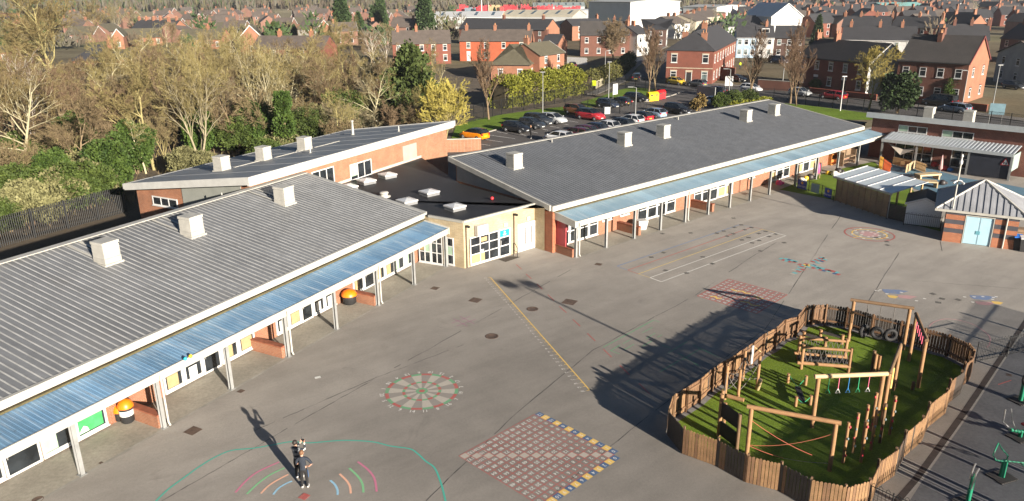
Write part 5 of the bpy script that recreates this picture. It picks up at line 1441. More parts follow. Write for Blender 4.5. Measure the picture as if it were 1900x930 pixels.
# figures face the building: their tops point at the camera
TA = (-ex * 0.0 + np.array([-1.0, 0.0])); TA = -(ey * 1.0 + 0 * ex)
TA = -ey; TB = np.array([-TA[1], TA[0]])
for a in range(13):
    for b in range(13):
        i, j = a + 0.5, 13 - b - 0.5         # a counts towards L, b away from R
        if a == b: mbw.quad(gp(a + .06, 13 - b - .06, PZ + .0014), gp(a + .94, 13 - b - .06, PZ + .0014), gp(a + .94, 13 - b - .94, PZ + .0014), gp(a + .06, 13 - b - .94, PZ + .0014)); continue
        label_at(mbt, str(a * b), i, j, 0.235, PZ + .0014)
for k in range(13):
    for mbx, (i0, j0) in ((mbb if k % 2 == 0 else mby, (-1.0, 13 - k - 1)), (mbb if k % 2 == 0 else mby, (k, 13.0))):
        mbx.quad(gp(i0 + .04, j0 + .04), gp(i0 + .96, j0 + .04), gp(i0 + .96, j0 + .96), gp(i0 + .04, j0 + .96))
        label_at(mbt, str(k), i0 + .5, j0 + .5, 0.25, PZ + .0014)
mbw.build('square', P_PALE, o); mby.build('yellow_square', P_YEL, o); mbb.build('blue_square', P_BLUE, o); mbt.build('lettering', P_WHITE, o)

# number line
a, b = G(910, 515), G(1094, 724)
d = (b - a) / np.linalg.norm(b - a); n = np.array([-d[1], d[0]]); n = n if n[0] < 0 else -n
mb = MB(); line_on_ground(mb, [(910, 515), (1094, 724)], 0.065, PZ)
L = float(np.linalg.norm(b - a)); K = 41
for k in range(K):
    p = a + d * (L * k / (K - 1)); q = p + n * 0.16; e = d * 0.018
    mb.quad((*(p - e), PZ + .001), (*(p + e), PZ + .001), (*(q + e), PZ + .001), (*(q - e), PZ + .001))
o = mark('number_line', mb, P_YEL, 'long yellow number line with ticks and white figures across the yard')
mb = MB()
for k in range(K):
    p = a + d * (L * k / (K - 1)) + n * 0.33; write(mb, str(20 - k), (*p, PZ), (*n, 0), (*(-d), 0), 0.19)
mb.build('lettering', P_WHITE, o)
# red dashes
mb = MB()
for s, e in (((958, 491), (968, 500)), ((976, 508.5), (986, 517.5)), ((996, 527), (1006.5, 537)), ((1016.5, 547), (1028, 558)), ((1038, 569), (1051, 580.5)), ((1063, 593), (1076.5, 605.5)), ((1090, 619), (1104.5, 633)), ((1119.5, 648), (1135, 663)), ((1150, 678), (1168, 696)), ((1186, 712), (1206, 732))): line_on_ground(mb, [s, e], 0.06, PZ)
mark('dashed_line', mb, P_RED, 'row of red dashes painted in a line beside the yellow number line')
mb = MB()
for s, e in (((838, 600), (873, 587)), ((846.5, 605.5), (882.5, 592.5)), ((841, 591.5), (867, 605.5)), ((853, 587), (880, 601))): line_on_ground(mb, [s, e], 0.045, PZ)
mark('noughts_grid', mb, paint('purple_marking', (0.30, 0.13, 0.21), 0.3), 'small faded purple noughts and crosses grid on the tarmac')
# running lanes
lanes = [(((1145, 494), (1374, 416.5)), P_FBLUE, 0.07), (((1164.5, 501.5), (1396, 421.5)), P_FRED, 0.07), (((1184.5, 508.5), (1415, 425.5)), P_FYEL, 0.07), (((1206, 515.5), (1438, 432)), P_WHITE, 0.06), (((1227, 523), (1458, 437.5)), P_WHITE, 0.06)]
mb = MB()
mm = [P_FBLUE, P_FRED, P_FYEL, P_WHITE]
for k, (ln, m_, w) in enumerate(lanes): line_on_ground(mb, ln, w, PZ, min(k, 3))
for k in range(4):
    line_on_ground(mb, [lanes[k][0][0], lanes[k + 1][0][0]], 0.05 if k < 3 else 0.075, PZ + .001, k); line_on_ground(mb, [lanes[k][0][1], lanes[k + 1][0][1]], 0.05 if k < 3 else 0.075, PZ + .001, k)
o = mark('running_lanes', mb, mm, 'straight running lanes in blue, red, yellow and white beside the long wing')
# hopscotch in green
mb = MB()
line_on_ground(mb, [(1119.5, 644.5), (1213, 594)], 0.06, PZ); line_on_ground(mb, [(1133, 651), (1151, 640)], 0.055, PZ)
for s, e in (((1156, 638), (1172, 629)), ((1192, 617.5), (1211, 607.5)), ((1158, 649.5), (1176, 639)), ((1192, 643), (1210, 632.5)), ((1199, 628.5), (1216, 618)), ((1220, 626), (1228, 621.5)), ((1213, 594), (1224, 598)), ((1133, 651), (1150, 657)), ((1240, 655), (1275, 634)), ((1265, 668), (1300, 647)), ((1225, 690), (1262, 668)), ((1228, 640), (1245, 647)), ((1285, 640), (1335, 664)), ((1258, 655), (1298, 680))): line_on_ground(mb, [s, e], 0.045, PZ)
mark('hopscotch', mb, P_GREEN, 'worn green hopscotch lines partly under the fence shadow')
# hundred square
S = [G(*q) for q in ((1352, 518), (1461, 547), (1404, 582), (1294, 549.5))]
def sp(i, j, z=PZ): 
    a_ = S[3] + (S[0] - S[3]) * i; b_ = S[2] + (S[1] - S[2]) * i; q = a_ + (b_ - a_) * j; return (float(q[0]), float(q[1]), z)
mb = MB(); mf = MB(); mf.quad(sp(0, 0, PZ), sp(0, 1, PZ), sp(1, 1, PZ), sp(1, 0, PZ))
for k in range(11):
    for A, B, dz in ((sp(k / 10, 0), sp(k / 10, 1), 0.0007), (sp(0, k / 10), sp(1, k / 10), 0.0014)):
        A, B = np.array(A[:2]), np.array(B[:2]); dd = (B - A) / np.linalg.norm(B - A); nn = np.array([-dd[1], dd[0]]) * 0.028
        mb.quad((*(A - nn), PZ + dz), (*(B - nn), PZ + dz), (*(B + nn), PZ + dz), (*(A + nn), PZ + dz))
o = mark('hundred_square', mb, P_FRED, 'pinkish hundred square grid with white figures beyond the timber fence')
mf.build('field', paint('pink_wash', (0.24, 0.19, 0.17), 0.5), o)
mb = MB(); ax = np.array(sp(0, 1)[:2]) - np.array(sp(0, 0)[:2]); ax /= np.linalg.norm(ax); ay = np.array([-ax[1], ax[0]])
for i in range(10):
    for j in range(10):
        q = sp((i + .5) / 10, (j + .5) / 10); write(mb, str(100 - (i * 10 + j)), (*q[:2], PZ + .002), (*(-ax), 0), (*(-ay), 0), 0.26)
mb.build('lettering', P_WHITE, o)
mb = MB()
for pts in (((0.62, .25), (0.60, .35), (0.66, .42), (0.62, .5), (0.66, .56)), ((0.55, .66), (0.6, .7), (0.55, .75), (0.6, .8)), ((0.12, .16), (0.17, .22), (0.12, .28), (0.18, .32)), ((0.25, .6), (0.3, .7), (0.24, .8), (0.3, .9))):
    line_on_ground(mb, [sp(i, j)[:2] for i, j in pts], 0.14, PZ + .003, raw=True)
mb.build('wavy_line', P_YEL, o)
# colour cross
cc = G(1499, 493); e1 = G(1557, 508) - G(1443, 478); e2 = G(1530, 479) - G(1467, 506.5)
mb = MB(); cols = [P_BLUE, P_CYAN, P_RED, P_PALE, P_YEL]; rr = random.Random(4)
for e, K in ((e1, 9), (e2, 9)):
    L = np.linalg.norm(e); d = e / L; n = np.array([-d[1], d[0]])
    for k in range(-K, K + 1):
        for s in (-1, 1):
            if rr.random() < 0.26 and k: continue
            m = 4 if k == 0 else rr.choice([0, 1, 2, 3, 2, 1]); p = cc + d * (k * L / 2 / K) + n * (0.17 * s + (0.17 if rr.random() < .15 else 0)); h = L / 4 / K * 0.96
            dz = 0.0012 if e is e2 else 0
            mb.quad((*(p - d * h - n * .165), PZ + dz), (*(p + d * h - n * .165), PZ + dz), (*(p + d * h + n * .165), PZ + dz), (*(p - d * h + n * .165), PZ + dz), m)
mark('colour_cross', mb, cols, 'diagonal cross of small blue, aqua, red and white painted squares')
# compass rings
cx = G(1613, 434.5); e = G(1657.5, 434.5) - G(1569, 432.5); RR = float(np.linalg.norm(e)) / 2
mb = MB()
def ring(r, w, m, z=PZ, n=40):
    for k in range(n):
        a0, a1 = 2 * PI * k / n, 2 * PI * (k + 1) / n; P = [(cx[0] + q * math.cos(a), cx[1] + q * math.sin(a), z) for q, a in ((r - w, a0), (r + w, a0), (r + w, a1), (r - w, a1))]; mb.quad(*P, m)
ring(RR, 0.06, 0); ring(RR * 0.70, 0.06, 1); ring(RR * 0.2, RR * 0.2, 2)
for k in range(4):
    a = k * PI / 2 + 0.5; 
    P0, P1 = cx + np.array([math.cos(a), math.sin(a)]) * RR * .5, cx + np.array([math.cos(a), math.sin(a)]) * RR * 1.05; line_on_ground(mb, [P0, P1], 0.09, PZ + .001, 0 if k % 2 else 1, raw=True)
for k in range(22):
    a = k * 2.4; r = RR * (0.25 + 0.62 * (k / 22)); p = cx + np.array([math.cos(a), math.sin(a)]) * r; mb.quad((p[0] - .1, p[1] - .07, PZ + .002), (p[0] + .1, p[1] - .07, PZ + .002), (p[0] + .1, p[1] + .07, PZ + .002), (p[0] - .1, p[1] + .07, PZ + .002), 3)
mark('compass_rings', mb, [P_RED, P_YEL, P_FPINK, P_WHITE], 'red and yellow double ring with compass ticks painted near the shelter')
# fish pictures
for i, (px, py, fl) in enumerate(((1668, 549.5, 1), (1834, 561, -1))):
    p = G(px, py); mb = MB()
    def blob(dx, dy, rx, ry, m, n=9):
        mb.poly([(p[0] + fl * dx + rx * (1 + .3 * math.cos(3 * t)) * math.cos(t), p[1] + dy + ry * (1 + .25 * math.sin(4 * t)) * math.sin(t), PZ + .0007 * m) for t in np.arange(n) * 2 * PI / n], m)
    blob(0.0, 0.75, 0.75, 0.38, 0); blob(0.35, -0.15, 0.55, 0.3, 1); blob(-0.45, -0.1, 0.3, 0.25, 2)
    for k in range(7): blob(rr.uniform(-1.0, 1.5), rr.uniform(-.9, 1.1), 0.10, 0.08, 3, 6)
    mark('sea_creature_picture', mb, [paint('fish_blue', (0.13, 0.20, 0.36), 0.6), P_FPINK, P_YEL, P_WHITE], 'blue and pink creature picture painted on tarmac ' + ('nearer the timber fence' if i == 0 else 'near the picture edge'))
# footprints and stepping squares (dark paint)
P_DK = paint('dark_marking', (0.075, 0.07, 0.063), 0.5)
sq = [(1208.5, 477.5), (1231, 469), (1235, 502), (1274, 507), (1304, 477), (1322, 489.5), (1281.5, 432.5), (1330, 433), (1342.5, 429), (1362.5, 422), (1375.5, 417.5), (1349, 438.5), (1361, 434), (1382, 426.5), (1394.5, 422.5), (1376.5, 445.5), (1389, 441), (1408, 433.5), (1420.5, 429.5), (1395.5, 451), (1408.5, 446.5), (1427, 439), (1439, 434.5), (1411, 466), (1455, 450.5), (1229, 433.8), (1361, 405), (1645, 448.5), (1646.5, 455), (1731, 545.5), (1748, 554.5), (1778, 556.5), (1741, 561.5), (1626, 441)]
mb = MB()
for px, py in sq:
    q = G(px, py); a = rr.uniform(0, 1.5); P = [(q[0] + .22 * math.cos(a + t), q[1] + .22 * math.sin(a + t), PZ + .0012) for t in np.arange(4) * PI / 2]; mb.poly(P)
mark('stepping_squares', mb, P_DK, 'scatter of small dark squares painted along the running lanes')
# snake line round the two people, small arcs
mb = MB(); pts = [(284, 936), (310, 910), (345, 884), (370, 866), (400, 848), (430, 836), (470, 832), (505, 826), (540, 820), (575, 822), (635, 817.5), (690, 820), (725, 828), (760, 833), (775, 842), (790, 856), (806, 868), (816, 890), (822, 910), (828, 936)]
def smooth_px(pts, n=5):
    out = []
    for i in range(len(pts) - 1):
        p0, p1, p2, p3 = [np.array(pts[max(0, min(len(pts) - 1, i + k))], float) for k in (-1, 0, 1, 2)]
        for s in range(n):
            t = s / n; out.append(tuple(0.5 * ((2 * p1) + (-p0 + p2) * t + (2 * p0 - 5 * p1 + 4 * p2 - p3) * t * t + (-p0 + 3 * p1 - 3 * p2 + p3) * t ** 3)))
    return out + [pts[-1]]
line_on_ground(mb, smooth_px(pts), 0.075, PZ)
mark('winding_line', mb, P_TEAL, 'long winding teal line painted round the two people')
for side_, sets in (('on the building side of the people', (((437, 914), (455, 894), (478, 876), (518, 857.5)), ((458, 917), (478, 898), (500, 882), (528, 868.5)), ((484, 916), (498, 902), (515, 891), (535, 880.5)), ((507, 918), (516, 907), (530, 898), (542, 893)))), ('on the number grid side of the people', (((664, 857), (684, 873), (695, 889), (699, 912.5)), ((648, 869), (663, 883), (672, 897), (674.5, 914)), ((630, 879.5), (642, 891), (649, 902), (651, 916)), ((612.5, 891.5), (621, 899), (626, 909), (626.5, 918.5))))):
    T = thing('rainbow_arcs', 'four nested pink, green, peach and blue arcs ' + side_, 'ground marking', G3(*sets[0][0]))
    for k, pt in enumerate(sets): mb = MB(); line_on_ground(mb, smooth_px(list(pt), 6), 0.085, PZ); mb.build('arc', (P_PINK, P_LGREEN, P_PEACH, P_SKY)[k], T)
mb = MB(); line_on_ground(mb, smooth_px([(1724, 606), (1735, 597), (1760, 592), (1800, 600), (1830, 618), (1838, 632), (1832, 645)]), 0.07, PZ); mark('curved_line', mb, P_FPINK, 'faded pink curved line beyond the play fence')
mb = MB(); line_on_ground(mb, [(1852, 714), (1876, 706)], 0.06, 0.0068); mark('red_dash', mb, P_FRED, 'single short red dash on the paving by the exercise machines')
# covers and gullies
def cover(px, py, w, h, lab, rnd=False, m=None, name='drain_cover'):
    q = G(px, py); mb = MB()
    a0, a1 = G(px - w / 2, py), G(px + w / 2, py); r = float(np.linalg.norm(a1 - a0)) / 2
    if rnd:
        mb.lathe((*q, 0.001), [(r, 0), (r, 0.006), (r * 0.88, 0.007), (r * 0.86, 0.004), (0.02, 0.004)], 24)
    else:
        an = FL.ang; s = r * 0.80; f = Fr(q, an); mb.box(-s, s, -s, s, 0.001, 0.0075, fr=f)
        for k in range(5): mb.box(-s * .9, s * .9, -s * .9 + k * s * .4, -s * .9 + k * s * .4 + s * .12, 0.0076, 0.010, fr=f)
    return mb.build(name, m or M_IRON, label=lab, cat='drain cover')
cover(358, 799.5, 30, 14, 'square rusty drain cover nearest the black bin with orange dome'); cover(882, 557, 25, 13, 'large square drain cover on the building side of the number line'); cover(1057, 560.5, 30, 15, 'square drain cover beyond the round one, by the red dashes'); cover(807, 535, 17, 8, 'small square drain cover in front of the last grey column')
cover(988, 573.5, 22, 10, 'round manhole cover close beside the yellow number line', True); cover(912.5, 624, 25, 11, 'round manhole cover between noughts grid and number line', True); cover(447, 726, 14, 7, 'small gully grate at the foot of a downpipe column'); cover(1110.5, 490.5, 15, 6, 'small square drain cover in front of the long wing first columns')
cover(187, 859, 8, 4, 'tiny gully grate on the slab edge by the nearest column'); cover(1872, 696, 12, 6, 'gully grate next to the drain channel'); cover(564.5, 921.5, 20, 14, 'red painted square cover at the feet of the two people', m=P_RED); cover(70, 927, 20, 8, 'oval dark manhole at the bottom corner of the slab', True)
q = G(589.5, 700.5); mb = MB(); f = Fr(q, 0.4); mb.box(-.14, .14, -.10, .10, 0.004, 0.008, fr=f); mb.build('paper_scrap', M_PAPER, label='scrap of white paper lying on the open tarmac', cat='litter')
# ---------------------------------------------------------------- vegetation
def bark(name, a, b, rand=0.25):
    t = NT(name); f = t.noise(t.obj(), 2.2, 3, 0.7); oi = t.node('ShaderNodeObjectInfo')
    c = t.ramp(f, [(0.3, a), (0.7, b)])
    h = t.node('ShaderNodeHueSaturation'); t.put(h.inputs['Value'], t.math('MULTIPLY_ADD', oi.outputs['Random'], 2 * rand, 1 - rand))
    t.put(h.inputs['Hue'], t.math('MULTIPLY_ADD', oi.outputs['Random'], 0.022, 0.492)); t.put(h.inputs['Color'], c)
    t.color(h.outputs[0]); t.rough(0.9); t.b.inputs['Specular IOR Level'].default_value = 0.1
    MATS[name] = t.m; return t.m


def leafmat(name, a, b, rand=0.2, sc=1.2):
    t = NT(name); p = t.obj(); f = t.noise(p, sc, 3, 0.7); g = t.noise(p, sc * 9, 2, 0.7); oi = t.node('ShaderNodeObjectInfo')
    c = t.ramp(f, [(0.32, a), (0.68, b)]); c = t.mix(0.6, c, t.ramp(g, [(0.3, 0.6), (0.7, 1.4)]), 'MULTIPLY')
    h = t.node('ShaderNodeHueSaturation'); t.put(h.inputs['Value'], t.math('MULTIPLY_ADD', oi.outputs['Random'], 2 * rand, 1 - rand)); t.put(h.inputs['Color'], c)
    t.color(h.outputs[0]); t.rough(0.7); t.b.inputs['Specular IOR Level'].default_value = 0.25
    MATS[name] = t.m; return t.m


B_OLIVE = bark('olive_bark', (0.22, 0.185, 0.085), (0.36, 0.31, 0.15)); T_OLIVE = bark('olive_twig', (0.175, 0.138, 0.060), (0.275, 0.225, 0.10))
B_BROWN = bark('brown_bark', (0.150, 0.105, 0.065), (0.240, 0.180, 0.115)); T_BROWN = bark('brown_twig', (0.145, 0.105, 0.060), (0.225, 0.170, 0.10))
B_GREY = bark('grey_bark', (0.28, 0.25, 0.155), (0.43, 0.39, 0.26)); T_GREY = bark('grey_twig', (0.185, 0.150, 0.090), (0.285, 0.24, 0.15))
B_BIRCH = bark('birch_bark', (0.42, 0.38, 0.33), (0.58, 0.54, 0.48)); T_RUST = bark('rust_twig', (0.135, 0.088, 0.055), (0.205, 0.140, 0.090))
T_YEL = bark('yellow_twig', (0.30, 0.24, 0.055), (0.46, 0.38, 0.11), 0.12)
L_DARK = leafmat('dark_needles', (0.022, 0.042, 0.016), (0.055, 0.088, 0.028)); L_LAUREL = leafmat('laurel_leaf', (0.030, 0.050, 0.010), (0.078, 0.108, 0.022))
L_LIME = leafmat('lime_hedge_leaf', (0.12, 0.135, 0.014), (0.25, 0.25, 0.034)); L_IVY = leafmat('ivy_leaf', (0.030, 0.062, 0.012), (0.080, 0.125, 0.022)); L_OLIVE = leafmat('olive_leaf', (0.105, 0.105, 0.045), (0.200, 0.190, 0.085))


def grow(seed, H, limbs=9, fork=0.28, spread=0.75, up=0.35, dens=1.0, twist=0.22, trunk_r=None, levels=4, stems=1):
    """list of branches: (points, radii, level)"""
    r = random.Random(seed); out = []
    def branch(p, d, L, rad, lvl):
        n = (6, 5, 4, 3, 2)[lvl]; pts = [p]; rr = [rad]; dirs = [d]
        for i in range(n):
            j = Vector((r.gauss(0, 1), r.gauss(0, 1), r.gauss(0, 0.7))) * (twist if lvl else 0.07)
            d = (d + j + Vector((0, 0, up * (0.10 if lvl > 1 else 0.16)))).normalized()
            p = p + d * (L / n); pts.append(p); dirs.append(d); rr.append(max(0.011, rad * (1 - (i + 1) / n * (0.78 if lvl == 0 else 0.70))))
        out.append((pts, rr, lvl))
        if lvl >= levels: return
        kids = (limbs, 6, 6, 4)[lvl]; kids = max(2, int(kids * (dens if lvl else 1) * r.uniform(0.8, 1.2)))
        for k in range(kids):
            t = (fork + (1 - fork) * (k + r.random()) / kids) if lvl == 0 else (0.22 + 0.78 * (k + r.random()) / kids)
            x = min(n - 1e-4, t * n); i = int(x); q = pts[i].lerp(pts[i + 1], x - i)
            ax = dirs[i + 1]; s = ax.cross(Vector((r.gauss(0, 1), r.gauss(0, 1), r.gauss(0, 1))))
            if s.length < 1e-3: continue
            s.normalize(); a = spread * r.uniform(0.65, 1.25) * (1.0 if lvl == 0 else 0.85)
            nd = (ax * math.cos(a) + s * math.sin(a)).normalized()
            l2 = L * ((0.62, 0.52, 0.50, 0.5)[lvl]) * r.uniform(0.7, 1.2) * (1.15 - 0.55 * t if lvl == 0 else 1.1 - 0.4 * t)
            branch(q, nd, l2, max(0.012, rr[i] * 0.55), lvl + 1)
    for s in range(stems):
        d = Vector((r.gauss(0, 0.05), r.gauss(0, 0.05), 1)) if stems == 1 else Vector((0.33 * math.cos(2 * PI * s / stems + r.random()), 0.33 * math.sin(2 * PI * s / stems + r.random()), 1))
        branch(Vector((0, 0, -0.1)), d.normalized(), H * (0.78 if stems == 1 else 0.62), (trunk_r or H * 0.018) * (1 if stems == 1 else 0.6), 0)
    return out


def wood(brs, cut=2, thick=1.0):
    """two builders: limbs (levels under cut) and twigs"""
    a, b = MB(), MB()
    for pts, rr, lvl in brs:
        m = a if lvl < cut else b
        n = 6 if lvl == 0 else (4 if lvl == 1 else 3)
        P = pts if lvl < 3 else pts
        up = None; ring = []
        for i, p in enumerate(P):
            d = P[min(i + 1, len(P) - 1)] - P[max(i - 1, 0)]; d.normalize()
            if up is None: up = Vector((0, 0, 1)) if abs(d.z) < 0.9 else Vector((1, 0, 0))
            x = d.cross(up); x.normalize(); y = x.cross(d); up = y
            R = rr[i] * thick if lvl >= cut else rr[i]
            for k in range(n):
                t = 2 * PI * k / n; c, s = math.cos(t) * R, math.sin(t) * R
                ring.append((p.x + x.x * c + y.x * s, p.y + x.y * c + y.y * s, p.z + x.z * c + y.z * s))
        o = len(m.v); m.v.extend(ring)
        for i in range(len(P) - 1):
            for k in range(n):
                k2 = (k + 1) % n
                m.f.append((o + i * n + k, o + i * n + k2, o + (i + 1) * n + k2, o + (i + 1) * n + k)); m.m.append(0); m.sm.append(True)
    return a, b


def leaf_cloud(mb, seed, n, shape, size, droop=0.0, m=0, lo=0.45):
    """small leaf clumps through a volume: shape(r) returns (point, outward)"""
    r = random.Random(seed)
    for _ in range(n):
        p, o = shape(r); p = Vector(p); o = Vector(o)
        if o.length < 1e-6: o = Vector((0, 0, 1))
        o.normalize()
        for k in range(3):
            d = (o + Vector((r.gauss(0, .6), r.gauss(0, .6), r.gauss(0, .6) - droop))).normalized()
            s = d.cross(Vector((r.gauss(0, 1), r.gauss(0, 1), r.gauss(0, 1))))
            if s.length < 1e-4: continue
            s.normalize(); L = size * r.uniform(0.6, 1.3); w = L * 0.42
            q = p + Vector((r.gauss(0, 1), r.gauss(0, 1), r.gauss(0, 1))) * size * 0.35
            mb.add([q - s * w * 0.5, q + d * L * 0.55 - s * w, q + d * L, q + d * L * 0.5 + s * w], [(0, 1, 2, 3)], m)


def clumpy(rx, ry, rz, cz, k, seed, shell=0.72):
    """uneven crown: points gather round k lobes"""
    rg = random.Random(seed); lobes = []
    for _ in range(k):
        u = Vector((rg.gauss(0, 1), rg.gauss(0, 1), rg.gauss(0, 0.9))).normalized() * rg.uniform(0.35, 0.85)
        lobes.append((u.x * rx, u.y * ry, cz + u.z * rz, rg.uniform(0.28, 0.5)))
    def f(r):
        x, y, z, s = r.choice(lobes); v = Vector((r.gauss(0, 1), r.gauss(0, 1), r.gauss(0, 1))).normalized(); q = r.uniform(shell, 1.0) * s
        return (x + v.x * rx * q, y + v.y * ry * q, max(0.05, z + v.z * rz * q)), v
    return f


def cone(H, R, base, seed, tiers=9, ragged=0.25):
    rg = random.Random(seed); ph = [rg.uniform(0, 6) for _ in range(6)]
    def f(r):
        t = 1 - math.sqrt(r.random()); z = base + (H - base) * t; a = r.uniform(0, 2 * PI)
        rad = R * (1 - t) ** 0.75 * (1 + ragged * math.sin(3 * a + ph[0] + z * 1.1) + ragged * .8 * math.sin(5 * a + ph[1] - z * 1.7)) * r.uniform(0.72, 1.05)
        return (rad * math.cos(a), rad * math.sin(a), z), (math.cos(a), math.sin(a), 0.35)
    return f


class Proto:
    """one kind of plant: part name -> (mesh, material set)"""
    def __init__(s, parts): s.parts = parts      # list of (name, MB, mats, children)
    def place(s, name, label, cat, x, y, rz=0.0, sc=1.0, group=None, z=0.0, sz=None):
        root = thing(name, label, cat, (x, y, z), rz, group); root.scale = (sc, sc, sz or sc)
        for nm, me in s.mesh():
            o = bpy.data.objects.new(nm, me); COL.objects.link(o); o.parent = root
        return root
    def mesh(s):
        if not hasattr(s, '_m'): s._m = [(nm, mb.mesh(nm, mt)) for nm, mb, mt in s.parts]
        return s._m


def bare(seed, H, bk, tw, thick=1.35, cut=3, **kw):
    a, b = wood(grow(seed, H, **kw), cut, thick); return Proto([('trunk', a, bk), ('crown', b, tw)])


PB = [bare(1, 11, B_OLIVE, T_OLIVE, dens=1.3, limbs=11, spread=0.72), bare(2, 10, B_BROWN, T_BROWN, dens=1.35, limbs=12, spread=0.62), bare(3, 12, B_GREY, T_OLIVE, dens=1.0, limbs=11, spread=0.80),
      bare(4, 9, B_OLIVE, T_BROWN, dens=1.15, limbs=9, stems=4, spread=0.62), bare(5, 10, B_GREY, T_GREY, dens=1.0, limbs=8, stems=5, spread=0.55), bare(6, 9, B_BROWN, T_RUST, dens=1.2, limbs=12, spread=0.55, up=0.6)]
KINDS_B = [('bare olive twigged tree in the dense wood behind the school', 'olive'), ('bare brown twigged tree in the dense wood behind the school', 'brown'), ('bare tree with pale limbs and spreading olive twigs in the wood', 'pale'),
           ('bare many stemmed olive barked tree in the wood', 'stemmed'), ('bare grey many stemmed tree in the wood', 'grey'), ('bare reddish brown slender tree in the wood', 'rust')]
P_SLIM = bare(8, 10, B_BROWN, T_RUST, dens=1.2, limbs=16, spread=0.34, up=0.9, fork=0.16, twist=0.15)
P_ROUND = bare(9, 9, B_BROWN, T_BROWN, dens=1.5, limbs=18, spread=0.95, fork=0.18, thick=2.0)
P_BIG = bare(10, 17, B_OLIVE, T_OLIVE, dens=1.5, limbs=17, spread=0.82, fork=0.2, thick=2.0)
P_PALE = bare(11, 13, B_GREY, T_OLIVE, dens=0.9, limbs=13, spread=0.62, stems=3, thick=1.1)
P_BIRCH = bare(12, 12, B_BIRCH, T_RUST, dens=0.8, limbs=12, spread=0.5, trunk_r=0.14, fork=0.3)
P_WILLOW = bare(13, 9, B_OLIVE, T_YEL, dens=1.3, limbs=14, spread=0.5, stems=4, up=0.5, thick=1.6)
P_YROUND = bare(14, 8.5, B_OLIVE, bark('gold_twig', (0.22, 0.165, 0.045), (0.34, 0.26, 0.085), 0.1), dens=1.4, limbs=14, spread=0.85, fork=0.18, thick=1.3)


def conifer(seed, H, R, n, size, lm, base=0.4, ragged=0.22):
    a = MB(); a.tube([(0, 0, -0.1), (0, 0, H * 0.5), (0, 0, H * 0.96)], [H * 0.018, H * 0.012, 0.02], 6)
    b = MB(); leaf_cloud(b, seed, n, cone(H, R, base, seed, ragged=ragged), size, -0.15)
    return Proto([('trunk', a, B_BROWN), ('crown', b, lm)])


def bush(seed, rx, ry, rz, n, size, lm, k=16, stem=True):
    a = MB()
    for i in range(5): q = 2 * PI * i / 5 + seed; a.tube([(0.1 * math.cos(q), .1 * math.sin(q), -0.05), (rx * .35 * math.cos(q), ry * .35 * math.sin(q), rz * 1.1)], [0.06, 0.02], 5)
    b = MB(); leaf_cloud(b, seed, n, clumpy(rx * .8, ry * .8, rz * .8, rz * 0.95, k, seed), size)
    return Proto([('trunk', a, B_BROWN), ('crown', b, lm)])


P_CON = [conifer(21, 13, 3.0, 4200, 0.62, L_DARK), conifer(22, 16, 2.9, 4600, 0.66, L_DARK, ragged=0.16), conifer(23, 11, 4.2, 5200, 0.62, leafmat('cedar_needles', (0.040, 0.062, 0.016), (0.095, 0.125, 0.034)), ragged=0.4)]
P_BUSH = [bush(31, 3.0, 2.6, 2.3, 6500, 0.19, L_LAUREL, 34), bush(32, 2.4, 2.6, 1.9, 5500, 0.18, L_LAUREL, 28), bush(33, 2.6, 2.4, 2.0, 4200, 0.19, L_OLIVE, 28), bush(34, 2.2, 2.2, 2.9, 5600, 0.19, L_IVY, 34)]
P_SHRUB = bush(35, 1.0, 1.0, 0.9, 700, 0.22, leafmat('tan_shrub_leaf', (0.14, 0.10, 0.035), (0.24, 0.17, 0.06)), 8)
P_HOLLY = bush(36, 3.1, 3.1, 3.4, 4200, 0.36, L_DARK, 26)
P_FARB = [bare(41, 11, B_GREY, T_GREY, dens=0.8, limbs=10, spread=0.7, levels=3, thick=2.6), bare(42, 10, B_BROWN, T_BROWN, dens=0.85, limbs=10, spread=0.7, levels=3, thick=2.6)]

rt = random.Random(17)
GRP = 'bare trees of the wood behind the school'
# woodland: jittered grid over its plot
f0, f1 = np.array(P2(FL, -42, 33)), np.array(P2(FL, 27, 33))
wood_poly = [np.array(P2(FL, -62, 33.5)), np.array(P2(FL, 27, 33.5)), np.array((-19, 87)), np.array((-7, 103)), np.array((-13, 140)), np.array((-40, 160)), np.array((-118, 165)), np.array((-135, 140)), np.array((-110, 60))]
def inside(p, poly):
    c = False; n = len(poly)
    for i in range(n):
        a, b = poly[i], poly[(i + 1) % n]
        if (a[1] > p[1]) != (b[1] > p[1]) and p[0] < (b[0] - a[0]) * (p[1] - a[1]) / (b[1] - a[1]) + a[0]: c = not c
    return c
def in_view(x, y, z=4, mx=60):
    q = CAM_R @ np.array([x, y, z - CAM_H])
    if q[2] <= 1: return False
    px, py = 950 + CAM_F * q[0] / q[2], 465 + CAM_F * q[1] / q[2]
    return -mx < px < 1900 + mx and -120 < py < 990
feature = [(115, 178), (372, 300), (527, 300), (762, 205), (826, 262), (280, 330), (150, 122), (185, 122)]
FP = [G(*q) for q in feature]
cnt = 0
sp_ = 5.7
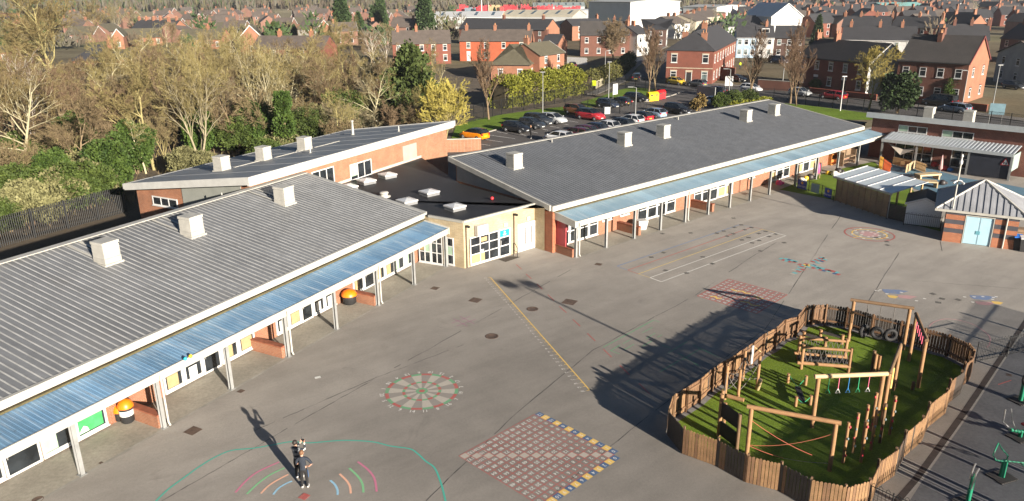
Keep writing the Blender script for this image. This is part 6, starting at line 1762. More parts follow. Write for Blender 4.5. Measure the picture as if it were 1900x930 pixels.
for iy in range(0, 30):
    for ix in range(0, 30):
        p = np.array([-140 + ix * sp_ + rt.uniform(-2.4, 2.4) + (iy % 2) * sp_ / 2, 22 + iy * sp_ * 0.9 + rt.uniform(-2.2, 2.2)])
        if not inside(p, wood_poly) or not in_view(*p) or any(np.linalg.norm(p - q) < 3.2 for q in FP): continue
        near = float((p - f0) @ FL.n) < 9
        qv = float((p - f0) @ FL.d)
        if near and 25 < qv < 72 and rt.random() < .6: continue
        if any(abs(p[0] * q[1] / p[1] - q[0]) < 4.2 and q[1] - 17 < p[1] < q[1] for q in FP): continue
        k = rt.choice([0, 0, 1, 2, 3, 3, 4, 5, 1]); s = rt.uniform(0.68, 1.08) * (0.72 if near else 1.0)
        if p[1] > 150: s *= 0.85
        PB[k].place('bare_tree', KINDS_B[k][0], 'tree', float(p[0]), float(p[1]), rt.uniform(0, 6.28), s, GRP, sz=s * rt.uniform(0.85, 1.12))
        cnt += 1
# undergrowth under the trees: brambles, one tangled mass
mb = MB(); r = random.Random(8)
tw = MB()
for _ in range(15000):
    p = np.array([r.uniform(-120, -5), r.uniform(22, 165)])
    if not inside(p, wood_poly) or not in_view(*p, z=1): continue
    a = r.uniform(0, 6.28); L = r.uniform(1.0, 3.2); d = Vector((math.cos(a) * 0.7, math.sin(a) * 0.7, r.uniform(0.5, 1.4))).normalized()
    q = Vector((*p, 0)); m_ = q + d * L * .6; e = m_ + Vector((d.x, d.y, -0.2)) * L * .5
    s = Vector((-d.y, d.x, 0)) * 0.05
    tw.add([q - s, m_ - s, e, m_ + s, q + s], [(0, 1, 3, 4), (1, 2, 3)], r.choice([0, 0, 1]))
tw.build('undergrowth', [T_BROWN, T_OLIVE], kind='stuff')

# feature trees of the wood
def at(px, py): q = G(px, py); return float(q[0]), float(q[1])
P_BIG.place('bare_tree', 'huge bare spreading tree rising above the house roofs at the meadow end of the wood', 'tree', *at(112, 172), 0.4, 1.22)
P_PALE.place('bare_tree', 'bare tree with fan of long pale limbs above the fence and the green bushes', 'tree', *at(372, 302), 1.0, 1.08)
P_PALE.place('bare_tree', 'bare pale branched tree behind the ivy covered trunk', 'tree', *at(500, 255), 2.6, 1.1)
PB[2].place('bare_tree', 'slim pale bare tree standing against dark laurel beside the hall roof corner', 'tree', *at(271, 322), 2.6, 0.55)
iv = MB(); iv.tube([(0, 0, 0), (0.1, 0, 4.0), (0.3, .1, 7.2)], [0.3, 0.2, 0.12], 7)
ivl = MB(); rr_ = random.Random(3)
def ivs(r):
    z = r.uniform(0.2, 7.4); a = r.uniform(0, 6.28); w = (1.25 - 0.09 * z) * r.uniform(0.6, 1.05) * (1 + 0.25 * math.sin(z * 2.1)); return (w * math.cos(a) + 0.02 * z, w * math.sin(a), z), (math.cos(a), math.sin(a), .2)
leaf_cloud(ivl, 5, 1900, ivs, 0.3)
Proto([('trunk', iv, B_BROWN), ('ivy', ivl, L_IVY)]).place('ivy_tree', 'dead trunk thickly wrapped in dark green ivy in the wood', 'tree', *at(532, 292))
for k, (px, py, s, lab) in enumerate(((700, 150, 0.85, 'white stemmed birch in front of the red terrace, with thin rusty twigs'), (717, 146, 0.95, 'taller white stemmed birch just beside the dark cypress'), (66, 268, 0.9, 'twin white birch stem at the meadow end of the wood'), (60, 262, 0.95, 'thin leaning birch beside its twin by the picture edge'))):
    P_BIRCH.place('birch_tree', lab, 'tree', *at(px, py), k * 1.7, s)
P_CON[2].place('conifer_tree', 'large ragged dark green cypress in front of the red terrace', 'tree', *at(766, 222), 0.6, 1.0)
P_WILLOW.place('willow_tree', 'bright yellow twigged willow by the car park corner and the hall gable', 'tree', *at(826, 266), 0.3, 1.02)
PB[3].place('bare_tree', 'low ochre bare tree between cypress and yellow willow', 'tree', *at(768, 262), 0.9, 0.62)
P_SLIM.place('bare_tree', 'narrow upright reddish bare tree on the grass verge, pale trunk', 'tree', *at(907, 222), 0.9, 0.98)
# evergreen bushes along the wood edge
for i, (px, py, k, s, lab) in enumerate(((110, 400, 0, 1.1, 'glossy laurel bush by the palisade, big and rounded'), (165, 386, 1, 1.2, 'laurel bush between the rounded laurel and the hall corner'), (218, 360, 3, 1.1, 'tall dark ivy green bush nearest the hall end window'), (60, 425, 2, 1.2, 'olive brown bush over the palisade at the picture edge'), (20, 430, 2, 1.0, 'pale olive bush at the very edge of the picture'), (255, 322, 3, 1.1, 'dark green bush behind the slim pale tree'),
        (440, 286, 1, 1.25, 'green bush beneath the fan of pale limbs, by the hall roof'), (590, 258, 2, 1.3, 'olive bush behind the hall roof between the vents'), (640, 242, 0, 1.35, 'bright green bush behind the hall flue pipe'), (690, 236, 2, 1.3, 'grey olive bush behind the hall roof ridge end'), (480, 280, 3, 1.2, 'ivy green bush at the foot of the ivy trunk'), (190, 300, 1, 1.1, 'yellow green bush deeper in the wood'), (735, 232, 2, 0.85, 'olive bush in front of the ragged cypress'), (620, 112, 0, 0.9, 'dark evergreen shrub in front of the far terrace'))):
    P_BUSH[k].place('bush', lab, 'bush', *at(px, py), i * 1.1, s)
for i, (px, py, k, s, lab) in enumerate(((216, 66, P_PALE, 1.3, 'tall pale limbed bare tree beyond the meadow beside the row of six chimneys'), (250, 62, P_PALE, 1.15, 'pale fan limbed bare tree next to the terrace with six chimneys'), (180, 70, P_BIG, .9, 'broad olive bare tree between huge spreading tree and pale limbed ones'), (40, 120, P_BIG, .62, 'bare tree hiding the orange house at the picture edge'), (620, 118, P_BIG, .62, 'bare bushy tree covering the terrace end beside the conifers'), (572, 122, PB[2], .95, 'bare tree before the half cream terrace'), (655, 116, PB[0], 1.0, 'bare tree between the half cream terrace and the birches'), (690, 128, PB[1], .9, 'brown bare tree behind the white birch stems'), (440, 118, PB[0], .95, 'bare tree before the steep barge board house'), (388, 112, PB[4], 1.0, 'grey bare tree before the moss brown bungalow row'), (320, 112, PB[1], 1.05, 'brown bare tree before the long brown bungalow roof'), (270, 116, PB[3], 1.0, 'olive bare tree beside the hip roofed house chimney'))): k.place('bare_tree', lab, 'tree', *at(px, py), i * .8, s)
rb = random.Random(12)
for i in range(46):
    u, v = rb.uniform(-8, 60), 33.5 + abs(rb.gauss(0, 1)) * 16
    x, y = P2(FL, u, v)
    if not in_view(x, y, 1) or not inside((x, y), wood_poly): continue
    k = rb.choice([0, 1, 2, 2, 3, 2]); P_BUSH[k].place('bush', ['dark laurel growing under the bare trees of the wood', 'low laurel growing under the bare trees of the wood', 'olive thicket growing under the bare trees of the wood', 'ivy green thicket under the bare trees of the wood'][k], 'bush', x, y, rb.uniform(0, 6), rb.uniform(.7, 1.3), 'bushes under the bare trees of the wood')
# conifers and garden trees among the houses
for i, (px, py, k, s, lab) in enumerate(((637, 78, 1, 1.28, 'tall dense conifer, left of a pair, rising over the far roofs'), (668, 76, 0, 0.85, 'lower dark conifer tucked beside the tall dense one'), (708, 66, 1, 1.15, 'dark conifer whose tip leaves the picture top'), (695, 62, 0, 0.95, 'bushy brownish conifer between two taller ones'), (790, 74, 1, 1.3, 'conifer behind the pale round bush near the red terrace'), (512, 82, 2, 0.75, 'broad round conifer between the gabled houses'), (548, 76, 0, 0.5, 'small dark conifer in front of the white framed house'))):
    P_CON[k].place('conifer_tree', lab.replace('left of a pair, ', ''), 'tree', *at(px, py), i * .9, s)
P_BUSH[2].place('bush', 'pale olive domed garden bush below the tall conifers', 'bush', *at(712, 82), 0.5, 2.1)
P_ROUND.place('bare_tree', 'round headed grey brown bare tree in front of the red brick houses by the lane', 'tree', *at(1137, 122), 0.2, 1.25)
for i, (px, py, s, lab) in enumerate(((1204, 170, 0.95, 'upright reddish street tree beside the yellow bin'), (1217, 168, 1.0, 'upright reddish street tree behind the red bins'), (1388, 188, 1.0, 'upright brown street tree behind the white parked car'), (1466, 192, 1.12, 'upright brown street tree by the terrace with the white gable'), (1478, 196, 0.85, 'thin upright street tree close to the silver car'))):
    P_SLIM.place('street_tree', lab, 'tree', *at(px, py), i * 2.1, s)
P_YROUND.place('bare_tree', 'golden twigged broad tree in front of the white gable wall', 'tree', *at(1612, 203), 1.2, 1.12)
P_HOLLY.place('evergreen_tree', 'dark dense evergreen tree beside the golden twigged tree', 'tree', *at(1664, 210), 0.2, 1.0)
P_BUSH[3].place('bush', 'slim green shrub in the front garden of the big gabled house', 'bush', *at(1766, 190), 0.2, 0.85)
P_BUSH[1].place('bush', 'rounded green bush in front of the terrace door', 'bush', *at(1513, 166), 0.7, 0.55)
P_SHRUB.place('bush', 'tan low shrub behind the long roof by the dark car', 'bush', *at(1296, 208), 0, 1.5)
for i, (px, py, s, lab) in enumerate(((1335, 203, 0.75, 'low yellow green shrub behind the roof beside the tan one'), (1360, 200, 0.8, 'low green shrub beside the white parked car nose'), (1390, 196, 0.75, 'low green shrub at the foot of the street tree'))): P_BUSH[1].place('bush', lab, 'bush', *at(px, py), i, s)
# lime green hedge along the lane, boundary hedges
def hedge(name, label, a, b, w, h, lm, n, size=0.26, seed=1):
    a, b = np.array(a), np.array(b); L = float(np.linalg.norm(b - a)); f = Fr(a, math.atan2(*(b - a)[::-1]))
    rg = random.Random(seed); ph = [rg.uniform(0, 6) for _ in range(4)]
    def s(r):
        u = r.uniform(0, L); t = r.uniform(-PI * .5, PI * 1.5); top = h * (1 + 0.10 * math.sin(u * 1.1 + ph[0]) + 0.07 * math.sin(u * 2.7 + ph[1])); ww = w * (1 + .15 * math.sin(u * 1.7 + ph[2]))
        q = r.uniform(0.8, 1.02); v = math.cos(t) * ww * q; z = top * 0.5 + math.copysign(abs(math.sin(t)) ** 0.6, math.sin(t)) * top * 0.5 * q
        p = f.p(u, v, max(0.05, z)); o = f.p(u, v + math.cos(t), z + math.sin(t)); return p, (o[0] - p[0], o[1] - p[1], o[2] - p[2])
    mb = MB(); leaf_cloud(mb, seed, n, s, size)
    core = MB(); core.hexa([f.p(0, -w * .7, 0), f.p(L, -w * .7, 0), f.p(L, w * .7, 0), f.p(0, w * .7, 0), f.p(0.2, -w * .5, h * .78), f.p(L - .2, -w * .5, h * .78), f.p(L - .2, w * .5, h * .78), f.p(0.2, w * .5, h * .78)])
    root = thing(name, label, 'hedge', (*a, 0)); mb.build('foliage', lm, root); core.build('trunk', mat('hedge_wood', (0.05, 0.04, 0.02), 0.9, 0.3), root); return root
def hb(px, py, tx, ty): return height_at(px, py, tx, ty)
hedge('hedge', 'tall yellow green clipped conifer hedge behind the black fence', G(926, 202), G(1072, 175), 2.0, 4.6, L_LIME, 9000, 0.34, 2)
hedge('hedge', 'tan green clipped hedge on top of the pale fence by the lane', G(1086, 166), G(1146, 143), 1.4, 2.9, leafmat('tan_hedge_leaf', (0.07, 0.075, 0.02), (0.13, 0.12, 0.035)), 3000, 0.3, 3)
hedge('hedge', 'dark green hedge further up the lane', G(1149, 140), G(1170, 122), 1.3, 3.0, L_DARK, 2200, 0.3, 4)
hedge('hedge', 'golden topped hedge among the far houses', G(415, 75), G(470, 72), 2.0, 5.2, leafmat('gold_hedge_leaf', (0.12, 0.13, 0.02), (0.26, 0.25, 0.04)), 2600, 0.6, 5)
hedge('hedge', 'low green clipped hedge behind the long roof end', G(1352, 204), G(1425, 193), 0.8, 1.0, L_LIME, 1500, 0.24, 6)
# black palisade behind the grey wing; black mesh fence beside the car park and street
palisade('palisade_fence', 'dark palisade fence between the wood and the grey roofed wing', [P2(FL, -20, 32.2), P2(FL, 26.5, 32.6)], 2.4, 0.16, 0.07, group=None)
def mesh_fence(name, label, pts, h=2.4, step=0.11, bay=2.6):
    root = thing(name, label, 'fence', (*pts[0], 0))
    for i in range(len(pts) - 1):
        a, b = np.array(pts[i]), np.array(pts[i + 1]); L = float(np.linalg.norm(b - a)); nb = max(1, round(L / bay)); f = Fr(a, math.atan2(*(b - a)[::-1]))
        for j in range(nb):
            u0, u1 = L * j / nb, L * (j + 1) / nb
            m = MB(); m.box(u0 - 0.04, u0 + 0.04, 0.02, 0.08, 0, h + 0.05, fr=f); m.build('post', M_BLACK, root)
            m = MB(); n = int((u1 - u0) / step)
            for k in range(n):
                u = u0 + (u1 - u0) * (k + .5) / n; m.add([f.p(u - .014, 0, 0.05), f.p(u + .014, 0, 0.05), f.p(u + .014, 0, h), f.p(u - .014, 0, h)], [(0, 1, 2, 3)])
            for z in (0.1, h * .5, h - .05): m.box(u0, u1, 0.003, 0.02, z, z + 0.035, fr=f)
            m.build('mesh_panel', M_BLACK, root)
    return root
mesh_fence('mesh_fence', 'black steel mesh fence along the car park verge and the hedge', [G(862, 230), G(931, 213), G(1047, 190), G(1110, 176), G(1160, 165), G(1236, 172)])
mesh_fence('mesh_fence', 'black steel mesh fence along the street frontage behind the long roof', [G(1340, 187), G(1400, 187), G(1470, 192), G(1570, 204), G(1700, 220), G(1910, 247)], 2.2)
mesh_fence('mesh_fence', 'low black mesh fence beside the brown and red cars', [G(1048, 206), G(1090, 207), G(1129, 211)], 1.9)
# ---------------------------------------------------------------- vehicles
M_TYRE = mat('tyre_rubber', (0.014, 0.014, 0.015), 0.85, 0.2); M_RIM = mat('wheel_alloy', (0.34, 0.35, 0.36), 0.35, 0.15, metal=0.6)
M_CGL = glassy('car_glass', (0.012, 0.015, 0.019), 0.04); M_LAMP = glassy('headlamp', (0.55, 0.57, 0.58), 0.1, 0.2); M_TAIL = mat('tail_lamp', lin('9b1420'), 0.25, 0.1); M_PLATE = mat('front_plate', (0.6, 0.6, 0.57), 0.5, 0.05); M_PLATEY = mat('rear_plate', lin('d9b83a'), 0.5, 0.05)
M_TRIMB = mat('black_trim', (0.02, 0.02, 0.021), 0.6, 0.15)
def carpaint(name, c):
    if name in MATS: return MATS[name]
    t = NT(name); c = lin(c) if isinstance(c, str) else c; t.color(t.ramp(t.noise(t.obj(), 1.5, 3), [(0.3, tuple(x * .9 for x in c)), (0.7, tuple(min(1, x * 1.08) for x in c))])); t.rough(0.28)
    t.b.inputs['Coat Weight'].default_value = 0.6; t.b.inputs['Coat Roughness'].default_value = 0.08; MATS[name] = t.m; return t.m
# side outlines: (x, hood/shoulder height) and roof curve, nose at +x
SHAPES = {'hatch': (4.0, 1.74, 1.48, [(-2.0, .62), (-1.96, .95), (-1.6, 1.0), (0.75, .98), (1.25, .93), (1.85, .72), (2.0, .55)], [(-1.93, .96), (-1.55, 1.42), (-0.3, 1.48), (0.25, 1.42), (1.12, .95)]),
          'suv': (4.45, 1.84, 1.66, [(-2.22, .7), (-2.2, 1.05), (-1.8, 1.12), (0.9, 1.1), (1.4, 1.06), (2.05, .88), (2.22, .6)], [(-2.16, 1.08), (-1.85, 1.58), (-0.4, 1.66), (0.3, 1.6), (1.2, 1.07)]),
          'estate': (4.5, 1.78, 1.5, [(-2.25, .6), (-2.22, .93), (-1.8, .98), (0.9, .96), (1.4, .92), (2.1, .72), (2.25, .52)], [(-2.18, .95), (-1.75, 1.42), (-0.3, 1.5), (0.35, 1.43), (1.2, .94)]),
          'van': (5.0, 1.95, 1.98, [(-2.5, .7), (-2.48, 1.15), (-2.0, 1.2), (1.3, 1.2), (1.7, 1.15), (2.35, .92), (2.5, .6)], [(-2.46, 1.18), (-2.38, 1.9), (-0.6, 1.98), (0.75, 1.94), (1.65, 1.17)])}
def lerp_(pts, x):
    if x <= pts[0][0]: return pts[0][1]
    for (a, b), (c, d) in zip(pts, pts[1:]):
        if x <= c: return b + (d - b) * (x - a) / (c - a)
    return pts[-1][1]
def car(label, cat, px, py, toward, paint_, shape='hatch', roofc=None, group=None, flip=False):
    """px, py: spot under the car; toward: a spot the nose points at"""
    q = G(px, py); t = G(*toward); an = math.atan2(*(t - q)[::-1]) + (PI if flip else 0)
    L, Wd, Hh, sh, rf = SHAPES[shape]; w = Wd / 2
    root = thing('parked_car' if shape != 'van' else 'parked_van', label, cat, (*q, 0), an, group)
    B = MB(); xs = [x for x, _ in sh]; xs = sorted(set(xs + [-1.2, -.6, 0, .4, 1.0])); rings = []
    for x in xs:
        e = abs(x) / (L / 2); ww = w * (1 - 0.16 * max(0, e - 0.72) / 0.28); top = lerp_(sh, x); zb = 0.22 + 0.10 * max(0, e - .85) / .15
        rings.append([(x, -ww * .92, zb), (x, -ww, .45), (x, -ww, top * .80), (x, -ww * .9, top), (x, ww * .9, top), (x, ww, top * .80), (x, ww, .45), (x, ww * .92, zb)])
    n = 8; pts = [p for r_ in rings for p in r_]
    fs = [(i * n + k, (i + 1) * n + k, (i + 1) * n + (k + 1) % n, i * n + (k + 1) % n) for i in range(len(rings) - 1) for k in range(n)]
    B.add(pts, fs, 0, True); B.add(rings[0], [tuple(range(n))[::-1]], 0); B.add(rings[-1], [tuple(range(n))], 0)
    B.build('body', paint_, root, local=True)
    g = MB(); rx = sorted(set([x for x, _ in rf] + [-.9, -.1])); rings = []
    for x in rx:
        z0 = lerp_(sh, x) - .03; z1 = lerp_(rf, x) - .035; k = (z1 - z0) / (Hh - 1)
        rings.append([(x, -w * .89, z0), (x, -w * (.89 - .17 * k), z1), (x, w * (.89 - .17 * k), z1), (x, w * .89, z0)])
    pts = [p for r_ in rings for p in r_]; g.add(pts, [(i * 4 + k, (i + 1) * 4 + k, (i + 1) * 4 + k + 1, i * 4 + k + 1) for i in range(len(rings) - 1) for k in range(3)], 0, False); g.build('window', M_CGL, root, local=True)
    r = MB(); tx = [x for x in rx if x >= rf[1][0] - .01 and x <= rf[-2][0] + .01]; rings = []
    for x in tx: z1 = lerp_(rf, x); rings.append([(x, -w * .73, z1 - .04), (x, -w * .66, z1), (x, 0, z1 + .025), (x, w * .66, z1), (x, w * .73, z1 - .04)])
    pts = [p for r_ in rings for p in r_]; r.add(pts, [(i * 5 + k, (i + 1) * 5 + k, (i + 1) * 5 + k + 1, i * 5 + k + 1) for i in range(len(rings) - 1) for k in range(4)], 0, True)
    mid = (rf[1][0] + rf[-2][0]) / 2 - .1                                       # pillars
    for x0, x1 in ((rf[0][0], rf[1][0]), (rf[-1][0], rf[-2][0]), (mid, mid)):
        for s in (-1, 1):
            z0, z1 = lerp_(sh, x0) - .01, lerp_(rf, x1); d = .05
            r.hexa([(x0 - d, s * w * .895, z0), (x0 + d, s * w * .895, z0), (x0 + d, s * w * .86, z0), (x0 - d, s * w * .86, z0), (x1 - d, s * w * .735, z1), (x1 + d, s * w * .735, z1), (x1 + d, s * w * .70, z1), (x1 - d, s * w * .70, z1)])
    r.build('roof', roofc or paint_, root, local=True)
    for x in (-L * .30, L * .315):
        for s in (-1, 1):
            m = MB(); m.lathe((0, 0, 0), [(.24, -.1), (.32, -.09), (.33, 0), (.32, .09), (.2, .1)], 14); m.xform(lambda a, b, c: (x + a, s * (w - .08) + c, .32 + b)); o = m.build('wheel', M_TYRE, root, local=True)
            m = MB(); m.lathe((0, 0, 0), [(.205, 0), (.2, .012), (.05, .02)], 10); m.xform(lambda a, b, c: (x + a, s * (w + .025 + c), .32 + b)); m.build('rim', M_RIM, o, local=True)
    for s in (-1, 1):
        z = lerp_(sh, L / 2 - .12) - .02
        m = MB(); m.hexa([(L / 2 - .30, s * w * .58, z - .1), (L / 2 - .02, s * w * .58, z - .12), (L / 2 - .12, s * w * .86, z - .1), (L / 2 - .36, s * w * .9, z - .08), (L / 2 - .32, s * w * .58, z + .055), (L / 2 - .10, s * w * .58, z - .01), (L / 2 - .18, s * w * .85, z + .02), (L / 2 - .42, s * w * .9, z + .06)]); m.build('headlight', M_LAMP, root, local=True)
        z = lerp_(sh, -L / 2 + .05) - .02
        m = MB(); m.box(-L / 2 - .015, -L / 2 + .2, min(s * w * .62, s * w * .87), max(s * w * .62, s * w * .87), z - .22, z); m.build('taillight', M_TAIL, root, local=True)
        m = MB(); x = rf[-1][0] - .12; m.ellip((x, s * (w + .08), 1.0 if shape != 'van' else 1.3), (.09, .11, .08), n=8, k=5); m.build('mirror', paint_, root, local=True)
    m = MB(); m.box(L / 2 - .02, L / 2 + .012, -.26, .26, .36, .47); m.build('number_plate', M_PLATE, root, local=True); m = MB(); m.box(-L / 2 - .015, -L / 2 + .02, -.26, .26, .55, .66); m.build('number_plate', M_PLATEY, root, local=True)
    m = MB(); m.box(L / 2 - .05, L / 2 + .004, -w * .5, w * .5, .24, .34); m.build('grille', M_TRIMB, root, local=True)
    return root
CP_ = {k: carpaint(k + '_car_paint', c) for k, c in (('amber', 'e0850c'), ('black', (0.012, 0.013, 0.016)), ('charcoal', (0.028, 0.032, 0.038)), ('navy', (0.018, 0.027, 0.05)), ('silver', (0.42, 0.44, 0.45)), ('bronze', (0.15, 0.062, 0.028)), ('red', (0.36, 0.022, 0.03)), ('white', (0.68, 0.69, 0.70)), ('maroon', (0.09, 0.016, 0.026)), ('blue', (0.03, 0.065, 0.15)), ('pale blue', (0.24, 0.31, 0.40)), ('yellow', (0.60, 0.42, 0.03)), ('grey', (0.085, 0.088, 0.09)))}
C_ = CP_.get
bay = lambda px, py: (px + 60, py + 8)
car('orange hatchback with black roof parked at the car park corner by the cone', 'car', 880, 258.5, (850, 254), C_('amber'), 'hatch', C_('black'))
car('black hatchback with bright headlamp beside the walking person', 'car', 958, 245, bay(958, 245), C_('black'), 'hatch')
car('dark grey small car between the black hatchback and the dark off-roader', 'car', 987, 238, bay(987, 238), C_('charcoal'), 'hatch')
car('dark off-roader beside the silver hatchback in the front car row', 'car', 999, 231.5, bay(999, 231.5), C_('charcoal'), 'suv')
car('silver hatchback at the lamp post end of the front car row', 'car', 1027, 228.5, bay(1027, 228.5), C_('silver'), 'hatch')
car('bronze brown crossover mostly hidden behind the red one', 'car', 1072, 213, (1132, 221), C_('bronze'), 'suv')
car('bright red crossover with dark windows by the low mesh fence', 'car', 1095, 222, (1155, 230), C_('red'), 'suv', C_('charcoal'))
car('dark blue hatchback behind the black mesh gate', 'car', 1128, 200, (1180, 207), C_('navy'), 'hatch')
car('black hatchback with red tail lamps and yellow plate behind the gate', 'car', 1151, 196, (1100, 188), C_('black'), 'hatch')
car('black estate car with pale nose below the yellow bin', 'car', 1181, 188, (1240, 195), C_('black'), 'estate')
for px, py, k, s, lab, fl in ((1036, 264, 'white', 'hatch', 'white car almost hidden behind the long roof edge, first of its row', 0), (1070, 257, 'maroon', 'estate', 'maroon car peeping over the long roof edge beside the white one', 0), (1082, 252, 'maroon', 'hatch', 'dark red car top just above the roof ridge, near the bottom of the row', 0), (1101, 247, 'navy', 'hatch', 'navy car top above the roof edge between dark red and white cars', 0), (1124, 243, 'white', 'hatch', 'white car showing its roof and rear glass above the long roof edge', 0), (1148, 238, 'black', 'estate', 'black low car between two white ones behind the roof', 0), (1170, 231, 'white', 'hatch', 'white car next to the black and red car behind the roof', 0), (1187, 225, 'red', 'hatch', 'dark topped red car with red tail behind the long roof', 0), (1212, 218, 'pale blue', 'hatch', 'pale blue hatchback with yellow plate behind the long roof', 0)):
    car(lab, 'car', px, py, (px - 52, py - 8), C_(k), s, C_('black') if 'topped' in lab else None)
car('black off-roader alone between the gate and the tan shrub', 'car', 1257, 211, (1330, 222), C_('black'), 'suv')
car('white hatchback parked at the roof ridge beside the drive', 'car', 1331, 196, (1400, 203), C_('white'), 'hatch')
for px, py, k, s, lab, tw_ in ((1255, 157, 'yellow', 'hatch', 'yellow hatchback outside the corner red brick house', (1330, 166)), (1293, 161, 'grey', 'hatch', 'grey hatchback below the black front door of the corner house', (1220, 153)), (1323, 177, 'navy', 'suv', 'dark blue off-roader waiting at the school gate', (1250, 172)), (1393, 170, 'white', 'hatch', 'white hatchback behind the upright street tree in the street', (1470, 178)), (1484, 178, 'silver', 'hatch', 'silver car beside the two slim street trees', (1560, 187)), (1545, 184, 'red', 'estate', 'red car in front of the terrace garden wall', (1470, 176)), (1742, 197, 'black', 'van', 'black van in front of the big gabled house', (1660, 187)), (1770, 208, 'pale blue', 'estate', 'pale blue silver car in the street before the black van', (1700, 199)), (1181, 150, 'charcoal', 'suv', 'dark off-roader with rear spare wheel on the side lane', (1200, 120)), (1368, 152, 'black', 'hatch', 'dark car in the yard behind the corner house', (1440, 160)), (1880, 165, 'charcoal', 'hatch', 'dark car in the side yard under the blue cover', (1960, 175)), (1062, 126, 'maroon', 'hatch', 'dark red car in the alley by the white fence', (1040, 110)), (1444, 118, 'navy', 'van', 'dark van parked by the pale garage behind the street trees', (1500, 122))):
    car(lab, 'van' if s == 'van' else 'car', px, py, tw_, C_(k), s)
# ---------------------------------------------------------------- houses of the town
WALLS = {k: mat(k + '_wall', c, 0.88, 0.2, 0.7, fine=0.25, rand=0.0) for k, c in (('red', (0.165, 0.055, 0.036)), ('brown', (0.135, 0.058, 0.040)), ('orange', (0.255, 0.115, 0.068)), ('paint', (0.33, 0.082, 0.036)), ('cream', (0.40, 0.35, 0.26)), ('white', (0.48, 0.48, 0.465)), ('blue', (0.30, 0.40, 0.50)), ('grey', (0.34, 0.33, 0.30)), ('dark', (0.085, 0.048, 0.038)), ('pink', (0.19, 0.10, 0.072)))}
ROOFS = {k: mat(k + '_roof_tile', c, 0.8, 0.3, 0.8, fine=0.45) for k, c in (('slate', (0.036, 0.036, 0.040)), ('tile', (0.098, 0.080, 0.068)), ('moss', (0.095, 0.085, 0.055)), ('clay', (0.17, 0.072, 0.045)), ('aged', (0.050, 0.045, 0.042)))}
M_POT = mat('clay_pot', (0.40, 0.20, 0.10), 0.8, 0.2)
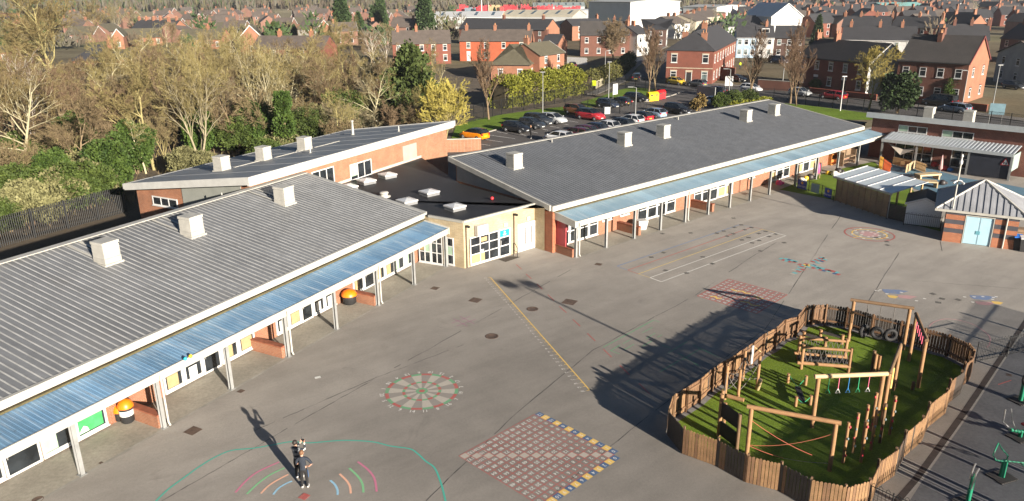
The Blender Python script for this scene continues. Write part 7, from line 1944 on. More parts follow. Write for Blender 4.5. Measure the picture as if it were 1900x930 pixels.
def hse(label, a, b, D, z=5.4, rise=2.9, wall='red', roof='slate', bays=4, floors=2, chim=(), hip='', eave=True, group=None, gable=None, side=0, door=None, barge=None, name='brick_house', cat='house', lod=0, local=False, dorm=0, wide=1.05, ridge_v=False, sideL=0):
    """facade from a to b (survey spots at eave height, or on the ground), running back D; gables at both ends unless hipped"""
    if local: f = Fr((0, 0), 0.0); W_ = a; root = thing(name, label, cat, (0, 0, 0), 0, group)
    else:
        pa, pb_ = (G(*a, z), G(*b, z)) if eave else (G(*a), G(*b))
        f = Fr(pa, math.atan2(*(pb_ - pa)[::-1])); W_ = float(np.linalg.norm(pb_ - pa)); root = thing(name, label, cat, (*pa, 0), 0, group)
    wm = WALLS[wall]; kw = dict(local=local); R = z + rise; h = D / 2
    m = MB(); hl, hr = 'L' in hip, 'R' in hip
    if ridge_v:                                                     # gable faces the viewer
        m.add([f.p(0, 0, 0), f.p(W_, 0, 0), f.p(W_, 0, z), f.p(W_ / 2, 0, R), f.p(0, 0, z), f.p(0, D, 0), f.p(W_, D, 0), f.p(W_, D, z), f.p(W_ / 2, D, R), f.p(0, D, z)], [(0, 1, 2, 3, 4), (9, 8, 7, 6, 5), (1, 6, 7, 2), (0, 4, 9, 5)])
        m.build('wall', wm, root, **kw)
        rm = MB(); e = 0.3
        for s in (0, 1):
            u = -e if s == 0 else W_ + e; ze = z - e * rise / (W_ / 2)
            rm.hexa([f.p(u, -e, ze + .02), f.p(W_ / 2, -e, R + .02), f.p(W_ / 2, D + e, R + .02), f.p(u, D + e, ze + .02), f.p(u, -e, ze + .16), f.p(W_ / 2, -e, R + .16), f.p(W_ / 2, D + e, R + .16), f.p(u, D + e, ze + .16)])
        ro = rm.build('roof', ROOFS[roof], root, **kw)
        if barge:
            bm = MB()
            for s in (0, 1):
                u = -e if s == 0 else W_ + e; ze = z - e * rise / (W_ / 2)
                bm.hexa([f.p(u, -e - .06, ze - .16), f.p(W_ / 2, -e - .06, R - .16), f.p(W_ / 2, -e - .005, R - .16), f.p(u, -e - .005, ze - .16), f.p(u, -e - .06, ze + .17), f.p(W_ / 2, -e - .06, R + .17), f.p(W_ / 2, -e - .005, R + .17), f.p(u, -e - .005, ze + .17)])
            bm.build('barge_board', barge, ro, **kw)
    else:
        m.box(0, W_, 0, D, 0, z, 0, f)
        if not (hl and hr):
            for u0, u1, hp in ((0, .25, hl), (W_ - .25, W_, hr)):
                if not hp: m.add([f.p(u0, 0, z + .001), f.p(u1, 0, z + .001), f.p(u1, D, z + .001), f.p(u0, D, z + .001), f.p(u0, h, R), f.p(u1, h, R)], [(0, 1, 5, 4), (3, 4, 5, 2), (0, 4, 3), (1, 2, 5)])
        m.build('wall', wm, root, **kw)
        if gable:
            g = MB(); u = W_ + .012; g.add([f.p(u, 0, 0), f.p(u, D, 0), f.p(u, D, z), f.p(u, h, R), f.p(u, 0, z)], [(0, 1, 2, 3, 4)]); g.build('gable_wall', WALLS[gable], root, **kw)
        e = .28; ze = z - e * rise / h; r0 = h if hl else -e * .5; r1 = W_ - h if hr else W_ + e * .5; e0 = -e if hl else -e * .5; e1 = W_ + e if hr else W_ + e * .5
        rm = MB(); t = .14
        for dz, flip in ((0.02, 1), (0.02 + t, 0)):
            P = [f.p(e0, -e, ze + dz), f.p(e1, -e, ze + dz), f.p(e1, D + e, ze + dz), f.p(e0, D + e, ze + dz), f.p(r0, h, R + dz), f.p(r1, h, R + dz)]
            F = [(0, 1, 5, 4), (2, 3, 4, 5)] + ([(3, 0, 4)] if hl else []) + ([(1, 2, 5)] if hr else [])
            rm.add(P, [q[::-1] for q in F] if flip else F)
        rm.add([f.p(e0, -e, ze + .02), f.p(e1, -e, ze + .02), f.p(e1, -e, ze + .02 + t), f.p(e0, -e, ze + .02 + t)], [(0, 1, 2, 3)])
        for u, hp in ((e0, hl), (e1, hr)):
            if not hp: rm.add([f.p(u, -e, ze + .02), f.p(u, h, R + .02), f.p(u, D + e, ze + .02), f.p(u, D + e, ze + .16), f.p(u, h, R + .16), f.p(u, -e, ze + .16)], [(0, 1, 4, 5), (1, 2, 3, 4)])
            else: rm.add([f.p(u, -e, ze + .02), f.p(u, D + e, ze + .02), f.p(u, D + e, ze + .16), f.p(u, -e, ze + .16)], [(0, 1, 2, 3)])
        ro = rm.build('roof', ROOFS[roof], root, **kw)
        if barge:
            bm = MB(); u = e1
            for v0, v1, z0, z1 in ((-e, h, ze, R), (D + e, h, ze, R)): bm.hexa([f.p(u + .005, v0, z0 - .12), f.p(u + .07, v0, z0 - .12), f.p(u + .07, v1, z1 - .12), f.p(u + .005, v1, z1 - .12), f.p(u + .005, v0, z0 + .2), f.p(u + .07, v0, z0 + .2), f.p(u + .07, v1, z1 + .2), f.p(u + .005, v1, z1 + .2)])
            bm.build('barge_board', barge, ro, **kw)
        gm = MB(); gm.box(e0, e1, -e - .1, -e - .004, ze - .05, ze + .05, 0, f); gm.build('gutter', M_FRAME if wall in ('white', 'cream', 'blue') else M_TRIMB, ro, **kw)
    for c in chim:
        u, v = (c, h) if not hasattr(c, '__len__') else c
        u = u * W_; zr = R - rise * abs(v - h) / h if not ridge_v else R
        cm = MB(); cm.box(u - .35, u + .35, v - .55, v + .55, zr - 1.0, zr + 1.15, 0, f); cm.box(u - .42, u + .42, v - .62, v + .62, zr + 1.151, zr + 1.27, 0, f); co = cm.build('chimney', WALLS['orange'] if wall not in ('dark', 'brown') else WALLS['brown'], ro, **kw)
        if not local:
            for s in (-1, 1): pm = MB(); pm.lathe(f.p(u, v + s * .28, zr + 1.27), [(.13, 0), (.1, .4), (.13, .42), (.12, .5)], 8); pm.build('chimney_pot', M_POT, ro, **kw)
    def win(ff, u0, u1, z0, z1, v=0.0):
        wd = MB()
        if lod:
            wd.box(u0, u1, v - .05, v - .004, z0, z1, 0, ff); wd.box(u0 + .1, u1 - .1, v - .062, v - .0505, z0 + .1, z1 - .1, 1, ff)
            return wd.build('window', [M_FRAME, M_GLASS], root, **kw)
        wd.box(u0 - .1, u1 + .1, v - .07, v - .004, z1 + .002, z1 + .2, 1, ff); wd.box(u0 - .08, u1 + .08, v - .12, v - .004, z0 - .12, z0 - .002, 0, ff)
        for q in ((u0, u0 + .1, z0, z1), (u1 - .1, u1, z0, z1), (u0 + .1, u1 - .1, z0, z0 + .1), (u0 + .1, u1 - .1, z1 - .1, z1)): wd.box(q[0], q[1], v - .06, v - .004, q[2], q[3], 0, ff)
        zm = z0 + (z1 - z0) * .66; wd.box(u0 + .1, u1 - .1, v - .055, v - .004, zm - .04, zm + .04, 0, ff)
        o = wd.build('window', [M_FRAME, WALLS['cream'] if wall in ('red', 'paint') else WALLS['white'] if wall == 'orange' else wm], root, **kw)
        g = MB(); g.box(u0 + .1, u1 - .1, v - .03, v - .02, z0 + .1, z1 - .1, 0, ff); g.build('pane', M_GLASS if random.random() < .7 else M_GLASSB, o, **kw)
    fh = z / floors
    for b_ in range(bays):
        uc = W_ * (b_ + .5) / bays
        for fl in range(floors):
            if fl == 0 and door is not None and b_ in (door if hasattr(door, '__len__') else (door,)):
                dm = MB(); dm.box(uc - .5, uc + .5, -.06, -.004, .02, 2.15, 0, f); dm.box(uc - .55, uc + .55, -.07, -.004, 2.152, 2.6, 1, f); dm.build('door', [M_TRIMB if b_ % 2 else M_FRAME, M_FRAME], root, **kw); continue
            z0 = fl * fh + (.85 if fl == 0 else .75); win(f, uc - wide / 2, uc + wide / 2, z0, min(z0 + 1.45, z - .35))
    if side and not ridge_v:
        f2 = Fr(f.p(W_, 0, 0)[:2], f.ang + PI / 2)
        for k in range(side):
            uc = D * (k + .5) / side
            for fl in range(floors): z0 = fl * fh + .85; win(f2, uc - .5, uc + .5, z0, min(z0 + 1.4, z - .35), 0.0)
    if sideL:
        f2 = Fr(f.p(0, D, 0)[:2], f.ang - PI / 2)
        for k in range(sideL):
            uc = D * (k + .5) / sideL
            for fl in range(floors):
                if fl == 0 and k == 1:
                    dm = MB(); dm.box(uc - .5, uc + .5, -.06, -.004, .02, 2.2, 0, f2); dm.box(uc - .62, uc - .51, -.08, -.004, .02, 2.3, 1, f2); dm.box(uc + .51, uc + .62, -.08, -.004, .02, 2.3, 1, f2); dm.box(uc - .7, uc + .7, -.09, -.004, 2.31, 2.65, 2, f2); dm.build('door', [M_TRIMB, M_FRAME, WALLS['cream']], root, **kw); continue
                if fl == 1 and k == 1: continue
                z0 = fl * fh + .8; win(f2, uc - .6, uc + .6, z0, z0 + 1.65)
        sm = MB(); sm.box(.02, D - .02, -.03, -.003, 2.98, 3.14, 0, f2); sm.build('string_course', WALLS['cream'], root, **kw)
    for k in range(dorm):
        uc = W_ * (k + .5) / dorm; dm = MB(); dm.box(uc - 1.0, uc + 1.0, h * .35, h * .9, z + rise * .35, z + rise * .8, 0, f); dm.box(uc - .9, uc + .9, h * .35 - .03, h * .35 - .002, z + rise * .42, z + rise * .74, 1, f); dm.build('dormer', [M_FRAME, M_GLASS], ro, **kw)
    return root
FRm = M_FRAME
# --- along the street and the lane
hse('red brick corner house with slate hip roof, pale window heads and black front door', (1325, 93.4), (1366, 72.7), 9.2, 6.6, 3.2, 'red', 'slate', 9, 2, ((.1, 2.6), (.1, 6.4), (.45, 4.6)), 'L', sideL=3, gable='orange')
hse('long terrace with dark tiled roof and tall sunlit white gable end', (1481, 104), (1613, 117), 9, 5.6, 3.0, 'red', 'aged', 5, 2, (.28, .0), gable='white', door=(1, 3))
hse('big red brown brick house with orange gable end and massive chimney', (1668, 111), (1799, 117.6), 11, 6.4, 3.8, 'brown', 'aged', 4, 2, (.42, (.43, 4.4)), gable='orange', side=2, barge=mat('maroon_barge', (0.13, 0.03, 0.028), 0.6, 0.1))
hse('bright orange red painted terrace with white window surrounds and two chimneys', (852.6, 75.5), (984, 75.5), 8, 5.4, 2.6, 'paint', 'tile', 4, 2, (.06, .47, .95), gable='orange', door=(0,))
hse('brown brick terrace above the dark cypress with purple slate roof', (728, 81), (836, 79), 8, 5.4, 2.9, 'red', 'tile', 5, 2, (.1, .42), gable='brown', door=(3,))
hse('terrace half cream and half red with one square chimney, seen through bare twigs', (468, 89.5), (600, 90), 8, 5.4, 2.6, 'red', 'tile', 5, 2, (.3, .75), door=(0, 4))
hse('hip roofed house with tall orange chimney and white framed windows in the wood', (134, 111.5), (199, 111.5), 8, 3.2, 3.2, 'orange', 'slate', 2, 1, (.85,), 'LR', wide=2.2)
hse('tan brick bungalow with brown hip roof and white eaves board', (910.6, 119), (982.7, 119.6), 11, 3.4, 3.6, 'orange', 'moss', 2, 1, (), 'LR', side=2)
hse('tan brick house with brown roof behind the hip roofed bungalow', (1001, 103), (1047, 97), 8, 5.0, 2.2, 'orange', 'moss', 2, 2, (.1,), gable='orange', side=1, barge=FRm)
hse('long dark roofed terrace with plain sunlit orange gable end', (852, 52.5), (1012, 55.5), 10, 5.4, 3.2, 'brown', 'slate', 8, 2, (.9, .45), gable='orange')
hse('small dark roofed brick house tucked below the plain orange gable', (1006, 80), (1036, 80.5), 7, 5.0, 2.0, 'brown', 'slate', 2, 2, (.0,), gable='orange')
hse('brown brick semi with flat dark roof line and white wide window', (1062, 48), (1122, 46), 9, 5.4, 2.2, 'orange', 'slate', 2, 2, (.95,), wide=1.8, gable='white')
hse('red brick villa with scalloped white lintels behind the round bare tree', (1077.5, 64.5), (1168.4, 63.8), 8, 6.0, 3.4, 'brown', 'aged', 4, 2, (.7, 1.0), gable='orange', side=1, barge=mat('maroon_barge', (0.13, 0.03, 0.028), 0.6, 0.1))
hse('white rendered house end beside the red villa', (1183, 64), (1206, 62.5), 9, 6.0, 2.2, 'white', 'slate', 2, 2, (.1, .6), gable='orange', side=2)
hse('black and white half timbered corner shop with dark hip roof', (1196, 54.5), (1237, 54.5), 18, 5.6, 2.8, 'dark', 'slate', 2, 2, (), 'LR', gable='white', side=6, name='corner_shop', cat='shop')
for k, (a, b, w_, lab) in enumerate((((1252, 45), (1280, 43.5), 'white', 'white gabled terrace end climbing the lane behind the corner shop'), ((1291, 40), (1318, 37), 'cream', 'cream terrace unit higher up the lane'), ((1310, 33), (1336, 30), 'cream', 'pale yellow terrace unit near the lane top'), ((1311, 26), (1347, 24), 'red', 'red terrace with twin chimneys at the lane top'), ((1376, 18), (1408, 14), 'red', 'bright red terrace far up the lane'))):
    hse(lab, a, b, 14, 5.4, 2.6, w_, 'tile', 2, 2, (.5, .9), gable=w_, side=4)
hse('low wide black hip roofed hall behind the white houses', (1326, 50), (1466, 49), 16, 4.6, 3.6, 'white', 'slate', 6, 1, (.45,), 'LR')
hse('pale blue rendered house with slate roof behind the street trees', (1367.6, 69.5), (1404, 69.5), 8, 5.4, 2.6, 'blue', 'slate', 3, 2, ())
hse('white rendered house with dark dormer roof behind the street trees', (1405, 69.5), (1437, 69.5), 8, 5.4, 2.8, 'white', 'slate', 2, 2, (.6,), dorm=1)
hse('brown brick house with white framed windows behind the twin street trees', (1437.5, 69.5), (1494, 70), 8, 5.4, 2.8, 'dark', 'slate', 3, 2, (1.0,))
hse('long dark slate terrace with three roof lights and big red chimneys', (1562, 49), (1652, 50), 9, 5.4, 3.2, 'red', 'slate', 6, 2, (.02, .35, .68, 1.0), gable='orange')
hse('dark slate terrace continuing to the stepped red chimney stack', (1653, 50), (1738, 52), 9, 5.4, 3.2, 'red', 'slate', 5, 2, (.5, 1.0), gable='orange')
hse('grey and white backed terrace with bluish white gable', (1562, 73), (1700, 75), 9, 5.4, 3.0, 'white', 'slate', 6, 2, (.1, .5, .8), gable='white')
hse('slate roofed terrace with small orange gable behind the big chimney', (1744, 73), (1836, 74), 9, 5.4, 3.4, 'dark', 'slate', 4, 2, (.3, .65, 1.0), gable='orange')
hse('slate house with sky lights at the picture edge', (1858, 70), (1960, 78), 9, 5.4, 3.4, 'dark', 'slate', 4, 2, (.1,), gable='orange')
hse('slate roofed house with orange gable between terraces near the far estate', (1752, 45), (1800, 47), 8, 5.4, 3.2, 'red', 'slate', 3, 2, (.05,), gable='orange')
hse('grey rendered house with white windows at the picture edge', (1852, 97), (1935, 107), 9, 5.6, 2.4, 'grey', 'tile', 3, 2, (), ridge_v=True)
hse('brick house with steep white barge boards among the twigs', (444, 70), (486, 69), 14, 5.0, 3.6, 'orange', 'moss', 1, 1, (), ridge_v=True, barge=FRm)
hse('brown roofed house with sunlit orange gable and white barge boards', (552, 53.5), (588, 53.8), 9, 5.2, 3.0, 'grey', 'tile', 3, 2, (), gable='orange', barge=FRm)
hse('long low terrace with a row of six red chimneys beyond the wood', (245, 52), (322, 52.5), 8, 5.4, 2.8, 'red', 'slate', 6, 2, (.03, .2, .38, .55, .74, .93), gable='orange')
hse('brick house with bright white gable barge boards above the meadow wood', (208, 66.5), (228, 66), 12, 4.6, 2.2, 'orange', 'moss', 1, 1, (), ridge_v=True, barge=FRm)
hse('long brown bungalow roof seen through the bare twigs', (222, 70), (300, 68), 9, 3.2, 2.8, 'orange', 'moss', 5, 1, ())
hse('long moss brown roofed bungalow row beyond the twigs', (330, 72.5), (410, 72), 9, 3.4, 3.0, 'orange', 'moss', 5, 1, (.6,), gable='orange')
hse('bright orange roofed house at the meadow edge', (-12, 34), (20, 35), 9, 5.0, 3.0, 'orange', 'clay', 2, 2, ())
hse('brick house with slate roof in front of the bright orange roof', (-20, 40), (24, 40.5), 8, 4.6, 2.4, 'orange', 'slate', 3, 1, (), gable='orange')
sheet('meadow', [G(*q) for q in ((-60, 52), (95, 55), (75, 78), (-60, 84))], 0.01, M_GRASS)
sheet('far_field', [G(*q) for q in ((-60, 8), (75, 8.5), (60, 19), (-60, 22))], 0.3, mat('pale_field', (.13, .16, .06), .95, .2, .02))
hse('low orange brick house with flat white eaves at the picture edge', (-30, 97), (17, 96), 9, 3.2, 1.4, 'orange', 'moss', 2, 1, ())
# --- the works beyond the lane
def shed(label, a, b, D, z, rise, wall, roofm, name='industrial_shed', ridge_v=False, lights=0, doors=0):
    pa, pb_ = G(*a, z), G(*b, z); f = Fr(pa, math.atan2(*(pb_ - pa)[::-1])); W_ = float(np.linalg.norm(pb_ - pa)); root = thing(name, label, 'industrial building', (*pa, 0)); R = z + rise
    m = MB()
    if ridge_v: m.add([f.p(0, 0, 0), f.p(W_, 0, 0), f.p(W_, 0, z), f.p(W_ / 2, 0, R), f.p(0, 0, z), f.p(0, D, 0), f.p(W_, D, 0), f.p(W_, D, z), f.p(W_ / 2, D, R), f.p(0, D, z)], [(0, 1, 2, 3, 4), (9, 8, 7, 6, 5), (1, 6, 7, 2), (0, 4, 9, 5)])
    else: m.add([f.p(0, 0, 0), f.p(W_, 0, 0), f.p(W_, D, 0), f.p(0, D, 0), f.p(0, 0, z), f.p(W_, 0, z), f.p(W_, D, z), f.p(0, D, z), f.p(0, D / 2, R), f.p(W_, D / 2, R)], [(0, 1, 5, 4), (2, 3, 7, 6), (0, 4, 8, 7, 3), (1, 2, 6, 9, 5)])
    m.build('wall', wall, root); r = MB(); e = .4
    if ridge_v:
        for u in (-e, W_ + e): r.hexa([f.p(u, -e, z - .1), f.p(W_ / 2, -e, R + .05), f.p(W_ / 2, D, R + .05), f.p(u, D, z - .1), f.p(u, -e, z + .15), f.p(W_ / 2, -e, R + .3), f.p(W_ / 2, D, R + .3), f.p(u, D, z + .15)])
    else:
        for v in (-e, D + e): r.hexa([f.p(-e, v, z - .1), f.p(W_ + e, v, z - .1), f.p(W_ + e, D / 2, R + .05), f.p(-e, D / 2, R + .05), f.p(-e, v, z + .15), f.p(W_ + e, v, z + .15), f.p(W_ + e, D / 2, R + .3), f.p(-e, D / 2, R + .3)])
    ro = r.build('roof', roofm, root)
    for k in range(lights):
        l = MB(); u = W_ * (k + .5) / lights; z0, z1 = z + rise * .3, z + rise * .85; v0, v1 = D * .15, D * .425
        if not ridge_v: l.hexa([f.p(u - .7, v0, z0 + .31), f.p(u + .7, v0, z0 + .31), f.p(u + .7, v1, z1 + .31), f.p(u - .7, v1, z1 + .31), f.p(u - .7, v0, z0 + .36), f.p(u + .7, v0, z0 + .36), f.p(u + .7, v1, z1 + .36), f.p(u - .7, v1, z1 + .36)]); l.build('roof_light', M_GLASSB, ro)
    for k in range(doors): d = MB(); u = W_ * (k + .5) / doors; d.box(u - 1.8, u + 1.8, -.06, -.005, .05, 4, 0, f); d.build('door', M_STEEL, root)
    return root
S_WH = mat('white_cladding', (0.58, 0.59, 0.58), 0.5, 0.06, .3); S_CR = mat('cream_sheet', (0.46, 0.42, 0.32), 0.7, 0.12, .3); S_TE = mat('teal_cladding', (0.20, 0.42, 0.40), 0.6, 0.1, .3); S_GG = mat('grey_green_sheet', (0.24, 0.28, 0.275), 0.6, 0.12, .3); S_RB = mat('rust_brown_cladding', (0.115, 0.05, 0.042), 0.8, 0.2, .4); S_LG = mat('light_grey_cladding', (0.36, 0.37, 0.36), 0.6, 0.08, .3)
shed('tall white industrial building rising highest behind the lane', (1092, 3.5), (1170, 4.5), 26, 13, 0.8, S_WH, S_LG, doors=1)
shed('lower pale grey clad extension in front of the tall white building', (1050, 21), (1146, 20), 22, 6.5, 0.6, S_LG, S_WH)
shed('low industrial hall with cream sheet roof and dark rooflights', (926, 30.5), (1062, 30.5), 30, 5.6, 2.6, S_LG, S_CR, lights=6)
shed('long low white roofed works shed', (800, 33.5), (928, 32.5), 34, 5.4, 2.4, S_LG, S_WH, lights=4)
shed('brown clad factory gable with framed panels and grey green roof', (1168, 25), (1234, 25), 60, 6.5, 6.0, S_RB, S_GG, ridge_v=True)
shed('low grey green roofed annex below the brown factory', (1218, 33), (1276, 31.5), 10, 4.6, 1.2, S_RB, S_GG)
shed('grey green roofed works behind the brown factory', (1160, 14), (1210, 13), 40, 7, 3, S_GG, S_GG)
shed('wide white clad warehouse at the picture top', (1268, 13), (1330, 13.5), 30, 8.5, .8, S_WH, S_LG, doors=2)
shed('big white windowless building with stepped gables among the terraces', (1432, 32), (1489, 31), 22, 8, 4.5, S_WH, S_WH, ridge_v=True)
shed('pale teal gabled hall among the far roofs', (1605, 13), (1646, 14), 30, 6, 2.4, S_TE, S_TE, ridge_v=True)
shed('long grey roofed timber gabled showroom behind the red stacks', (990, 13), (1085, 12), 22, 5, 3, S_LG, S_GG, lights=7)
# red stacked crates, each stack one block of crates
M_CRATE = mat('red_crate', (0.34, 0.018, 0.028), 0.6, 0.3, .8); M_PALT = mat('pallet_wood', (0.42, 0.30, 0.16), 0.8, 0.2, .8); M_CRATB = mat('blue_grey_crate', (0.13, 0.18, 0.22), 0.6, 0.2, .8)
rc = random.Random(6)
for i in range(30):
    px = 838 + i * 7.6 + rc.uniform(-2, 2); py = 29 + rc.uniform(-1.2, 1.5); q = G(px, py); f = Fr(q, rc.uniform(-.1, .1)); m = MB(); nx, nz = rc.randint(4, 7), rc.randint(5, 8); mm = M_CRATE if i not in (3, 4) else M_CRATB
    if 9 <= i <= 11: mm = M_PALT
    for x in range(nx):
        for zz in range(nz - (rc.random() < .3)): m.box(x * 1.25, x * 1.25 + 1.15, 0, 1.1, zz * 1.02 + .03, zz * 1.02 + .98, 0, f)
    m.build('crate_stack', mm, label='red stacked crates in the far works yard' if mm is M_CRATE else ('pale wooden pallets piled among red crate stacks' if mm is M_PALT else 'blue grey crates among the red stacks'), cat='crates', group='crate stacks in the works yard')
# --- estates filling the distance: prototypes, then copies
prot = [hse('brown tiled brick house in the estate beyond the wood', 9.0, 0, 8, 5.0, 2.7, 'pink', 'tile', 2, 2, (.1,), local=True, lod=1, barge=FRm, group='houses of the far estates'), hse('moss roofed bungalow in the estate beyond the wood', 12.0, 0, 8, 3.2, 2.8, 'pink', 'moss', 3, 1, (), local=True, lod=1, barge=FRm, group='houses of the far estates'), hse('slate roofed red terrace house in the far town', 13.0, 0, 8.5, 5.4, 3.1, 'red', 'slate', 3, 2, (.0, .98), local=True, lod=1, group='houses of the far estates'),
        hse('white rendered slate house in the far town', 9.5, 0, 8, 5.2, 2.9, 'white', 'slate', 2, 2, (.5,), local=True, lod=1, group='houses of the far estates'), hse('clay tiled brick house in the far estates', 9.0, 0, 8, 5.0, 2.9, 'pink', 'tile', 2, 2, (.9,), local=True, lod=1, group='houses of the far estates')]
used = set()
def put(k, x, y, an):
    o = prot[k] if k not in used else copy_tree(prot[k]); used.add(k); o.location = (x, y, hill_height(x, y)); o.rotation_euler = (0, 0, an); return o
rh = random.Random(23); nh = 0; spots = []
existing = [o.location for o in SC.objects if o.get('category') in ('house', 'shop', 'industrial building') and o.parent is None and o not in prot]
def clear(x, y, d):
    return all((x - e[0]) ** 2 + (y - e[1]) ** 2 > d * d for e in existing) and all((x - a) ** 2 + (y - b) ** 2 > 15 ** 2 for a, b in spots)
for side_ in ('L', 'R'):
    for row in range(16):
        for c in range(20):
            if side_ == 'L': dist = 285 + row * 33 + rh.uniform(-6, 6); px = 175 + c * 33 + rh.uniform(-9, 9)
            else: dist = 300 + row * 34 + rh.uniform(-6, 6); px = 1235 + c * 36 + rh.uniform(-10, 10)
            y = dist; x = (px - 950) / CAM_F * dist * 1.02
            if side_ == 'L' and (px > 845 or nh > 125): continue
            if side_ == 'R' and (row > 13 or px < 1300 + row * 4 or nh > 240): continue
            if not clear(x, y, 22) or rh.random() < (.28 if side_ == 'L' else .10): continue
            k = rh.choice([0, 0, 1, 1, 4]) if side_ == 'L' else rh.choice([2, 2, 2, 3, 0, 4]); base = (-.15 if row % 3 else .4) + (PI / 2 if rh.random() < .33 else 0)
            put(k, x, y, base + rh.uniform(-.1, .1)); spots.append((x, y)); nh += 1
for k in range(5):
    if k not in used: put(k, -300 + 40 * k, 560, 0.2)
# trees between the far houses and the belt of woodland behind them
for i in range(120):
    px = rh.uniform(60, 1880); dist = rh.uniform(250, 700) if px < 850 else rh.uniform(260, 620); x = (px - 950) / CAM_F * dist
    if not clear(x, dist, 13) or (830 < px < 1300 and dist < 520): continue
    k = rh.random()
    if k < .78: P_FARB[rh.randint(0, 1)].place('bare_tree', 'bare garden tree between the houses of the far estates', 'tree', x, dist, rh.uniform(0, 6), rh.uniform(.6, 1.05), 'garden trees of the far estates', hill_height(x, dist))
    else: P_CON[rh.randint(0, 1)].place('conifer_tree', 'dark conifer standing between the houses of the far estates', 'tree', x, dist, rh.uniform(0, 6), rh.uniform(.35, .65), 'garden conifers of the far estates', hill_height(x, dist))
mb = MB(); rg = random.Random(5)
for i in range(15000):
    px = rg.uniform(-60, 1960); d = rg.uniform(690, 980) if px < 1150 else rg.uniform(760, 1050); x = (px - 950) / CAM_F * d; z0 = hill_height(x, d); h = rg.uniform(7, 15) * (1.25 if px < 700 else .9)
    for _ in range(2):
        a = rg.uniform(0, 6.28); w = rg.uniform(.5, 1.6); dx, dy = math.cos(a) * w, math.sin(a) * w; zz = z0 + h * rg.uniform(.0, .55); l = (rg.gauss(0, 1.2), rg.gauss(0, 1.2))
        mb.add([(x - dx, d - dy, zz), (x + dx, d + dy, zz), (x + l[0] + dx * .5, d + l[1], zz + h * .45), (x + l[0] - dx * .4, d + l[1], zz + h * .42)], [(0, 1, 2, 3)], rg.choice([0, 0, 1, 2, 3] if px < 500 else [0, 1, 1, 2]))
for i in range(330):
    px = rg.uniform(-20, 860) if rg.random() < .75 else rg.uniform(1240, 1900); d = rg.uniform(250, 700); x = (px - 950) / CAM_F * d
    if not clear(x, d, 8): continue
    z0 = hill_height(x, d); h = rg.uniform(5, 11); k = rg.choice([0, 1, 1, 2, 2, 3]) if i % 5 else 3
    for _ in range(46):
        a = rg.uniform(0, 6.28); r_ = h * .36 * math.sqrt(rg.random()); zz = z0 + h * rg.uniform(.12, .8); cx_, cy_ = x + r_ * math.cos(a), d + r_ * math.sin(a); w = rg.uniform(.1, .4) if k != 3 else .6; l = rg.uniform(.8, 2.2)
        mb.add([(cx_ - w, cy_, zz), (cx_ + w, cy_ + .2, zz), (cx_ + (cx_ - x) * .35 + w * .4, cy_ + (cy_ - d) * .3, zz + l), (cx_ + (cx_ - x) * .35 - w * .3, cy_ + (cy_ - d) * .3, zz + l * .9)], [(0, 1, 2, 3)], k)
mb.build('far_woodland', [bark('far_grey_twig', (.075, .068, .052), (.12, .11, .085)), bark('far_brown_twig', (.065, .052, .038), (.105, .085, .062)), bark('far_olive_twig', (.07, .065, .035), (.115, .105, .058)), L_DARK], kind='stuff')
# ---------------------------------------------------------------- nursery block at the far end
na, nb_ = G(1637, 258, 2.6), G(1882, 287, 2.6)
FN = Fr(na, math.atan2(*(nb_ - na)[::-1])); NL = float(np.linalg.norm(nb_ - na))
M_NBRK = brick('nursery_brick', (0.20, 0.058, 0.036), (0.15, 0.042, 0.028), (0.20, 0.14, 0.11), (float(FN.d[0]), float(FN.d[1])))
NU = thing('nursery_block', 'dark red brick nursery with white fascia, high strip windows and ribbed pale canopy', 'school building', FN.p(0, 2.6, 0))
VN = 2.6
m = MB(); m.hexa([FN.p(u, v, z) for u, v, z in ((-2.2, VN, -.02), (NL + 7, VN, -.02), (NL + 7, VN + 9, -.02), (-2.2, VN + 9, -.02), (-2.2, VN, 4.5), (NL + 7, VN, 4.5), (NL + 7, VN + 9, 2.6), (-2.2, VN + 9, 2.6))]); m.build('wall', M_NBRK, NU)
m = MB(); m.hexa([FN.p(u, v, z) for u, v, z in ((-2.6, VN - .5, 4.62), (NL + 8, VN - .5, 4.62), (NL + 8, VN + 9.5, 2.62), (-2.6, VN + 9.5, 2.62), (-2.6, VN - .5, 4.92), (NL + 8, VN - .5, 4.92), (NL + 8, VN + 9.5, 2.92), (-2.6, VN + 9.5, 2.92))]); m.build('roof', M_MEMB, NU)
for px in (1722, 1797): u = FN.wall(px, 225, VN + 1.2)[0]; roof_vent(FN, u, VN + 1.2, 4.6, NU, s=.95, h=1.25)
m = MB(); m.box(-2.7, NL + 8, VN - .62, VN - .502, 4.42, 4.98, fr=FN); m.hexa([FN.p(u, v, z) for u, v, z in ((-2.72, VN - .5, 4.42), (-2.602, VN - .5, 4.42), (-2.602, VN + 9.5, 2.42), (-2.72, VN + 9.5, 2.42), (-2.72, VN - .5, 4.98), (-2.602, VN - .5, 4.98), (-2.602, VN + 9.5, 2.98), (-2.72, VN + 9.5, 2.98))]); m.build('fascia', mat('pale_fascia', (0.42, 0.45, 0.46), .5, .08), NU)
for a, b in (((1668, 234), (1720, 247)), ((1749, 243), (1806, 258))):
    u0, _ = FN.wall(*a, VN); u1, _ = FN.wall(*b, VN); zc = FN.wall((a[0] + b[0]) / 2, (a[1] + b[1]) / 2, VN)[1]; window(FN, u0, u1, VN, zc - .36, zc + .36, NU, 3, (), lambda r, c: (M_MINT, (0, 1), (0, 1)) if c == 0 else None, .07)
m = MB(); ribbed(m, FN, 0, NL, -.1, 2.62, VN - .02, 3.05, .34, .035, .5, 0, 0, .03); m.build('canopy', [mat('pale_rib_sheet', (.36, .39, .42), .4, .12)], NU)
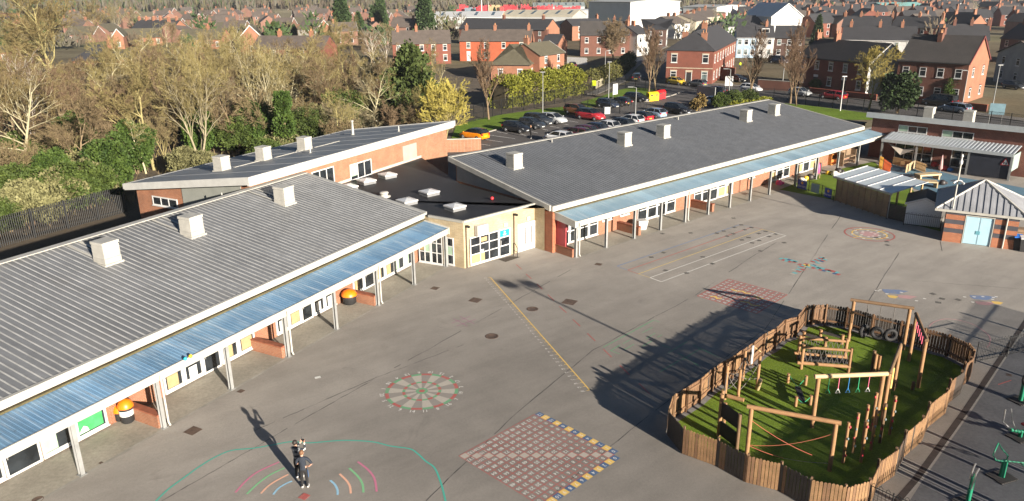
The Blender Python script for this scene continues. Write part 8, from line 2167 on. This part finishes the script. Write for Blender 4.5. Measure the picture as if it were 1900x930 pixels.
m = MB(); m.box(0, NL, -.18, -.101, 2.35, 2.66, fr=FN); m.build('canopy_beam', mat('pale_fascia', (0, 0, 0)), NU)
for px, py in ((1637, 300), (1709, 305), (1785, 328), (1868, 341)):
    u = FN.uv(G(px, py))[0]; column(FN, min(max(u, .1), NL - .1), 0, 2.35, NU)
m = MB(); m.box(NL - .06, NL, .1, VN, .9, 2.5, fr=FN); m.build('end_panel', mat('sage_panel', (.26, .33, .31), .6, .1), NU)
m = MB(); m.box(NL + .001, NL + .03, .5, 1.5, 1.0, 1.9, fr=FN); m.build('notice_board', M_FRAME, NU)
u2 = FN.uv(G(1785, 328))[0]
m = MB(); m.box(u2 + .1, NL - .15, .02, .04, .08, 2.32, fr=FN); m.build('screen', mat('navy_screen', (.018, .022, .034), .8, .25, 2), NU)
m = MB(); m.add([FN.p(NL - 1.0, -.02, 1.45), FN.p(NL - .2, -.02, 1.45), FN.p(NL - .6, -.02, 2.2)], [(0, 1, 2)]); m.add([FN.p(NL - .88, -.024, 1.52), FN.p(NL - .32, -.024, 1.52), FN.p(NL - .6, -.024, 2.05)], [(0, 1, 2)], 1)
for du, h in ((-.1, .26), (.08, .2)): m.box(NL - .6 + du - .05, NL - .6 + du + .05, -.03, -.027, 1.55, 1.55 + h, 2, FN)
m.build('crossing_sign', [M_TAIL, M_FRAME, M_TRIMB], NU)
for u0, n in ((.6, 4), (6.2, 3)): window(FN, u0, u0 + n * .95, VN, .1, 2.2, NU, n, (.45,), None, .08)
# flat link roof between the long wing and the nursery
m = MB(); m.prism([P2(FR, 47.9, 4), P2(FR, 52.5, 4), P2(FR, 52.5, 13), P2(FR, 47.9, 13)], 0, 3.0); ln = m.build('brick_link', WALLS['brown'], label='low flat roofed brown link between long wing and nursery', cat='school building')
m = MB(); m.prism([P2(FR, 47.85, 3.9), P2(FR, 52.6, 3.9), P2(FR, 52.6, 13.1), P2(FR, 47.85, 13.1)], 3.002, 3.12); m.build('roof', mat('brown_felt', (.075, .058, .052), .8, .2), ln)
sheet('nursery_turf', [G(*q) for q in ((1446, 352), (1550, 372), (1640, 402), (1745, 430), (1740, 395), (1690, 350), (1640, 318), (1622, 300), (1540, 318))], 0.012, M_TURF)
sheet('blue_play_surface', [G(*q) for q in ((1640, 318), (1700, 352), (1790, 375), (1900, 392), (1915, 352), (1868, 343), (1785, 330), (1709, 308), (1650, 300))], 0.016, mat('blue_rubber', (.095, .19, .26), .85, .2, 1.5, fine=.3))
# nursery front railing with its signs
M_NBL = mat('navy_sign', lin('143f96'), .5, .06)
rl = bow_fence('bow_top_railing', 'dark bow top railing carrying the blue nursery signs', [G(1479, 351), G(1500, 355), G(1524, 364), G(1546, 374)], 1.05, .12)
for px0, px1, py, lab, txt in ((1480, 1496.5, 353.5, 'blue nursery sign with yellow crest beside the canopy column', 1), (1505, 1519.5, 360.5, 'plain pale blue panel between the two nursery signs', 0), (1530, 1543, 369.5, 'blue nursery sign with yellow crest nearest the timber shelter', 1)):
    a, b = G(px0, py - 2), G(px1, py + 2); f = Fr(a, math.atan2(*(b - a)[::-1])); L = float(np.linalg.norm(b - a)); m = MB(); m.box(0, L, -.09, -.06, .16, .98, fr=f); o = m.build('sign', M_NBL if txt else mat('pale_blue_panel', (.17, .28, .33), .6, .12), label=lab, cat='sign')
    if txt:
        m = MB(); write(m, 'Nursery', f.p(L / 2, -.094, .42), (*f.d, 0), (0, 0, 1), .30); m.build('lettering', M_FRAME, o); m = MB(); m.lathe((0, 0, 0), [(.13, 0), (.13, .004)], 10); m.xform(lambda x, y, z: f.p(L / 2 + x, -.092 - z, .74 + y)); m.build('crest', HC[1], o)
def boxes(name, label, cat, px, py, dims, mm, an=0.0, z=0.0, parts=None):
    q = G(px, py); f = Fr(q, an); m = MB()
    for (x0, x1, y0, y1, z0, z1) in dims: m.box(x0, x1, y0, y1, z + z0, z + z1, 0, f)
    return m.build(name, mm, label=label, cat=cat)
def pickets(name, label, a, b, h, mm, gap=.13):
    a, b = np.array(a), np.array(b); f = Fr(a, math.atan2(*(b - a)[::-1])); L = float(np.linalg.norm(b - a)); m = MB()
    for k in range(int(L / gap)): m.box(k * gap, k * gap + gap * .72, 0, .02, .05, h, 0, f)
    for z in (.2, h * .75): m.box(0, L, .021, .05, z, z + .07, 0, f)
    return m.build(name, mm, label=label, cat='fence')
pickets('picket_fence', 'yellow painted picket panel by the nursery columns', G(1630, 312), G(1637, 316), 1.3, mat('yellow_picket', lin('e0a83a'), .6, .1)); pickets('picket_fence', 'orange painted picket panel beside the yellow one', G(1637.5, 316), G(1651, 326), 1.2, mat('orange_picket', lin('d8622c'), .6, .1))
pickets('picket_fence', 'tan low picket fence under the shade sail', G(1655, 306), G(1690, 315), .9, M_NEWT); pickets('picket_fence', 'pale low picket fence nearest the shelter roof', G(1680, 322), G(1697, 313), .9, mat('pale_picket', (.5, .38, .22), .7, .15)); pickets('picket_fence', 'tan picket return by the climbing flowers', G(1697, 315), G(1717, 322), .95, M_NEWT)
boxes('mud_kitchen', 'dark timber mud kitchen stand under the canopy end', 'play kitchen', 1570, 305, [(-1.4, 1.4, -.3, .3, .8, .88), (-1.4, -1.3, -.3, .3, 0, 1.5), (1.3, 1.4, -.3, .3, 0, 1.5), (-1.4, 1.4, .26, .3, .88, 1.5), (-1.4, 1.4, -.3, .3, .3, .36)], M_TIMB, FR.ang)
boxes('play_shelf', 'orange wooden toy shelf against the nursery wall', 'shelf', 1544, 305, [(-.7, .7, -.2, .2, 0, .1), (-.7, .7, -.2, .2, .55, .62), (-.7, .7, -.2, .2, 1.1, 1.18), (-.7, -.62, -.2, .2, 0, 1.18), (.62, .7, -.2, .2, 0, 1.18), (-.7, .7, .16, .2, 0, 1.18)], mat('orange_wood', (.42, .17, .04), .6, .15), FR.ang)
boxes('sand_table', 'pale timber trough table on the blue surface', 'play table', 1720, 333, [(-1.2, 1.2, -.45, .45, .45, .6), (-1.1, -.95, -.4, .4, 0, .45), (.95, 1.1, -.4, .4, 0, .45)], mat('pale_picket', (0, 0, 0)), .2); boxes('sand_table', 'timber table frame with slatted end beside the shelter corner', 'play table', 1707, 346, [(-1.4, 1.4, -.5, .5, .5, .6), (-1.3, -1.2, -.4, .4, 0, .5), (1.2, 1.3, -.4, .4, 0, .5), (1.31, 1.4, -.5, .5, 0, .5)], mat('pale_picket', (0, 0, 0)), -.3)
boxes('planter', 'timber octagon planter behind the tan picket fence', 'planter', 1674, 304, [(-.8, .8, -.5, .5, 0, .45)], M_NEWT, .3); boxes('planter', 'slatted crate planter at the picture edge by the banded store', 'planter', 1887, 441, [(-.5, .5, -.4, .4, 0, .25), (-.5, .5, -.4, .4, .28, .5), (-.5, .5, -.4, .4, .53, .75)], M_TIMB, -.4)
q = G(1742, 330); T = thing('parasol', 'closed pink and white parasol on the blue surface', 'parasol', (*q, 0)); m = MB(); m.tube([(*q, 0), (*q, 2.3)], .03, 6); m.build('pole', M_STEEL, T); m = MB(); m.lathe((*q, .8), [(.06, 0), (.2, .15), (.12, .9), (.03, 1.5)], 9); m.build('canopy', mat('pink_canvas', (.45, .28, .27), .8, .2, 4), T)
m = MB(); A, B, C_2 = FN.p(.5, .4, 2.2), FN.p(4.0, .4, 2.2), FN.p(2.3, -.8, 1.3); m.add([A, FN.p(2.2, .1, 1.75), B, C_2], [(0, 1, 3), (1, 2, 3)]); m.build('shade_sail', mat('cream_canvas', (.40, .35, .29), .85, .12), label='sagging cream shade sail hung under the nursery canopy', cat='shade sail')
rn = random.Random(9); TOY = [mat('toy_' + k, lin(c), .5, .1) for k, c in (('pink', 'd84a80'), ('white', 'd8d4c8'), ('yellow', 'e0b030'), ('red', 'c23030'), ('blue', '2f6fb0'), ('dark', '302c2c'), ('green', '4f8f3a'))]
for px, py, k, lab in ((1445, 343, 0, 'pink'), (1487, 338, 1, 'white'), (1495, 334, 2, 'yellow'), (1503, 333, 5, 'dark'), (1536, 324, 2, 'yellow'), (1548, 326, 1, 'white'), (1555, 322, 5, 'dark'), (1729, 301, 1, 'white'), (1733, 309, 3, 'red'), (1751, 316, 3, 'red'), (1762, 318, 4, 'blue'), (1836, 318, 2, 'yellow'), (1690, 336, 5, 'dark'), (1748, 343, 5, 'black')):
    q = G(px, py); m = MB(); s = rn.uniform(.25, .4); m.lathe((*q, .012), [(s * .8, 0), (s, .1), (s * .9, s * 1.1), (s * .5, s * 1.4)], 9); m.ellip((q[0] + s * 1.3, q[1] + .1, s * .45 + .012), (s * .5, s * .5, s * .45), n=8, k=5); m.build('toy_tub', TOY[k], label=f'{lab} tub and ball among the nursery toys', cat='toy', group='toys strewn in the nursery garden')
q = G(1514, 331); T = thing('coat_stand', 'stand hung with pink and grey dressing up clothes on the nursery turf', 'coat stand', (*q, 0)); m = MB()
for s in (-1, 1): m.tube([(q[0] + s * .35, q[1], 0), (q[0] + s * .3, q[1] + .1, 1.7)], .04, 6)
m.build('frame', M_NEWT, T)
for dx, k, w in ((-.2, 1, .18), (.08, 0, .2), (.3, 5, .14)): m = MB(); m.lathe((q[0] + dx, q[1] - .05, .55), [(w, 0), (w * 1.1, .3), (w * .8, .9), (.05, 1.05)], 8); m.build('garment', TOY[k], T)
boxes('roof_screen', 'dark blue flat screen panel', 'panel', 1, 1, [], M_NBL) if 0 else None

# ---------------------------------------------------------------- bins and odds under the canopies
def bin_(label, px, py, dome, band=True, r=.3, h=.75, orange=True):
    q = G(px, py); T = thing('litter_bin', label, 'bin', (*q, 0)); m = MB(); m.lathe((*q, 0), [(r * .8, 0), (r, .08), (r, h)], 14); m.build('body', M_TRIMB, T)
    if band: m = MB(); m.lathe((*q, h * .5), [(r + .006, 0), (r + .006, h * .34)], 14); m.build('band', M_FRAME, T)
    m = MB(); m.lathe((*q, h), [(r * 1.15, 0), (r * 1.1, .12), (r * .8, .28), (r * .3, .36), (.02, .37)], 14); m.build('lid', mat('orange_plastic', lin('ec7a12'), .4, .08), T)
bin_('black round bin with white band and orange dome lid', 238, 782, 1); bin_('lower orange dome bin half hidden behind the white banded one', 225, 778, 1, False, .28, .45)
bin_('squat black tub with orange lid by the third low wall', 649, 563, 1, False, .42, .55)
q = G(1190, 425); m = MB(); f = Fr(q, .3); m.hexa([f.p(-.3, -.25, 0), f.p(.3, -.25, 0), f.p(.3, .25, 0), f.p(-.3, .25, 0), f.p(-.42, -.35, .75), f.p(.42, -.35, .75), f.p(.42, .35, .75), f.p(-.42, .35, .75)]); m.build('tub', M_FRAME, label='white tapered plastic tub in front of the dark red low wall', cat='tub')
m = MB(); torus(m, (*G(1176, 424.5), .06), (0, 0, 1), .42, .05); m.build('hoop', M_RUBB, label='black ring lying on the paving under the long canopy', cat='hoop')
q = G(1193, 408); m = MB(); [m.ellip((q[0] + dx, q[1] + dy, .35), (.3, .3, .35), n=8, k=5) for dx, dy in ((0, 0), (.5, .4), (.2, .6))]; m.build('toy_pile', TOY[3], label='red heap of toys behind the dark red low wall', cat='toys')
boxes('chair_stack', 'stacked small wooden chairs against the long wing windows', 'chairs', 1327, 365, [(-.5, .5, -.2, .2, .3, .36), (-.5, .5, -.2, .2, .55, .6), (-.5, .5, .16, .2, .36, 1.05), (-.5, -.44, -.2, .2, 0, .9), (.44, .5, -.2, .2, 0, .9)], M_NEWT, FR.ang)
for px, py, mm, lab in ((1885, 463, mat('blue_lid', lin('1e6fd0'), .5, .1), 'black wheelie bin with bright blue lid by the banded store'), (1897, 466, M_FRAME, 'black wheelie bin with white lid beside the blue lidded one')):
    q = G(px, py); f = Fr(q, -.4); T = thing('wheelie_bin', lab, 'bin', (*q, 0)); m = MB(); m.hexa([f.p(-.22, -.25, 0), f.p(.22, -.25, 0), f.p(.22, .25, 0), f.p(-.22, .25, 0), f.p(-.29, -.33, .95), f.p(.29, -.33, .95), f.p(.29, .33, .95), f.p(-.29, .33, .95)]); m.build('body', M_TRIMB, T); m = MB(); m.hexa([f.p(-.3, -.36, .951), f.p(.3, -.36, .951), f.p(.3, .36, .951), f.p(-.3, .36, .951), f.p(-.28, -.34, 1.02), f.p(.28, -.34, 1.02), f.p(.28, .36, 1.08), f.p(-.28, .36, 1.08)]); m.build('lid', mm, T)
for px, py, c, lab in ((343.7, 666, '2fa8b8', 'small teal ball caught in the canopy gutter'), (353.5, 661, 'e8c02a', 'small yellow ball caught in the canopy gutter')):
    m = MB(); m.ellip(G3(px, py, 2.80), (.085, .085, .085)); m.build('ball', mat(lab.split()[1] + '_ball', lin(c), .5, .05), label=lab, cat='ball')
# car park furniture
q = G(889.5, 271); T = thing('traffic_cone', 'orange and white traffic cone by the orange hatchback', 'traffic cone', (*q, 0)); m = MB(); m.box(q[0] - .2, q[0] + .2, q[1] - .2, q[1] + .2, 0, .05); m.lathe((*q, .05), [(.16, 0), (.03, .75)], 10); m.build('body', mat('cone_orange', lin('e0522c'), .5, .1), T); m = MB(); m.lathe((*q, .3), [(.118, 0), (.075, .22)], 10); m.build('band', M_FRAME, T)
def lamp(label, px, py, tx, ty, arm=0.0, an=0.0, mm=None, name='lamp_post'):
    q, h = post_at(px, py, tx, ty); T = thing(name, label, 'lamp post', (*q, 0)); m = MB(); m.tube([(*q, 0), (*q, 1.0), (*q, h)], [.09, .075, .05], 7); m.build('pole', mm or M_STEEL, T); m = MB(); dx, dy = math.cos(an), math.sin(an)
    if arm: m.tube([(*q, h), (q[0] + dx * arm * .5, q[1] + dy * arm * .5, h + .1), (q[0] + dx * arm, q[1] + dy * arm, h + .08)], .04, 5)
    f = Fr((q[0] + dx * arm, q[1] + dy * arm), an); m.box(-.35, .35, -.14, .14, h + .03, h + .15, fr=f); m.build('lamp_head', mm or M_STEEL, T)
lamp('tall grey lamp post on the verge behind the silver hatchback', 1007, 212, 1005.5, 135); lamp('slim pale lamp post by the white sign on the gate lawn', 1129, 184, 1131, 116); lamp('hooked pale lamp post in front of the hidden car row', 1178, 232, 1178.5, 163, .8, 2.8); lamp('hooked white lamp post by the house shaped sign', 1351, 191, 1355.5, 129, .8, 2.8); lamp('white camera mast behind the brown link roof', 1558.8, 206, 1562, 143, 0, 0, M_FRAME); lamp('grey lamp post at the street by the grey rendered house', 1838, 216, 1857, 122, 0, 0); lamp('tall thin street lamp on the lane beside the hedge', 1122, 152, 1123, 95, .7, .2); lamp('thin lamp post behind the terrace with white gable', 1451, 165, 1455, 82, .7, 2.8); lamp('dark lamp post in front of the big gabled house', 1784, 203, 1792, 132, .5, 2.8)
bq = G(968, 530) + 31.0 * np.array([.595, -.804]); T = thing('lamp_post', 'tall twin headed floodlight column beyond the picture edge', 'lamp post', (*bq, 0)); m = MB(); m.tube([(*bq, 0), (*bq, 8)], [.11, .07], 8); m.build('pole', M_STEEL, T)
for s in (-.7, .7): m = MB(); m.box(bq[0] + s - .35, bq[0] + s + .35, bq[1] - .2, bq[1] + .2, 7.75, 8.1); m.build('lamp_head', M_STEEL, T)
def sign(label, px, py, z0, z1, w, mm, an=.2, name='sign'):
    q = G(px, py); f = Fr(q, an); T = thing(name, label, 'sign', (*q, 0)); m = MB(); [m.tube([f.p(s * w * .4, .03, 0), f.p(s * w * .4, .03, z1)], .03, 5) for s in (-1, 1)]; m.build('post', M_STEEL, T); m = MB(); m.box(-w / 2, w / 2, -.03, 0, z0, z1, fr=f); m.build('panel', mm, T); return T
sign('white board sign on the gate lawn near the black estate car', 1141, 184, .8, 2.6, 1.2, M_FRAME, .7); sign('white house shaped sign beside the hooked white lamp post', 1350, 186, 2.4, 4.0, 1.3, M_FRAME, -.2); sign('blue grey board sign behind the nursery roof at the street fence', 1845, 232, 1.4, 2.9, 1.8, mat('pale_blue_panel', (0, 0, 0)), -.5); sign('small white notice by the white hatchback', 1357, 196, .3, 1.4, .8, M_FRAME, .2); sign('lime yellow pedestrian sign by the pale lane fence', 1102, 178, 1.8, 2.7, .7, mat('lime_sign', lin('b8d020'), .5, .1), -.3)
for px, py, c, lab in ((1206, 188, 'yellow_bin', 'yellow clothing bank beside the street trees'), (1215, 187, 'yellow_bin', 'second yellow clothing bank next to the red banks'), (1222, 184.5, 'red_bin', 'red clothing bank beside the yellow ones'), (1228, 183, 'red_bin', 'red clothing bank nearest the gate fence')):
    q = G(px, py); f = Fr(q, .5); mm = mat(c, lin('e0b81a') if 'y' in c[:2] else lin('b8141c'), .5, .1); T = thing('clothing_bank', lab, 'recycling bank', (*q, 0)); m = MB(); m.box(-.5, .5, -.45, .45, .05, 1.2, fr=f); m.hexa([f.p(-.5, -.45, 1.201), f.p(.5, -.45, 1.201), f.p(.5, .45, 1.201), f.p(-.5, .45, 1.201), f.p(-.5, -.1, 1.5), f.p(.5, -.1, 1.5), f.p(.5, .45, 1.5), f.p(-.5, .45, 1.5)]); m.build('body', mm, T); m = MB(); m.box(-.3, .3, -.47, -.451, .9, 1.12, fr=f); m.build('hatch', M_TRIMB, T)
a, b = G(1131, 212), G(1200, 213); palisade('vehicle_gate', 'black steel bar gate across the car park behind the row of cars', [G(1131, 209), G(1168, 212.5), G(1200, 212)], 1.9, .22, .05, 2.0)
boxes('cabinet', 'white utility cabinet at the foot of the black gate', 'cabinet', 1125.5, 211, [(-.45, .45, -.3, .3, 0, 1.0)], M_FRAME, .3); boxes('gate_leaf', 'open grey sheeted gate leaf by the dark blue off-roader', 'gate', 1309, 187, [(-.08, .08, -2.0, 2.0, .1, 2.4)], M_STEEL, .6)
pickets('board_fence', 'sunlit pale board fence below the tan hedge on the lane', G(1106, 166), G(1147, 141), 1.5, mat('pale_board', (.42, .38, .26), .8, .15), .4); pickets('board_fence', 'white board fence in the alley beside the red villa', G(1052, 119), G(1090, 121), 1.8, M_FRAME, .3); pickets('board_fence', 'white garden fence bending round the villa corner', G(1160, 119), G(1193, 113), 1.3, M_FRAME, .3)
def lowwall(label, a, b, h, mm): m = MB(); edge_bar(m, G(*a), G(*b), 0, h, .25); w = m.build('garden_wall', mm, label=label, cat='wall'); c = MB(); edge_bar(c, G(*a), G(*b), h + .001, h + .08, .3, .05); c.build('coping', M_KERB if mm is WALLS['brown'] else WALLS['paint'], w)
lowwall('brick garden wall along the terrace with the white gable', (1500, 174), (1625, 188), 1.0, WALLS['red']); lowwall('brick garden wall before the big gabled house', (1660, 188), (1830, 208), 1.0, WALLS['red']); lowwall('long brown yard wall behind the white street car', (1405, 166), (1470, 171), 1.8, WALLS['brown']); lowwall('tall dark yard wall beside the corner house', (1335, 148), (1362, 151), 2.6, WALLS['dark'])
for px, ty, lab in ((894, 0, 'tall white mast among the red crates of the works'), (907, 3, 'thin grey lighting column near the tall white mast'), (960, 4, 'grey lighting column at the end of the red crates'), (1187, 10, 'white post before the brown factory gable')): q, h = post_at(px, 34, px, ty); m = MB(); m.tube([(*q, 0), (*q, h)], [.35 if px == 894 else .16, .3 if px == 894 else .1], 8); m.build('mast', M_FRAME if 'white' in lab else M_STEEL, label=lab, cat='mast')

# ---------------------------------------------------------------- people
SKIN = mat('skin_tone', (0.48, 0.28, 0.20), .6, .06)
def person(label, px, py, H, face, joints, edges, mats_, zone, extra=(), hair=None, shoes=True):
    """one continuous body grown along the joints; zone[i] is the material of edge i. joints in body heads: x right, y front"""
    q = G(px, py); root = thing('person', label, 'person', (*q, 0), face)
    names = list(joints); me = bpy.data.meshes.new('body'); me.from_pydata([Vector(joints[n][0]) * H for n in names], [(names.index(a), names.index(b)) for a, b in edges], [])
    o = bpy.data.objects.new('body_cage', me); COL.objects.link(o); sk = o.modifiers.new('s', 'SKIN'); sk.use_smooth_shade = True; o.modifiers.new('u', 'SUBSURF').levels = 1
    for i, n in enumerate(names):
        v = me.skin_vertices[0].data[i]; r = joints[n][1]; v.radius = (r[0] * H, r[1] * H) if hasattr(r, '__len__') else (r * H, r * H); v.use_root = n == 'pelvis'
    dg = bpy.context.evaluated_depsgraph_get(); dg.update(); bm_ = bpy.data.meshes.new_from_object(o.evaluated_get(dg)); bpy.data.objects.remove(o)
    bm_.name = 'body'; bm_.materials.clear(); [bm_.materials.append(x) for x in mats_]
    seg = [(Vector(joints[a][0]) * H, Vector(joints[b][0]) * H) for a, b in edges]
    for p in bm_.polygons:
        best, k = 9, 0
        for i, (a, b) in enumerate(seg):
            d = b - a; t = max(0, min(1, (p.center - a).dot(d) / d.length_squared)); e = (p.center - a - d * t).length
            if e < best - 1e-4: best, k = e, i
        p.material_index = zone[k](p.center.z / H) if callable(zone[k]) else zone[k]; p.use_smooth = True
    b = bpy.data.objects.new('body', bm_); COL.objects.link(b); b.parent = root
    hd = Vector(joints['head'][0]) * H
    if hair: m = MB(); m.ellip((hd.x, hd.y - .012 * H, hd.z + .018 * H), (.052 * H, .060 * H, .062 * H), n=12, k=8); m.build('hair', hair, root, local=True)
    m = MB(); m.ellip((hd.x, hd.y + .056 * H, hd.z - .012 * H), (.008 * H, .012 * H, .014 * H), n=6, k=4); [m.ellip((hd.x + s * .05 * H, hd.y, hd.z - .01 * H), (.008 * H, .012 * H, .018 * H), n=6, k=4) for s in (-1, 1)]; m.build('nose_and_ears', SKIN, root, local=True)
    if shoes:
        for s in ('footl', 'footr'): f_ = Vector(joints[s][0]) * H; an = Vector(joints['ankle' + s[-1]][0]) * H; m = MB(); c = (f_ + an) / 2; m.ellip((c.x, c.y + .01 * H, .03 * H), (.032 * H, .082 * H, .034 * H), n=10, k=6); m.build('shoe', shoes, root, local=True)
    for hn in ('handl', 'handr'):
        h_ = Vector(joints[hn][0]) * H; w_ = Vector(joints['wrist' + hn[-1]][0]) * H; d = (h_ - w_).normalized(); sx = d.cross(Vector((0, 1, .3))).normalized(); m = MB()
        for k in range(4): bs = h_ + sx * (k - 1.5) * .011 * H; m.tube([bs - d * .01, bs + d * .022 * H, bs + d * (.036 - abs(k - 1.3) * .004) * H + Vector((0, .012 * H, 0))], [.0065 * H, .006 * H, .004 * H], 5)
        m.tube([w_ + d * .008 * H + sx * .02 * H, h_ + sx * .032 * H, h_ + sx * .03 * H + d * .018 * H], [.008 * H, .007 * H, .005 * H], 5); m.build('fingers', SKIN, root, local=True)
    for fn in extra: fn(root, joints, H)
    return root
def J(arms, stance=.055, step=0.0):
    j = {'pelvis': ((0, 0, .50), (.085, .062)), 'belly': ((0, .005, .585), (.078, .055)), 'chest': ((0, .0, .70), (.092, .065)), 'neckb': ((0, -.005, .80), (.055, .045)), 'neck': ((0, 0, .845), .030), 'jaw': ((0, .012, .885), .038), 'head': ((0, .005, .935), (.048, .056)), 'crown': ((0, .0, .968), .034),
         'hipl': ((-.05, 0, .475), .056), 'hipr': ((.05, 0, .475), .056), 'kneel': ((-stance, .015 + step, .275), .041), 'kneer': ((stance, .015 - step * .2, .275), .041), 'anklel': ((-stance - .004, -.01 + step, .055), .027), 'ankler': ((stance + .004, -.01 - step, .055), .027), 'footl': ((-stance - .01, .075 + step, .022), .022), 'footr': ((stance + .01, .075 - step, .022), .022)}
    for s, x in (('l', -1), ('r', 1)):
        e, w, h = arms[s]; j['sh' + s] = ((x * .105, -.005, .785), .043); j['elb' + s] = (e, .031); j['wrist' + s] = (w, .021); j['hand' + s] = (h, .022)
    return j
E_ = [('pelvis', 'belly'), ('belly', 'chest'), ('chest', 'neckb'), ('neckb', 'neck'), ('neck', 'jaw'), ('jaw', 'head'), ('head', 'crown'), ('pelvis', 'hipl'), ('pelvis', 'hipr'), ('hipl', 'kneel'), ('hipr', 'kneer'), ('kneel', 'anklel'), ('kneer', 'ankler'), ('anklel', 'footl'), ('ankler', 'footr'), ('neckb', 'shl'), ('neckb', 'shr'), ('shl', 'elbl'), ('shr', 'elbr'), ('elbl', 'wristl'), ('elbr', 'wristr'), ('wristl', 'handl'), ('wristr', 'handr')]
def zones(top, sleeve, leg=1, skin=2): return [top, top, top, top, skin, skin, skin, leg, leg] + [leg] * 6 + [top, top] + [sleeve[0]] * 2 + [sleeve[1]] * 2 + [skin, skin]
CL_N = mat('navy_shirt', (.018, .024, .036), .85, .2, 6); CL_K = mat('black_trousers', (.010, .010, .011), .85, .2, 6); CL_G = mat('grey_knit', (.17, .18, .19), .9, .15, 8); CL_W = mat('white_knit', (.55, .54, .50), .9, .1, 8); HR_B = mat('brown_hair', (.17, .085, .04), .7, .3, 9); HR_K = mat('dark_hair', (.02, .014, .011), .6, .3, 9)
def stripe(root, j, H): m = MB(); a, b = Vector(j['hipr'][0]) * H, Vector(j['kneer'][0]) * H; x = .05 * H; m.tube([(a.x + x, a.y, a.z), (b.x + x * .8, b.y, b.z)], .008, 4); m.build('side_stripe', TOY[4], root, local=True)
def phone(root, j, H): m = MB(); h = (Vector(j['handl'][0]) + Vector(j['handr'][0])) * H / 2; m.box(h.x - .08, h.x + .08, h.y + .0, h.y + .05, h.z - .03, h.z + .06); m.tube([(h.x - .05, h.y + .03, h.z + .05), (h.x - .09, h.y + .05, h.z + .16)], .008, 4); m.build('drone_controller', M_TRIMB, root, local=True)
def phones(root, j, H):
    h = Vector(j['head'][0]) * H; m = MB(); m.tube([(h.x + .058 * H * math.cos(t), h.y, h.z + .062 * H * math.sin(t)) for t in np.linspace(0, PI, 9)], .018, 6); [m.ellip((h.x + s * .058 * H, h.y, h.z - .005), (.03, .05, .06), n=8, k=5) for s in (-1, 1)]; m.build('headphones', M_TRIMB, root, local=True)
person('person seen from behind in navy shirt and black trousers, hand on hip, white shoes', 566.5, 905, 1.66, .12, J({'l': ((-.15, .03, .64), (-.10, .10, .60), (-.06, .12, .60)), 'r': ((.215, -.045, .665), (.135, -.01, .575), (.105, .02, .565))}), E_, [CL_N, CL_K, SKIN], zones(lambda z: 0 if z > .50 else 1, (0, 2)), (stripe,), HR_B, M_FRAME)
band = lambda z: 3 if int(z * 17) % 2 == 0 else 0
sleeve = lambda z: 4 if int(z * 17) % 2 == 0 else 3
person('person in striped jumper and headphones raising a hand controller beside the navy shirted one', 555, 888, 1.72, -.35, J({'l': ((-.10, .13, .72), (.0, .19, .83), (.02, .21, .865)), 'r': ((.16, .12, .73), (.10, .19, .84), (.09, .21, .875))}, .05), E_, [CL_G, CL_K, SKIN, CL_N, CL_W], zones(band, (sleeve, sleeve)), (phone, phones), HR_K, M_FRAME)
person('person in black walking through the car park with fair hair', 985, 257, 1.66, -.6, J({'l': ((-.14, -.03, .65), (-.14, .02, .53), (-.14, .04, .50)), 'r': ((.14, .03, .65), (.12, .12, .60), (.09, .14, .62))}, .045, .07), E_, [CL_K, CL_K, SKIN], zones(0, (0, 0)), (), mat('fair_hair', (.40, .22, .12), .7, .2, 8), M_FRAME)
person('person in lime high visibility jacket in the yard behind the corner house', 1373, 128, 1.75, .2, J({'l': ((-.15, .0, .64), (-.15, .05, .53), (-.15, .07, .49)), 'r': ((.15, .0, .64), (.15, .05, .53), (.15, .07, .49))}), E_, [mat('lime_jacket', lin('c4e000'), .6, .1), CL_N, SKIN], zones(0, (0, 0)), (), HR_K, M_TRIMB)
# ---------------------------------------------------------------- far air
HZ = NT('haze_air'); HZ.n.remove(HZ.b); pv = HZ.node('ShaderNodeVolumePrincipled'); pv.inputs['Color'].default_value = (.80, .86, .95, 1); pv.inputs['Density'].default_value = HAZE_D = 0.00015; pv.inputs['Anisotropy'].default_value = .2
HZ.l.new(pv.outputs[0], HZ.n['Material Output'].inputs['Volume'])
m = MB(); m.box(-1900, 1900, -140, 2600, -1.2, 62); hz_ = m.build('haze', HZ.m, kind='stuff')
